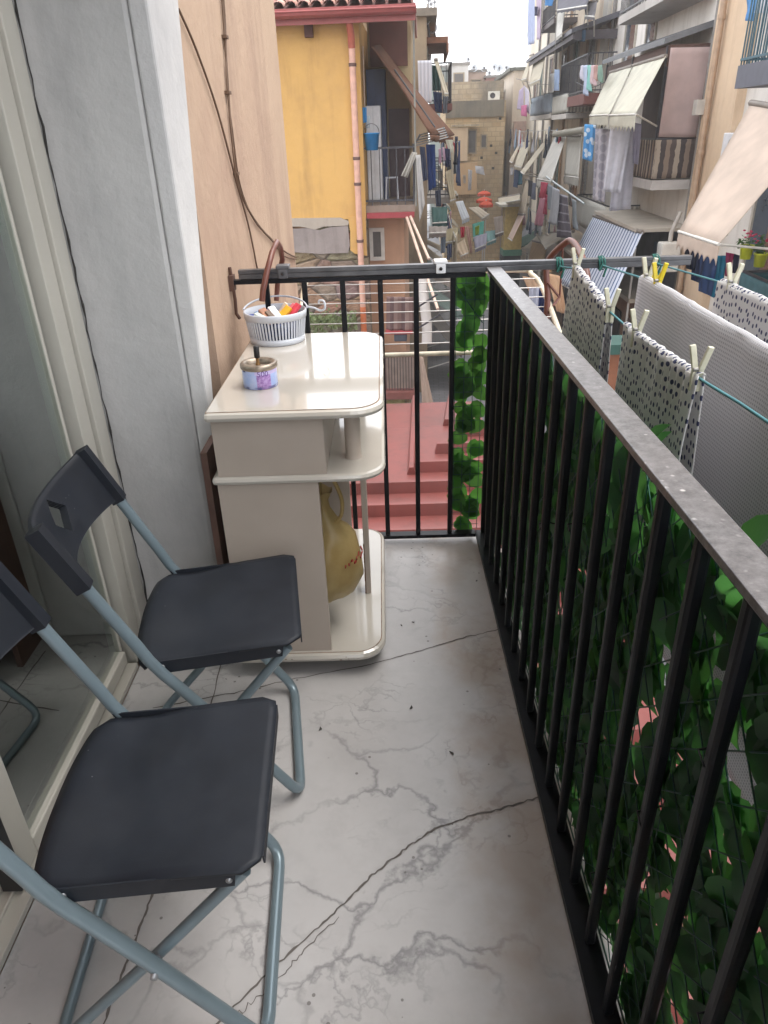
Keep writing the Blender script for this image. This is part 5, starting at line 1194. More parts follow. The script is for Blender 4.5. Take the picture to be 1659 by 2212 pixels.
awning('dark grey awning high on the right row touching the top of the picture', [(1206, -14), (1278, -16), (1268, 12), (1204, 22)], TF + 0.2, TF - 0.5, canvas(112, 112, 120), 0.1, nsc=5)
awning('grey awning on the right row beside the stone pilaster', [(1262, 8), (1290, 2), (1284, 36), (1264, 34)], TF + 0.2, TF - 0.3, canvas(132, 130, 134), 0.1, nsc=3)
awning('flat beige awning slab low in the right row above the yellow box', [(1075, 428), (1124, 420), (1123, 432), (1078, 440)], TF - 0.8, TF - 1.5, CA, 0.1, nsc=4, arms=False)
awning('long narrow pinkish awning hanging down above the yellow box', [(1136, 388), (1146, 388), (1133, 462), (1119, 462)], TF - 0.6, TF - 1.2, CC, 0.0, arms=False)
awning('narrow pinkish awning lower end tilting left below the long one', [(1120, 463), (1133, 464), (1106, 520), (1097, 514)], TF - 1.2, TF - 1.9, canvas(200, 178, 166), 0.0, arms=False)
awning('tan awning pair hanging above the clothesline bar at right', [(1150, 520), (1184, 528), (1168, 585), (1137, 585)], TF, TF - 0.7, canvas(204, 178, 146), 0.0)
awning('grey sheet roof panel low in the right row above the tan awnings', [(1156, 505), (1240, 500), (1180, 536), (1178, 538)], TF - 0.1, TF - 0.9, canvas(176, 170, 158), 0.0, arms=False)
W = lambda n, l, px, t, c, **k: wash(n, l, px, t=t, mat=cloth(*c), cat=n, **k)
T5 = TF - 0.15
W('sheet', 'long pale blue sheet hanging at the top of the right row against the sky', [(1141, -14), (1156, -14), (1154, 94), (1140, 98)], T5, (176, 186, 214))
W('sheet', 'pinkish sheet hanging right of the pale blue one at the top', [(1160, -14), (1170, -14), (1168, 84), (1161, 86)], T5, (196, 180, 200))
W('cloth', 'dark navy cloth between the two sheets at the top', [(1156, 14), (1162, 14), (1161, 34), (1156, 34)], T5 - 0.1, (44, 44, 72))
W('tarp', 'bright blue tarp on the top balcony of the right row', [(1177, -14), (1195, -14), (1193, 13), (1178, 12)], T5 - 0.1, (60, 126, 186))
W('shirt', 'dark teal shirt hanging beside the stone pilaster', [(1254, 64), (1266, 64), (1265, 90), (1251, 90)], T5, (54, 76, 96))
W('shirt', 'pale blue shirt hanging on the slatted balcony of the right row', [(1198, 150), (1208, 150), (1206, 196), (1195, 196)], T5, (164, 184, 214))
W('shirt', 'white shirt hanging left of the pale blue one', [(1188, 160), (1198, 158), (1195, 200), (1184, 200)], T5, (206, 206, 206))
for i, (x0, x1, y1, c, l) in enumerate(((1254, 1261, 176, (210, 208, 220), 'white washing hanging leftmost over the red brown balcony slab'), (1260, 1268, 208, (196, 206, 226), 'pale blue washing hanging lowest over the red brown balcony slab'), (1268, 1276, 198, (150, 208, 200), 'mint washing hanging over the red brown balcony slab'), (1275, 1285, 186, (222, 196, 200), 'pale pink washing hanging right of the mint one'), (1284, 1292, 176, (196, 160, 152), 'salmon washing hanging right of the pale pink one'), (1292, 1302, 180, (140, 170, 156), 'green grey washing hanging rightmost over the red brown slab'))):
    W('washing', l, [(x0, 142), (x1, 140), (x1, y1), (x0 + 1, y1 - 6)], T5 - 0.3 - 0.03 * i, c)
W('washing', 'lilac washing hanging left of the grey fabric balcony', [(1121, 196), (1132, 186), (1132, 240), (1119, 236)], T5 - 0.6, (190, 176, 200))
W('washing', 'white lilac washing beside the grey fabric balcony', [(1132, 184), (1142, 196), (1144, 246), (1134, 240)], T5 - 0.6, (206, 200, 214))
W('washing', 'bright pink washing hanging lowest beside the grey fabric balcony', [(1126, 228), (1139, 226), (1138, 252), (1127, 250)], T5 - 0.7, (206, 120, 160))
W('jeans', 'dark blue jeans hanging under the small beige awning', [(1112, 366), (1122, 368), (1119, 406), (1110, 404)], T5 - 0.6, (60, 80, 116))
W('jeans', 'teal blue jeans right of the dark pair under the small beige awning', [(1121, 367), (1130, 372), (1128, 398), (1119, 400)], T5 - 0.6, (42, 100, 124))
W('shirt', 'white shirt left of the jeans in the right row', [(1104, 362), (1110, 362), (1108, 378), (1103, 378)], T5 - 0.6, (206, 208, 216))
W('trousers', 'black trousers hanging left of the red washing', [(1141, 388), (1150, 392), (1148, 425), (1141, 422)], T5 - 0.7, (40, 42, 62))
W('trousers', 'grey trousers hanging left of the red washing', [(1150, 394), (1158, 396), (1155, 432), (1148, 430)], T5 - 0.7, (112, 118, 138))
W('towel', 'red towel hanging under the white awning', [(1168, 393), (1183, 395), (1177, 430), (1165, 426)], T5 - 0.9, (200, 70, 100))
W('towel', 'pink towel hanging below the red one', [(1166, 426), (1180, 428), (1172, 489), (1156, 486)], T5 - 0.9, (212, 148, 168))
W('towel', 'crimson towel edge right of the pink one', [(1178, 420), (1183, 422), (1180, 464), (1175, 462)], T5 - 0.92, (170, 58, 84))
W('shirt', 'grey white shirt hanging right of the red towel', [(1184, 398), (1195, 402), (1194, 455), (1184, 452)], T5 - 0.9, (150, 158, 168))
W('shirt', 'white striped shirt hanging right of the grey one', [(1195, 404), (1208, 410), (1206, 488), (1186, 482)], T5 - 0.95, (190, 194, 202))
wash('towel', 'dark purple towel with pale stripes hanging from the rack below the awnings', [(1208, 418), (1226, 424), (1236, 516), (1204, 512)], t=T5 - 0.9, mat=stripes('darkstripe', [srgb(84, 78, 92)] * 5 + [srgb(150, 148, 158)], 0.28, axis=1), cat='towel')
W('cloth', 'grey cloth hanging right of the dark striped towel', [(1234, 428), (1244, 434), (1246, 498), (1240, 492)], T5 - 0.7, (150, 156, 160))
def rodthing(name, label, cat, pts, r, mat, grp=None):
    mb = MB(); mb.tube(pts, r, 6); single(name, mb, mat, label, cat, grp)
rodthing('clothes_rail', 'white metal clothes rail holding the dark striped towel', 'clothes rail', [PT(1180, 382, T5 - 0.9), PT(1262, 440, T5 - 0.2)], 0.03, paint(180, 188, 190))
rodthing('rolled_awning', 'rolled grey awning above the pale grey awning of the right row', 'awning', [PT(1198, 290, T5 - 0.1), PT(1264, 281, T5 - 0.1)], 0.11, canvas(176, 172, 160))
t_ = Thing('market_stall', 'ochre yellow box stall with green base at the right side of the street', 'stall')
A = PS(1088, 540, 33.0); B = PS(1126, 540, 33.0); C_ = PS(1088, 446, 33.0)
mb = MB(); mb.box(A.x, B.x, A.y, A.y + 0.8, A.z, C_.z); t_.part('body', mb, M('ochre_box', srgb(190, 164, 98), 0.7))
mb = MB(); mb.box(A.x - 0.03, B.x + 0.03, A.y - 0.03, A.y + 0.83, A.z - 0.25, A.z - 0.002); t_.part('base', mb, M('green_base', srgb(84, 130, 110), 0.6))
mb = MB(); mb.box(A.x, B.x, A.y, A.y + 0.8, GROUND, A.z - 0.252); t_.part('counter', mb, DARKIN)
mb = MB(); mb.box(A.x - 0.3, B.x + 0.2, A.y - 0.3, A.y + 1.0, C_.z + 0.002, C_.z + 0.1); t_.part('stall_roof', mb, paint(176, 170, 156)); t_.done()

# ---- far end of the street
SF = 44.0
def tufa(name, c1, c2, st, amt):
    m, nt, b = base_mat(name); v0 = coords(nt)
    sp = nt.nodes.new('ShaderNodeSeparateXYZ'); nt.links.new(v0, sp.inputs[0]); cb_ = nt.nodes.new('ShaderNodeCombineXYZ')
    nt.links.new(mth(nt, 'ADD', sp.outputs[0], sp.outputs[1]), cb_.inputs[0]); nt.links.new(sp.outputs[2], cb_.inputs[1])
    br = nt.nodes.new('ShaderNodeTexBrick'); br.inputs['Scale'].default_value = 1.3; br.inputs['Mortar Size'].default_value = 0.03; br.inputs['Brick Width'].default_value = 0.55; br.inputs['Row Height'].default_value = 0.3
    br.inputs['Color1'].default_value = (*c1, 1); br.inputs['Color2'].default_value = (*c2, 1); br.inputs['Mortar'].default_value = (*[x * 0.7 for x in c1], 1); nt.links.new(cb_.outputs[0], br.inputs['Vector'])
    c = mixc(nt, mth(nt, 'MULTIPLY', ramp(nt, noise(nt, coords(nt, scale=(1, 1, 0.35)), 0.5, 7, 0.65), 0.40, 0.66), amt), br.outputs[0], st)
    c = mixc(nt, mth(nt, 'MULTIPLY', ramp(nt, noise(nt, v0, 1.8, 7, 0.7), 0.5, 0.72), amt * 0.8), c, tuple(x * 0.55 for x in c1))
    nt.links.new(c, b.inputs['Base Color']); b.inputs['Roughness'].default_value = 0.95; bump(nt, b, noise(nt, v0, 5, 6), 0.5, 0.1); return m
TUFA = tufa('tufa', srgb(200, 176, 138), srgb(184, 156, 118), srgb(128, 116, 100), 0.6)
TUFAD = tufa('tufa_dirty', srgb(178, 164, 140), srgb(164, 148, 124), srgb(104, 98, 90), 0.95)
xl, xr = PS(962, 300, SF), PS(1090, 300, SF); tl_, tr_ = tof(xl), tof(xr)
zl = PS(1030, 218, SF).z; zt_ = PS(1030, 178, SF + 2).z
FB = Thing('apartment_building', 'weathered yellow tufa stone building closing the far end of the street', 'building')
mb = MB(); mb.sbox(SF, SF + 12, tl_, tr_, GROUND, zl); FB.part('wall', mb, TUFA)
mb = MB(); mb.sbox(SF + 1.0, SF + 12, tl_ - 0.3, tr_ - 0.05, zl + 0.001, zt_); FB.part('upper_wall', mb, TUFAD)
mb = MB(); mb.sbox(SF - 0.12, SF - 0.002, tl_, tr_ - 0.1, zl - 0.75, zl + 0.02); FB.part('stained_parapet', mb, plaster('parapet', srgb(118, 110, 96), srgb(80, 78, 74), 0.9, 0.8))
def fw(x0, y0, x1, y1): a = PS(x0, y1, SF); b_ = PS(x1, y0, SF); return tof(a), tof(b_), a.z, b_.z
for q in ((1012, 282, 1028, 330), (1040, 292, 1050, 318)):
    a, b_, c_, d_ = fw(*q); end_window(FB, SF, a, b_, c_, d_, M('stone_trim', srgb(150, 136, 114), 0.8), M('far_pane', srgb(84, 80, 78), 0.4))
mb = MB(); a, b_, c_, d_ = fw(975, 268, 1034, 274); mb.sbox(SF - 0.6, SF - 0.121, a, b_, c_, d_); FB.part('ledge', mb, TUFAD)
a, b_, c_, d_ = fw(972, 276, 1010, 348); mb = MB(); mb.sbox(SF - 0.5, SF - 0.121, a, b_, c_, d_); FB.part('closed_balcony', mb, plaster('beige_far', srgb(196, 174, 146), srgb(160, 138, 112), 0.4, 0.6))
a, b_, c_, d_ = fw(964, 350, 1030, 420); mb = MB(); mb.sbox(SF - 0.45, SF - 0.121, a, b_, c_, d_); FB.part('closed_balcony', mb, plaster('orange_far', srgb(190, 160, 124), srgb(160, 120, 90), 0.5, 0.6))
rnd = random.Random(9)
mb = MB()
for k in range(7):
    x, y = rnd.uniform(1040, 1085), rnd.uniform(240, 440); c_ = PS(x, y, SF); mb.sbox(SF - 0.015, SF - 0.001, tof(c_) - 0.07, tof(c_) + 0.07, c_.z - 0.06, c_.z + 0.06)
FB.part('putlog_holes', mb, M('hole', (0.02, 0.018, 0.015), 0.9), kind='stuff')
FB.done()
t_ = Thing('air_conditioner', 'small white air conditioner high on the tufa building', 'air conditioner'); c_ = PS(1066, 207, SF + 1.0)
mb = MB(); mb.sbox(SF + 0.6, SF + 0.98, tof(c_) - 0.3, tof(c_) + 0.3, c_.z - 0.2, c_.z + 0.2); t_.part('case', mb, paint(206, 206, 200)); mb = MB(); mb.lathe(S(SF + 0.598, tof(c_) - 0.08, c_.z), [(0, 0), (0.14, 0), (0.14, 0.01)], 14, axis=-SD); t_.part('fan', mb, DIRON); t_.done()
mb = MB(); mb.tube([PS(1062, 236, SF - 0.3), PS(1062, 300, SF - 0.3), PS(1061, 400, SF - 0.3)], 0.35, 8)
single('hanging_net', mb, M('green_mesh', srgb(66, 92, 74), 0.8), 'narrow dark green net hanging down the right corner of the tufa building', 'net') if False else None
# roofs behind
for (x0, x1, yt, s, col, lb) in ((972, 1012, 141, 56, (190, 188, 186), 'white roof building behind the tufa building at left'), (1010, 1050, 156, 58, (172, 150, 136), 'pinkish roof terrace building behind the tufa building in the middle'), (1050, 1092, 168, 57, (140, 104, 96), 'dull red parapet building behind the tufa building at right'), (930, 975, 147, 60, (140, 148, 144), 'grey green roofed building behind the tufa building farthest left')):
    a = PS(x0, yt, s); b_ = PS(x1, yt, s); bb_ = facade('distant_building', lb, M('far_%d' % x0, srgb(*col), 0.8, var=0.15, vs=0.6), s, s + 8, tof(a), tof(b_), a.z, roofm=None)
    end_window(bb_, s, tof(a) + 0.3, tof(a) + 0.9, a.z - 1.6, a.z - 0.5, M('stone_trim', (0, 0, 0)), M('far_pane', (0, 0, 0))); mb = MB(); mb.sbox(s - 0.1, s + 8.1, tof(a) - 0.1, tof(b_) + 0.1, a.z + 0.001, a.z + 0.14); bb_.part('roof', mb, paint(120, 116, 112)); bb_.done()
# dishes and aerials on the roofs
DISH = paint(196, 200, 206, 0.5)
def dish(x, y, s, r, label, zbase=None, d=(-0.6, -0.75, 0.35)):
    c = PS(x, y, s); t_ = Thing('satellite_dish', label, 'satellite dish', 'satellite dishes on the roofs')
    n = Vector(d).normalized(); mb = MB(); prof = [(r * k / 8, 0.28 * r * (k / 8) ** 2) for k in range(9)] + [(r * k / 8, 0.28 * r * (k / 8) ** 2 - 0.02) for k in range(8, -1, -1)]
    mb.lathe(c, prof, 20, axis=n); t_.part('dish', mb, DISH)
    mb = MB(); f = c + n * r * 0.75; mb.tube([c - Vector((0, 0, r * 0.8)), f], 0.02, 5); mb.box(f.x - 0.05, f.x + 0.05, f.y - 0.05, f.y + 0.05, f.z - 0.05, f.z + 0.05); t_.part('receiver_arm', mb, DIRON)
    mb = MB(); mb.tube([c - n * 0.05, c - n * 0.15 - Vector((0, 0, 0.2)), Vector((c.x, c.y, zbase if zbase is not None else c.z - r * 2.2)) - n * 0.15], 0.03, 6); t_.part('mast', mb, DIRON); t_.done()
PXM = SF / 1750
ztf = zt_
for (x, y, r, lb, d) in ((1041, 177 - 0, 7.5, 'roof dish', 0),):
    pass
for i, (x, y, r, s, lb) in enumerate(((1041, 176.6 - 0, 6, 57, ''),)): pass
for (x, y, rp, s, lb) in ((1010, 130, 6, 57, 'small dish highest on the white roof at the left behind the tufa building'), (1025, 148, 7, 58, 'grey dish left of the middle group on the far roofs'), (1044, 149, 6, 58, 'small dish in the middle of the far roofs'), (1069, 147, 8, 57, 'large pale dish, left of the close pair on the far roofs'), (1080, 149, 8, 57, 'brownish dish, right of the close pair on the far roofs'), (1095, 148, 6.5, 52, 'pale blue grey dish at the right corner of the far roofs'), (1056, 159, 5, 57, 'tiny low dish below the close pair')):
    dish(x, y, s, rp * s / 1750, lb, zbase=PS(x, 178, s).z, d=(-0.35 if rp > 6 else 0.3, -0.9, 0.3))
dish(921, 42, 22, 12 * 22 / 1750, 'large pale dish on the roof edge left of the sky, upper of its pair', d=(-0.5, -0.8, 0.25)); dish(936, 62, 24, 10 * 24 / 1750, 'pale dish right and below the upper one, left of the sky', d=(-0.5, -0.8, 0.25))
def aerial(x, ybot, ytop, s, label, w=9, n=5, two=False):
    t_ = Thing('tv_aerial', label, 'aerial', 'television aerials on the roofs'); A_, B_ = PS(x, ybot, s), PS(x, ytop, s); B_ = Vector((A_.x, A_.y, B_.z))
    mb = MB(); mb.tube([A_, B_], 0.018, 5); t_.part('mast', mb, paint(140, 140, 144, 0.5))
    k = s / 1750; mb = MB(); dirv = Vector((0.9, 0.35, 0)).normalized(); per = Vector((-0.35, 0.9, 0)).normalized()
    for lev in ([0] if not two else [0, 1]):
        c = B_ - Vector((0, 0, 0.15 + lev * 6 * k)); mb.tube([c - dirv * w * k, c + dirv * w * k], 0.012, 4)
        for i in range(n): p_ = c + dirv * w * k * (-1 + 2 * i / (n - 1)); h_ = Vector((0, 0, 2.6 * k)) if lev == 0 else per * 4 * k; mb.tube([p_ - h_, p_ + h_], 0.008, 4)
    t_.part('elements', mb, paint(140, 140, 144, 0.5)); t_.done()
k_ = 0
for (x, yb, yt, s, w_, two) in ((986, 142, 101, 58, 4, True), (993, 142, 117, 58, 3, False), (1016, 150, 98, 58, 7, False), (1034, 158, 108, 58, 6, True), (1041, 158, 118, 58, 4, True), (1057, 160, 102, 58, 8, False), (1086, 168, 104, 57, 4, True), (1112, 176, 98, 55, 3, False), (1110, 180, 112, 53, 4, False)):
    k_ += 1; aerial(x, yb, yt, s, ['low', 'short', 'wide', 'two armed', 'small', 'tall wide', 'narrow', 'thin', 'right hand'][k_ - 1] + ' aerial on the far roofs against the white sky', w_, 5, two)
aerial(1137, 118, 20, 42, 'tall aerial at the roof edge of the right row against the sky', 9, 5, True)
aerial(1128, 100, 88, 42, 'slanting aerial below the tall one at the right row', 8, 5)
for (x, yb, yt, s) in ((926, 34, -14, 22.5), (931, 34, -6, 23), (939, 60, -10, 24)):
    aerial(x, yb, yt, s, 'tall aerial on the left roof edge, ' + ('nearest the tiled roof' if x == 926 else 'in the middle' if x == 931 else 'farthest right'), 5, 4)

# ---- left row behind the yellow house
LB = facade('apartment_building', 'brown stone building with dishes on its roof behind the yellow house', plaster('brown_stone', srgb(150, 134, 112), srgb(104, 92, 80), 0.85, 0.8), 21.0, 27.5, -8.0, 0.15, PS(905, 36, 21).z, roofm=M('stone_roof', srgb(120, 112, 102), 0.9))
mb = MB(); a = PS(926, 98, 23.0); mb.sbox(22.5, 25.5, 0.15, 0.72, a.z, a.z + 0.14); mb.sbox(22.5, 25.5, 0.68, 0.74, a.z - 0.22, a.z - 0.002); LB.part('eave', mb, M('rust_eave', srgb(128, 84, 62), 0.7))
z_ = PS(932, 226, 23).z; balcony(LB, 22.6, 25.6, 0.15, 0.85, z_, M('redbrown_slab', (0, 0, 0)), DIRON, h=0.95)
z_ = PS(932, 425, 23).z; balcony(LB, 22.6, 25.6, 0.15, 0.85, z_, CONC, DIRON, h=0.95)
for z0 in (PS(932, 222, 23).z, PS(932, 420, 23).z): door_on(LB, 0.15, 23.2, 24.2, z0, z0 + 2.2, 1, GREENSH)
LB.done()
LC = facade('apartment_building', 'beige building with grey eave farther down the left row', plaster('beige4', srgb(192, 176, 154), srgb(140, 124, 108), 0.8, 0.7), 28.0, 42.0, -8.0, 0.1, PS(955, 142, 32).z, roofm=M('grey_roof4', srgb(98, 92, 90), 0.8))
for (s_, zz_) in ((30, 0.2), (34, 0.2), (38, 0.2), (30, -2.8), (34, -2.8), (38, -2.8)): door_on(LC, 0.1, s_, s_ + 1, zz_ - 0.9, zz_ + 1.3, 1, GREENSH if s_ == 34 else BROWNSH)
balcony(LC, 29.4, 32, 0.1, 0.8, -0.75, CONC, DIRON); balcony(LC, 33.4, 36, 0.1, 0.8, -0.75, CONC, DIRON)
LC.done()
wash('curtain', 'white ribbed curtain hanging beside the roof of the yellow house', [(902, 131), (933, 130), (933, 222), (905, 224)], s=20.75, mat=stripes('ribbed', [srgb(206, 206, 214), srgb(184, 184, 194)], 0.09), amp=0.015, waves=4, group=None)
wash('curtain', 'dark teal curtain right of the white ribbed one', [(933, 140), (947, 142), (953, 196), (934, 196)], s=22.4, mat=cloth(52, 82, 82), group=None)
awning('beige awning over the left row right of the teal curtain', [(937, 130), (946, 129), (969, 202), (960, 202)], 22.2, 21.6, CA, 0.08, mode='S', nsc=2, arms=False)
wash('jacket', 'navy jacket hanging under the teal curtain on the left row', [(935, 198), (955, 200), (955, 244), (940, 240)], s=21.9, mat=cloth(40, 52, 86))
wash('bag', 'grey cloth bag hanging right of the navy jacket', [(956, 206), (967, 208), (966, 244), (957, 246)], s=21.9, mat=cloth(112, 118, 128))

# ---- the yellow house
SY = 14.5
ROOFT = None
def tiles():
    m, nt, b = base_mat('roof_tiles'); v = coords(nt)
    c = mixc(nt, ramp(nt, noise(nt, v, 5, 4), 0.35, 0.65), srgb(196, 160, 148), srgb(158, 112, 100)); c = mixc(nt, mth(nt, 'MULTIPLY', ramp(nt, noise(nt, v, 1.2, 4), 0.5, 0.7), 0.4), c, srgb(200, 184, 176))
    nt.links.new(c, b.inputs['Base Color']); b.inputs['Roughness'].default_value = 0.85; return m
YH = Thing('yellow_house', 'ochre yellow plastered house with a red tiled roof and patched wall foot', 'house')
ty0, ty1 = tof(PS(560, 300, SY)), tof(PS(784, 300, SY)); ze = PS(700, 52, SY).z; zp = PS(700, 475, SY).z
YEL1 = plaster('ochre_plaster', srgb(206, 164, 98), srgb(168, 132, 86), 0.65, 0.8)
mb = MB(); mb.sbox(SY, SY + 6.3, ty0 - 3, ty1, zp, ze + 0.1); YH.part('wall', mb, YEL1)
def rubble():
    m, nt, b = base_mat('rubble_stone'); v = coords(nt, scale=(1, 1, 1.7))
    vo = nt.nodes.new('ShaderNodeTexVoronoi'); vo.inputs['Scale'].default_value = 2.3; vo.inputs['Randomness'].default_value = 0.8; nt.links.new(v, vo.inputs['Vector'])
    ve = nt.nodes.new('ShaderNodeTexVoronoi'); ve.feature = 'DISTANCE_TO_EDGE'; ve.inputs['Scale'].default_value = 2.3; ve.inputs['Randomness'].default_value = 0.8; nt.links.new(v, ve.inputs['Vector'])
    c = mixc(nt, 0.35, mixc(nt, ramp(nt, noise(nt, v, 6, 5, 0.7), 0.3, 0.7), srgb(170, 150, 128), srgb(124, 106, 90)), vo.outputs['Color'], 'MULTIPLY')
    c = mixc(nt, mth(nt, 'MULTIPLY', ramp(nt, ve.outputs['Distance'], 0.05, 0.0), 0.7), c, srgb(70, 62, 56))
    nt.links.new(c, b.inputs['Base Color']); b.inputs['Roughness'].default_value = 0.95; bump(nt, b, mth(nt, 'ADD', ramp(nt, ve.outputs['Distance'], 0.0, 0.12), noise(nt, v, 12, 5)), 0.8, 0.06); return m
RUB = rubble()
mb = MB(); mb.sbox(SY + 0.02, SY + 6.3, ty0 - 3, ty1, GROUND, zp - 0.002); YH.part('stone_base', mb, RUB)
# grey cement patch: ragged sheet standing proud of the stone, with a white upper strip, and the yellow tongue running down beside the pipe
a = lambda x, y, o=0.0: PS(x, y, SY - o)
mb = MB(); mb.slab([a(560, 492), a(640, 494), a(668, 492), (a(690, 497)), a(715, 490), a(752, 488), a(756, 530), a(752, 546), a(690, 548), a(640, 545), a(560, 548)], SD * 0.02 - SD * 0.045); YH.part('cement_patch', mb, plaster('cement', srgb(146, 136, 132), srgb(112, 104, 102), 0.6, 2.0))
mb = MB(); mb.slab([a(560, 472), a(735, 470), a(755, 478), a(752, 487), a(700, 489), a(680, 496), a(650, 489), a(560, 490)], -SD * 0.03); YH.part('skim_coat', mb, plaster('skim', srgb(168, 158, 146), srgb(140, 128, 118), 0.4, 1.5))
mb = MB(); mb.slab([a(752, 468), a(790, 468), a(793, 552), a(768, 548), a(757, 540), a(757, 500)], -SD * 0.035); YH.part('wall_tongue', mb, YEL1)
mb = MB(); c0, c1 = a(667, 52), a(663, 82); mb.sbox(SY - 0.12, SY - 0.001, tof(c0) - 0.07, tof(c0) + 0.07, c1.z, ze + 0.02); YH.part('beam_end', mb, M('dark_wood', srgb(80, 44, 36), 0.7))
# roof: underlay + barrel tiles in rows
slope = 0.30; te = tof(PS(893, 30, SY - 0.3)); sE = SY - 0.35
REDG = M('red_gutter', srgb(150, 78, 76), 0.4, var=0.08)
ob = ze + 0.10
mb = MB(); mb.hexa([S(sE, ty0 - 3, ob), S(sE, te, ob), S(SY + 3.2, te, ob + slope * 3.5), S(SY + 3.2, ty0 - 3, ob + slope * 3.5)], [S(sE, ty0 - 3, ob + 0.08), S(sE, te, ob + 0.08), S(SY + 3.2, te, ob + 0.08 + slope * 3.5), S(SY + 3.2, ty0 - 3, ob + 0.08 + slope * 3.5)]); rf = YH.part('roof', mb, M('roof_board', srgb(92, 56, 50), 0.8))
mb = MB(); rnd = random.Random(2); ncol = int((te - ty0 + 1.0) / 0.21)
for r_ in range(9):
    for c_ in range(ncol):
        tt = te - 0.12 - c_ * 0.21 - (0.0); s0 = sE + r_ * 0.34; z0 = ob + 0.085 + slope * (r_ * 0.34) + 0.012; vs = []; L = 0.42; dz = slope * L
        for e in (0, 1):
            for k in range(6):
                an = math.pi * k / 5; rr = 0.095 - 0.018 * e; vs.append(S(s0 + e * L, tt + rr * math.cos(an) + rnd.uniform(-.004, .004), z0 + (0.035 if e == 0 else 0.0) + e * dz + rr * 0.75 * math.sin(an)))
        vs2 = [v - Vector((0, 0, 0.015)) for v in vs]
        fs = [(k, k + 1, 7 + k, 6 + k) for k in range(5)] + [(12 + k, 18 + k, 19 + k, 13 + k) for k in range(5)] + [(k, 12 + k, 13 + k, k + 1) for k in range(5)]
        mb.add(vs + vs2, fs, True)
YH.part('tiles', mb, tiles(), parent=rf)
mb = MB(); zg = ob + 0.02; gp = [S(sE - 0.13, tt, zg) for tt in (ty0 - 3, te + 0.05)]
for i in range(6):
    an = math.pi * i / 5; an2 = math.pi * (i + 1) / 5
    if i < 5:
        q = lambda an_, rr, tt: S(sE - 0.08 - rr * math.cos(an_), tt, zg - rr * math.sin(an_))
        mb.add([q(an, 0.085, ty0 - 3), q(an2, 0.085, ty0 - 3), q(an2, 0.085, te + 0.05), q(an, 0.085, te + 0.05), q(an, 0.072, ty0 - 3), q(an2, 0.072, ty0 - 3), q(an2, 0.072, te + 0.05), q(an, 0.072, te + 0.05)], [(0, 1, 2, 3), (7, 6, 5, 4), (3, 2, 6, 7), (0, 4, 5, 1)], True)
mb.tube([S(sE - 0.165, ty0 - 3, zg + 0.005), S(sE - 0.165, te + 0.05, zg + 0.005)], 0.014, 6)
mb.sbox(sE - 0.001, sE + 0.03, ty0 - 3, te + 0.03, zg - 0.16, zg + 0.07); mb.sbox(sE, SY + 3.2, te + 0.001, te + 0.04, ob - 0.04, ob + 0.10)
gt = YH.part('gutter', mb, REDG)
tp_ = tof(PS(764, 200, SY - 0.12))
PINK = M('pink_pipe', srgb(206, 162, 144), 0.45)
pipe(YH, [S(SY - 0.28, tp_ - 0.02, zg - 0.08), S(SY - 0.16, tp_, zg - 0.3), S(SY - 0.12, tp_, PS(764, 105, SY).z)], 0.062, M('red_pipe', srgb(168, 88, 70), 0.45))
dpi = pipe(YH, [S(SY - 0.12, tp_, PS(764, 105, SY).z - 0.002), S(SY - 0.12, tp_, 0), S(SY - 0.12, tp_, PS(764, 660, SY).z)], 0.058, PINK)
pipe(YH, [S(SY - 0.12, tp_, PS(764, 660, SY).z - 0.002), S(SY - 0.12, tp_, GROUND)], 0.06, M('orange_pipe', srgb(196, 112, 72), 0.5))
for y_ in (145, 345, 400, 522):
    mb = MB(); zz_ = PS(768, y_, SY).z; mb.lathe(S(SY - 0.12, tp_, zz_), [(0.066, 0), (0.068, 0.05), (0.066, 0.05)], 12); YH.part('pipe_clip', mb, M('clip', srgb(90, 64, 58), 0.6), parent=dpi)
# balcony side of the house, a recess 1 m deep along the street
tb1 = tof(PS(897, 440, SY)); zf_ = PS(840, 447, SY).z; zr_ = PS(840, 322, SY).z
sl_ = balcony(YH, SY + 0.1, SY + 3.6, ty1, tb1, zf_ + 0.02, plaster('slab5', srgb(140, 124, 112), srgb(100, 88, 80), 0.5), DIRON, h=zr_ - zf_, thick=0.12, step=0.135)
mb = MB(); mb.sbox(SY + 0.06, SY + 3.6, ty1 + 0.01, tb1 - 0.02, zf_ - 0.20, zf_ - 0.102); YH.part('slab_edge', mb, M('red_edge', srgb(150, 56, 62), 0.5))
S2 = SY + 2.2
b2 = lambda x, y: PS(x, y, S2)
mb = MB(); mb.sbox(S2, S2 + 0.15, ty1 + 0.002, tof(b2(889, 200)), PS(840, 470, S2).z, PS(840, 40, S2).z); YH.part('end_wall', mb, plaster('tan_end', srgb(190, 172, 136), srgb(150, 134, 108), 0.4))
mb = MB(); p0, p1 = b2(839, 236), b2(886, 425); mb.sbox(S2 - 0.06, S2 - 0.002, tof(p0), tof(p1), p1.z, p0.z); YH.part('brown_door', mb, M('plum_door', srgb(92, 72, 78), 0.5, var=0.15, vs=3))
mb = MB(); p0, p1 = b2(797, 42), b2(881, 142); mb.sbox(S2 - 0.05, S2 - 0.002, tof(p0), tof(p1), p1.z, p0.z); YH.part('brown_boarding', mb, M('brown_boards', srgb(112, 74, 66), 0.7, var=0.12, vs=2))
YH.done()
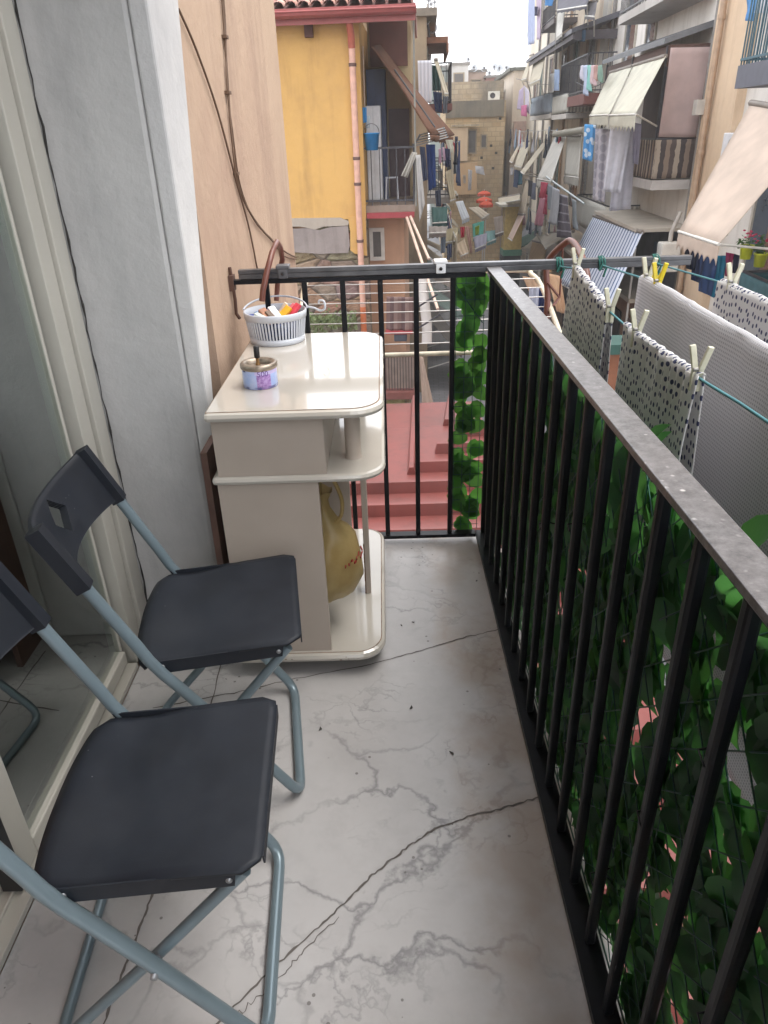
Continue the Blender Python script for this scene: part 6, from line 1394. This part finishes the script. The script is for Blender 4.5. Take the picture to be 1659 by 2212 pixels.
# things on that balcony
S3 = SY + 1.3
mb = MB(); p0, p1 = PS(790, 150, S3), PS(838, 430, S3); t_ = Thing('wardrobe', 'tall dark blue wardrobe on the balcony of the yellow house', 'wardrobe')
mb.sbox(S3 + 0.02, S3 + 0.5, tof(p0), tof(p1), p1.z, p0.z); t_.part('cabinet_body', mb, M('navy_panel', srgb(32, 52, 94), 0.45)); mb = MB(); mb.sbox(S3, S3 + 0.018, (tof(p0) + tof(p1)) / 2 + 0.01, tof(p1) - 0.01, p1.z + 0.05, p0.z - 0.02); mb.sbox(S3, S3 + 0.018, tof(p0) + 0.01, (tof(p0) + tof(p1)) / 2 - 0.01, p1.z + 0.05, p0.z - 0.02); t_.part('door', mb, M('navy_panel', (0, 0, 0))); t_.done()
S4 = SY + 0.75
p0, p1 = PS(789, 229, S4), PS(827, 436, S4); t_ = Thing('metal_locker', 'tall white metal locker standing in front of the dark blue wardrobe', 'locker')
mb = MB(); mb.sbox(S4 + 0.012, S4 + 0.40, tof(p0), tof(p1), p1.z + 0.03, p0.z); t_.part('body', mb, paint(196, 198, 202, 0.4)); mid = (tof(p0) + tof(p1)) / 2
for a0, a1 in ((tof(p0) + 0.01, mid - 0.005), (mid + 0.005, tof(p1) - 0.01)):
    mb = MB(); mb.sbox(S4, S4 + 0.0118, a0, a1, p1.z + 0.06, p0.z - 0.02); mb.bevel(0.003); t_.part('door', mb, paint(206, 208, 212, 0.4))
t_.done()
def bucket(x, y, s, r, col, label):
    c = PS(x, y, s); t_ = Thing('bucket', label, 'bucket'); mb = MB(); mb.lathe(c, [(0.0, -r * 1.1), (r * 0.78, -r * 1.1), (r * 0.98, r * 0.75), (r * 1.05, r * 0.78), (r * 1.05, r * 0.9), (r * 0.97, r * 0.9), (r * 0.93, r * 0.7), (r * 0.7, -r), (0, -r)], 20); t_.part('body', mb, M('bucket_%d' % col[2], srgb(*col), 0.35))
    mb = MB(); mb.tube([c + Vector((r * math.cos(math.pi * k / 8), 0, r * 0.85 + r * 1.1 * math.sin(math.pi * k / 8))) for k in range(9)], 0.006, 5); t_.part('handle', mb, DIRON); t_.done()
bucket(803, 304, SY + 0.12, 17 * SY / 1750, (36, 120, 178), 'bright blue bucket hanging on the railing of the yellow house')
rodthing('mop', 'long mop handle leaning beside the blue bucket', 'mop', [PS(784, 100, SY + 0.3), PS(788, 235, SY + 0.3)], 0.014, paint(170, 150, 130))
wash('cloth', 'bright blue rag hanging above the blue bucket', [(783, 232), (792, 232), (792, 264), (784, 266)], s=SY + 0.2, mat=cloth(60, 140, 200), group=None, amp=0.01)
wash('cloth', 'white rag hanging over the blue bucket', [(791, 250), (800, 250), (799, 276), (790, 276)], s=SY + 0.25, mat=cloth(190, 200, 206), group=None, amp=0.01)
t_ = Thing('plastic_table', 'white plastic stool on the balcony of the yellow house', 'stool'); c_ = PS(846, 382, SY + 1.0)
mb = MB(); mb.box(c_.x - 0.12, c_.x + 0.12, c_.y - 0.12, c_.y + 0.12, c_.z - 0.02, c_.z); t_.part('seat', mb, paint(190, 192, 200))
for sx_ in (-1, 1):
    for sy_ in (-1, 1): mb = MB(); mb.beam(c_ + Vector((sx_ * 0.1, sy_ * 0.1, -0.02)), c_ + Vector((sx_ * 0.12, sy_ * 0.12, -0.40)), 0.03); t_.part('leg', mb, paint(190, 192, 200))
t_.done()
# long brown rolled awning in profile
T1, T1f, T2, T2f = PS(804, 100, SY + 0.2), PS(820, 98, SY + 2.0), PS(928, 288, SY - 0.1), PS(979, 294, SY + 2.6)
mb = MB()
t_ = Thing('awning', 'long brown awning seen edge on, sloping from the yellow house over the street', 'awning')
mb.sheet(T1, T1f, T2f, T2, 6, 10, amp=0.03, thick=0.03); t_.part('canvas', mb, canvas(120, 88, 72)); mb = MB(); mb.sheet(T2 - Vector((0, 0, .02)), T2f - Vector((0, 0, .02)), T2f - Vector((0, 0, 0.20)), T2 - Vector((0, 0, 0.14)), 30, 3, amp=0.02, bottom=scallop(8)); t_.part('valance', mb, canvas(120, 88, 72))
mb = MB(); mb.tube([PS(852, 150, SY + 0.3), PS(940, 275, SY)], 0.015, 6); t_.part('arm', mb, DIRON); t_.done()
rodthing('pole', 'thin grey pole standing at the corner of the yellow house balcony', 'pole', [PS(893, 34, SY), Vector((PS(899, 420, SY).x, PS(899, 420, SY).y, zf_))], 0.018, paint(130, 130, 124))
# drying frame and washing outside it
t_ = Thing('wall_drying_rack', 'metal drying frame sticking out at the corner of the yellow house balcony', 'drying rack')
for k in range(5): mb = MB(); mb.tube([PS(893 + k * 3, 316 - k * 6, SY + 0.1), PS(968 - k * 2, 296 - k * 5, SY + 1.2)], 0.012, 5); t_.part('wire', mb, paint(150, 150, 150))
mb = MB(); mb.tube([PS(893, 316, SY + 0.1), PS(908, 290, SY + 0.1)], 0.018, 6); mb.tube([PS(968, 298, SY + 1.2), PS(958, 274, SY + 1.2)], 0.018, 6); t_.part('frame', mb, DIRON); t_.done()
for (nm, lb, px, s, c) in (
    ('sheet', 'white cloth twisted over the balcony corner of the yellow house', [(890, 328), (902, 330), (880, 384), (866, 380)], SY - 0.05, (176, 172, 164)),
    ('sheet', 'long off white cloth hanging past the balcony slab of the yellow house', [(898, 335), (908, 334), (918, 440), (906, 480)], SY - 0.1, (186, 184, 182)),
    ('trousers', 'grey trousers hanging left of the blue jeans beyond the yellow house', [(906, 316), (918, 318), (924, 388), (914, 392)], SY + 0.6, (72, 80, 104)),
    ('jeans', 'deep blue jeans hanging beyond the yellow house', [(920, 312), (940, 312), (942, 404), (926, 412)], SY + 0.8, (38, 62, 116)),
    ('sock', 'pink sock hanging right of the blue jeans', [(947, 322), (953, 320), (954, 352), (948, 354)], SY + 1.0, (206, 170, 190)),
    ('sock', 'pale pink sock hanging beside the first', [(955, 318), (960, 318), (963, 346), (958, 348)], SY + 1.0, (206, 180, 196)),
    ('shirt', 'navy shirt hanging right of the pink socks', [(960, 320), (972, 322), (972, 360), (962, 362)], SY + 1.1, (44, 48, 76)),
    ('cloth', 'cream fringed cloth hanging at the end of the drying frame', [(962, 302), (978, 302), (978, 330), (970, 328)], SY + 1.3, (206, 204, 190))):
    wash(nm, lb, px, s=s, mat=cloth(*c), group='washing hung beyond the yellow house', amp=0.02)
# lower floor under that balcony
LO = Thing('lower_house', 'peach walled lower storey under the balcony of the yellow house', 'building')
mb = MB(); p0, p1 = PS(790, 470, SY + 0.6), PS(872, 470, SY + 0.6); mb.sbox(SY + 0.6, SY + 6, tof(p0), tof(p1), GROUND, zf_ - 0.205); LO.part('wall', mb, plaster('peach5', srgb(176, 138, 112), srgb(142, 112, 92), 0.5))
end_window(LO, SY + 0.6, tof(PS(806, 520, SY + .6)), tof(PS(823, 520, SY + .6)), PS(815, 554, SY + .6).z, PS(815, 500, SY + .6).z, paint(200, 194, 186), M('far_pane', (0, 0, 0)))
LO.done()
POLE = M('cream_pole', srgb(196, 172, 156), 0.5)
rodthing('prop_pole', 'cream pole propped from the yellow house balcony down to the street, left of its pair', 'pole', [PS(879, 470, SY), PS(946, 668, SY - 2.2)], 0.028, POLE, 'slanting cream poles under the yellow house balcony')
rodthing('prop_pole', 'cream pole propped from the yellow house balcony, right of its pair', 'pole', [PS(887, 468, SY), PS(927, 560, SY - 1.0)], 0.028, POLE, 'slanting cream poles under the yellow house balcony')
wash('curtain', 'maroon striped curtain low behind the end railing', [(835, 640), (897, 642), (897, 715), (834, 713)], s=12.9, mat=stripes('maroon', [srgb(116, 92, 88), srgb(92, 70, 70), srgb(132, 110, 104)], 0.2), group=None)
LT = Thing('lower_terrace', 'small low terrace with a beige slatted railing panel seen through the end railing', 'terrace')
p0, p1 = PS(833, 768, 12.4), PS(896, 838, 12.4)
mb = MB(); mb.sbox(12.4, 12.43, tof(p0), tof(p1), p1.z, p0.z); n = 11
fl_ = LT.part('slat_panel', mb, stripes('x', [(0, 0, 0)], 1) if False else M('beige_slats', srgb(180, 160, 148), 0.7))
mb = MB()
for k in range(n): tt = tof(p0) + (tof(p1) - tof(p0)) * k / (n - 1); mb.sbox(12.36, 12.398, tt - 0.006, tt + 0.006, p1.z - 0.02, p0.z + 0.03)
mb.sbox(12.35, 12.40, tof(p0), tof(p1), p0.z + 0.03, p0.z + 0.06); LT.part('railing', mb, DIRON)
mb = MB(); mb.sbox(12.25, 14.8, tof(p0) - 1.5, tof(p1) + 0.02, p1.z - 0.16, p1.z - 0.03); LT.part('slab', mb, M('redbrown_slab', (0, 0, 0)))
mb = MB(); mb.sbox(12.5, 14.8, tof(p0) - 1.5, tof(p1) - 0.1, GROUND, p1.z - 0.162); LT.part('wall', mb, RUB); LT.done()
t_ = Thing('planter_box', 'dark grey planter box standing above the red slab behind the end railing', 'planter'); p0, p1 = PS(851, 722, 12.8), PS(879, 738, 12.8)
mb = MB(); mb.sbox(12.8, 13.1, tof(p0), tof(p1), p1.z, p0.z); mb.bevel(0.02); t_.part('box', mb, paint(62, 66, 76)); mb = MB(); mb.sbox(12.78, 13.12, tof(p0) - 0.15, tof(p1) + 0.1, p0.z + 0.002, p0.z + 0.04); t_.part('rim_board', mb, M('red_edge', (0, 0, 0))); t_.done()
t_ = Thing('rolled_awning', 'thick white rolled awning hanging upright beyond the end railing', 'awning'); mb = MB(); mb.tube(smooth([PS(912, 600, 13), PS(917, 655, 12.8), PS(922, 700, 12.6), PS(922, 742, 12.5)], 4), 0.09, 10, radii=None); t_.part('roll', mb, canvas(204, 198, 194)); t_.done()
wash('tarp', 'beige tarp wedge hanging over the street beside the slatted panel', [(906, 768), (914, 772), (938, 878), (912, 874)], s=11.5, mat=canvas(186, 166, 152), group=None, amp=0.01)
rodthing('iron_bracket', 'dark iron bracket behind the white rolled awning, upper one', 'bracket', [PS(895, 668, 12.6), PS(945, 636, 12.0)], 0.016, DIRON, 'dark iron brackets'); rodthing('iron_bracket', 'dark iron bracket behind the white rolled awning, lower one', 'bracket', [PS(895, 714, 12.6), PS(950, 680, 12.0)], 0.016, DIRON, 'dark iron brackets')
# weeds growing on the stone base
mb = MB(); rnd = random.Random(8)
for k in range(500):
    x, y = rnd.uniform(655, 770), rnd.gauss(694, 10); c_ = PS(x, y, SY - 0.1 - rnd.uniform(0, 0.6)); add_leaf(mb, c_, Vector((rnd.gauss(0, 1), rnd.gauss(0, 1), 0)).normalized(), Vector((rnd.gauss(0, .5), rnd.gauss(0, .5), 1)).normalized(), Vector((rnd.gauss(0, .6), -1, rnd.gauss(0, .4))).normalized(), rnd.uniform(0.04, 0.09), rnd)
single('weeds', mb, M('weed', srgb(112, 126, 84), 0.8, trans=0.2), 'green weeds growing along the foot of the rubble wall', 'weeds', kind='stuff')

# ---- red metal roof below our balcony
REDR = plaster('red_sheet', srgb(120, 62, 57), srgb(92, 58, 53), 0.7, 1.6, rough=0.5, bstr=0.04)
rr_ = Thing('shed', 'low shed with a ribbed pinkish red metal roof below the balcony', 'shed')
zr0 = -1.3
mb = MB(); mb.box(-3.5, 1.42, 4.47, 7.15, zr0 - 0.06, zr0); mb.box(XW + 0.01, 1.42, -3.0, 4.465, zr0 - 0.06, zr0)
y = -2.8
while y < 7.1:
    x0 = -3.5 if y > 4.5 else XW + 0.02
    if y > 6.2: x0 = -3.5 + (0.0)
    xs = x0; xe = 1.42
    if y > 5.9: xs = 0.15 + (y - 5.9) * 0.55
    mb.hexa([(xs, y - 0.035, zr0 + 0.0005), (xe, y - 0.035, zr0 + 0.0005), (xe, y + 0.035, zr0 + 0.0005), (xs, y + 0.035, zr0 + 0.0005)], [(xs + 0.02, y - 0.018, zr0 + 0.10), (xe, y - 0.018, zr0 + 0.10), (xe, y + 0.018, zr0 + 0.10), (xs + 0.02, y + 0.018, zr0 + 0.10)])
    y += 0.42
# far part of the roof, ribs running away
mb.hexa([(-3.5, 7.151, zr0 - 0.06), (1.02, 7.151, zr0 - 0.06), (1.02, 8.0, zr0 - 0.09), (-3.5, 8.0, zr0 - 0.09)], [(-3.5, 7.151, zr0), (1.02, 7.151, zr0), (1.02, 8.0, zr0 - 0.03), (-3.5, 8.0, zr0 - 0.03)])
for i in range(11):
    x = 0.72 - i * 0.42 + 0.0; ya = 5.95 if x < 0.5 else 7.16
    mb.hexa([(x - 0.04 - 0.10, ya, zr0 + 0.0007), (x + 0.04 - 0.10, ya, zr0 + 0.0007), (x + 0.04 + 0.02, 8.05, zr0 - 0.02), (x - 0.04 + 0.02, 8.05, zr0 - 0.02)], [(x - 0.02 - 0.10, ya, zr0 + 0.07), (x + 0.02 - 0.10, ya, zr0 + 0.07), (x + 0.02 + 0.02, 8.05, zr0 + 0.05), (x - 0.02 + 0.02, 8.05, zr0 + 0.05)])
rr_.part('roof', mb, REDR)
mb = MB(); mb.box(-3.5, 0.98, 4.47, 7.9, GROUND, zr0 - 0.095); mb.box(XW + 0.02, 1.3, -3.0, 4.465, GROUND, zr0 - 0.062); rr_.part('wall', mb, plaster('peach5', (0, 0, 0), (0, 0, 0))); rr_.done()

# ---- jumble of awnings down in the alley
for (lb, px, s, c) in (
    ('white grey awning slanting down left of the red orange parasols', [(984, 436), (1000, 434), (1014, 470), (998, 477)], 27, (196, 200, 206)),
    ('beige flat awning right of the white grey one low in the alley', [(1012, 448), (1034, 447), (1057, 462), (1040, 473)], 30, (188, 178, 162)),
    ('teal green awning low in the middle of the alley', [(1020, 484), (1046, 478), (1044, 508), (1022, 514)], 28, (70, 136, 122)),
    ('grey lilac awning below the teal one in the alley', [(1022, 512), (1052, 504), (1050, 528), (1026, 538)], 25, (140, 138, 152)),
    ('grey green awning right of the teal one in the alley', [(1048, 500), (1074, 496), (1072, 516), (1052, 524)], 27, (110, 144, 142)),
    ('tan folded awning just above the clothesline bar in the alley', [(978, 532), (1004, 516), (1012, 546), (994, 554)], 22, (186, 168, 146)),
    ('grey flat awning at the left side low in the alley', [(926, 490), (968, 488), (964, 502), (926, 504)], 20, (146, 140, 136)),
    ('dark teal awning under the blue jeans in the alley', [(932, 448), (966, 446), (966, 480), (934, 482)], 21, (62, 92, 90)),
    ('beige awning left low in the alley above the bar', [(958, 496), (990, 490), (988, 520), (960, 524)], 23, (162, 152, 126)),
    ('cream awning at the left row below the drying frame', [(962, 372), (975, 366), (984, 430), (972, 434)], 22, (180, 168, 144)),
    ('brown faded awning low at right above the bar', [(1066, 470), (1086, 466), (1088, 500), (1070, 506)], 27, (128, 118, 110))):
    fnp = [PS(*px[0], s + 0.4), PS(*px[1], s + 0.4), PS(*px[2], s - 0.3), PS(*px[3], s - 0.3)]
    t_ = Thing('awning', lb, 'awning', AWG); mb = MB(); mb.sheet(*fnp, 10, 8, amp=0.03, thick=0.012, seed=int(px[0][0])); t_.part('canvas', mb, canvas(*c)); mb = MB(); mb.tube([fnp[3], fnp[2]], 0.02, 5); t_.part('front_bar', mb, paint(190, 188, 184))
    dn = Vector((0, 0, -0.14)); mb = MB(); mb.sheet(fnp[3] - Vector((0, 0, .02)), fnp[2] - Vector((0, 0, .02)), fnp[2] + dn, fnp[3] + dn, 18, 4, amp=0.01, bottom=scallop(4)); t_.part('valance', mb, canvas(*c)); t_.done()
for i, (x, y, w_, lb) in enumerate(((1046, 418, 15, 'red orange parasol in the far alley, uppermost'), (1046, 432, 18, 'red orange parasol in the far alley, middle one'), (1050, 441, 16, 'red orange parasol in the far alley, lowest'))):
    s = 40 - i * 2; c_ = PS(x, y, s); r = w_ * s / 1750; t_ = Thing('parasol', lb, 'parasol', 'red orange parasols in the alley')
    mb = MB(); mb.lathe(c_, [(0, 0.14), (r * 0.5, 0.10), (r, 0.0), (r, -0.12), (r - 0.02, -0.12), (r - 0.03, 0)], 8, smooth=False); t_.part('canopy', mb, canvas(214, 96, 72)); mb = MB(); mb.tube([c_ + Vector((0, 0, 0.2)), Vector((c_.x, c_.y, GROUND))], 0.03, 6); t_.part('pole', mb, paint(180, 176, 170)); t_.done()
for (nm, lb, px, s, c) in (('cloth', 'red cloth hanging low in the alley', [(994, 490), (1004, 490), (1003, 512), (995, 514)], 24, (190, 40, 66)), ('rolled_mat', 'long pinkish roll hanging low in the alley beside the red cloth', [(1004, 488), (1014, 490), (1021, 545), (1016, 548)], 22, (184, 148, 136)), ('cloth', 'lime green cloth on the teal awning in the alley', [(1026, 490), (1036, 486), (1034, 506), (1027, 508)], 27.5, (150, 170, 60)), ('cloth', 'blue grey cloth hanging at left low in the alley', [(951, 506), (963, 504), (962, 545), (952, 548)], 20, (128, 142, 160)),
    ('cloth', 'white cloth hanging against the tufa building', [(1011, 366), (1020, 368), (1018, 410), (1011, 412)], 38, (196, 194, 196)), ('cloth', 'pale cloth hanging on the tufa building beside the dome', [(1000, 378), (1006, 378), (1006, 396), (1001, 396)], 40, (190, 180, 168)), ('trousers', 'dark trousers hanging at the left row above the teal awning', [(940, 412), (952, 410), (953, 446), (942, 446)], 20, (64, 72, 92)),
    ('cloth', 'blue cloth hanging low in the alley right of the flat awning', [(966, 528), (976, 526), (976, 556), (967, 558)], 20, (70, 80, 110)), ('tarp', 'white tarp bundled on a roof in front of the tufa building', [(1026, 358), (1044, 360), (1047, 378), (1028, 374)], 39, (206, 208, 212))):
    wash(nm, lb, px, s=s, mat=cloth(*c), cat=nm.replace('_', ' '), amp=0.04, group='washing low in the alley')
# lines strung across the alley
for i, (a_, b_, lb) in enumerate((([1115, 170, 42], [1240, 178, 30], 'thin line strung along the upper right row'), ([1245, 178, 27], [1310, 176, 24], 'thin line strung beside the dark canopy'), ([618, 588, 14.3], [700, 580, 14.0], 'thin wire at the foot of the yellow house'))):
    A_, B_ = PS(*a_), PS(*b_); mid_ = (A_ + B_) / 2 - Vector((0, 0, 0.15)); rodthing('wire_line', lb, 'wire', smooth([A_, mid_, B_], 5), 0.012, DIRON)

# ---- terrace structures across the street under the clotheslines
t_ = Thing('wooden_hut', 'brown wooden terrace hut with dark green roof seen between the spotted towels', 'hut')
a1, a2 = PS(1322, 745, 8.6), PS(1345, 745, 8.6); zt1 = PS(1320, 762, 8.6).z
mb = MB(); mb.box(a1.x, a2.x + 0.3, a1.y, a1.y + 0.3, GROUND, zt1); t_.part('wall', mb, M('hut_wood', srgb(142, 92, 66), 0.7, var=0.2, vs=3))
mb = MB(); mb.box(a1.x - 0.05, a2.x + 0.4, a1.y - 0.1, a1.y + 0.35, zt1 + 0.002, zt1 + 0.12); t_.part('roof', mb, M('hut_roof', srgb(44, 84, 76), 0.6)); t_.done()
for (x0, y0, x1, y1, s, lb, c) in ((1128, 596, 1160, 655, 14.0, 'pale peach folded awning behind the rack at the corner', (208, 178, 150)), (1180, 590, 1210, 680, 12.5, 'peach awning panel behind the brown hook bracket', (214, 180, 148)), (1150, 560, 1180, 590, 15, 'beige awning panel just behind the bar right of the corner', (200, 172, 140))):
    wash('awning', lb, [(x0, y0), (x1, y0 + 6), (x1 + 14, y1), (x0 + 22, y1 - 8)], s=s, mat=canvas(*c), cat='awning', group='awning panels behind the corner of the railing')
wash('curtain', 'white curtain strip behind the wires of the rack', [(1143, 620), (1165, 622), (1160, 690), (1140, 688)], s=13, mat=cloth(180, 184, 200), group=None)
wash('curtain', 'navy curtain strip right of the white one behind the rack', [(1164, 622), (1176, 624), (1176, 690), (1160, 690)], s=13.2, mat=cloth(40, 52, 96), group=None)
# stalls along the right foot of the street
ST = Thing('shop_row', 'brown wooden shop fronts along the right foot of the street', 'shop')
mb = MB(); mb.sbox(17.4, 30, TF + 0.2, TW - 0.002, GROUND, -2.2); ST.part('wall', mb, M('brown_front', srgb(128, 100, 82), 0.8, var=0.25, vs=1.3))
for k in range(7):
    mb = MB(); s_ = 17.9 + k * 1.7; mb.sbox(s_, s_ + 1.1, TF + 0.15, TF + 0.198, GROUND + 0.1, -2.9); ST.part('door', mb, DARKIN if k % 2 else M('plank_door', srgb(96, 78, 70), 0.7))
mb = MB(); mb.sbox(17.3, 30, TF - 0.3, TW - 0.01, -2.198, -2.1); ST.part('ledge_roof', mb, paint(170, 160, 146)); ST.done()

# ---- rows of shop awnings, small balconies and washing that line the lower alley on both sides
rnd = random.Random(77)
pal = [(196, 190, 178), (176, 166, 148), (150, 152, 158), (132, 150, 146), (200, 184, 160), (120, 116, 112), (186, 176, 168), (96, 124, 118)]
def wall_awning(s0, s1, tw, side, z, out, drop, c, label, group):
    a, b_ = S(s0, tw, z), S(s1, tw, z); c0, c1 = S(s0, tw + side * out, z - drop), S(s1, tw + side * out, z - drop)
    t_ = Thing('awning', label, 'awning', group); mb = MB(); mb.sheet(a, b_, c1, c0, 8, 6, amp=0.02, thick=0.012, seed=int(s0 * 10)); t_.part('canvas', mb, canvas(*c))
    dn = Vector((0, 0, -0.2)); mb = MB(); mb.sheet(c0 - Vector((0, 0, .012)), c1 - Vector((0, 0, .012)), c1 + dn, c0 + dn, 24, 3, amp=0.01, bottom=scallop(5)); t_.part('valance', mb, canvas(*c))
    for q, w_ in ((c0, a), (c1, b_)): mb = MB(); mb.tube([q, Vector((w_.x, w_.y, q.z - 0.3))], 0.015, 5); t_.part('arm', mb, paint(190, 188, 184))
    t_.done()
for row, (tw, side, z0, gl) in enumerate(((0.15, 1, -3.0, 'left'), (0.10, 1, -0.3, 'left'), (5.95, -1, -2.6, 'right'))):
    s0 = 21.3 if row == 0 else 28.5 if row == 1 else 27.8
    while s0 < 41:
        L = rnd.uniform(1.7, 2.6); c = rnd.choice(pal); zz_ = z0 + rnd.uniform(-0.5, 0.5); tw_ = tw if not (row == 0 and s0 > 28) else 0.10
        if row == 0 and 27 < s0 < 28.2: s0 = 28.4; continue
        wall_awning(s0, s0 + L, tw_ + side * 0.02, side, zz_, rnd.uniform(0.9, 1.5), rnd.uniform(0.5, 1.3), c, 'small faded awning on the %s row %s in the alley' % (gl, ('at street level', 'at first floor level', 'at street level')[row]), 'small awnings lining the alley')
        s0 += L + rnd.uniform(0.5, 1.1)
cols = [(200, 202, 210), (64, 76, 110), (176, 60, 76), (120, 132, 148), (206, 196, 176), (52, 58, 74), (150, 170, 190), (190, 150, 160)]
for row, (tt, zz_, gl) in enumerate(((0.95, -1.2, 'left'), (1.0, 1.2, 'left'), (4.9, -1.7, 'right'), (4.9, 1.4, 'right'))):
    rodthing('clothesline', 'thin clothesline run along the %s row, %s in the alley' % (gl, ('low', 'high', 'low', 'high')[row]), 'clothesline', [S(21.5 + q_ * 2.6, tt, zz_ + 0.03 - 0.05 * (q_ % 2)) for q_ in range(9)], 0.012, paint(170, 172, 170))
    for k in range(9):
        s = 22.0 + k * 2.0 + rnd.uniform(-0.5, 0.5) if gl == 'left' else 29 + k * 1.9
        for j in range(2):
            s2 = s + j * 0.62; hh = rnd.uniform(0.6, 1.2); ww = rnd.uniform(0.35, 0.55); z = zz_ + rnd.uniform(-0.15, 0.15); t0 = tt + rnd.uniform(-0.1, 0.1)
            mb = MB(); mb.sheet(S(s2, t0, z), S(s2 + ww, t0 + 0.05, z), S(s2 + ww * 0.95, t0 + 0.04, z - hh), S(s2 + 0.03, t0, z - hh * rnd.uniform(0.85, 1)), 12, 10, amp=0.045, waves=1.7, thick=0.01, seed=k * 7 + j + row * 31)
            single('washing', mb, cloth(*rnd.choice(cols)), 'small piece of washing hung out on the %s row, %s in the alley' % (gl, ('low', 'high', 'low', 'high')[row]), 'washing', 'small washing lining the alley')

# ---- haze volume added to lift the dark tones of the alley
mb = MB(); mb.box(-40, 60, -8, 95, GROUND - 1.0, 16.0)
hz = single('haze', mb, M('haze_tmp', (1, 1, 1)), 'thin pale haze added to the alley air to lift its dark tones', 'haze', kind='stuff')
hm = bpy.data.materials.new('haze_air'); hm.use_nodes = True; hn = hm.node_tree
for n_ in list(hn.nodes):
    if n_.type == 'BSDF_PRINCIPLED': hn.nodes.remove(n_)
pv = hn.nodes.new('ShaderNodeVolumePrincipled'); pv.inputs['Color'].default_value = (0.97, 0.95, 0.93, 1); pv.inputs['Density'].default_value = 0.0022
hn.links.new(pv.outputs[0], hn.nodes['Material Output'].inputs['Volume']); hz.data.materials[0] = hm
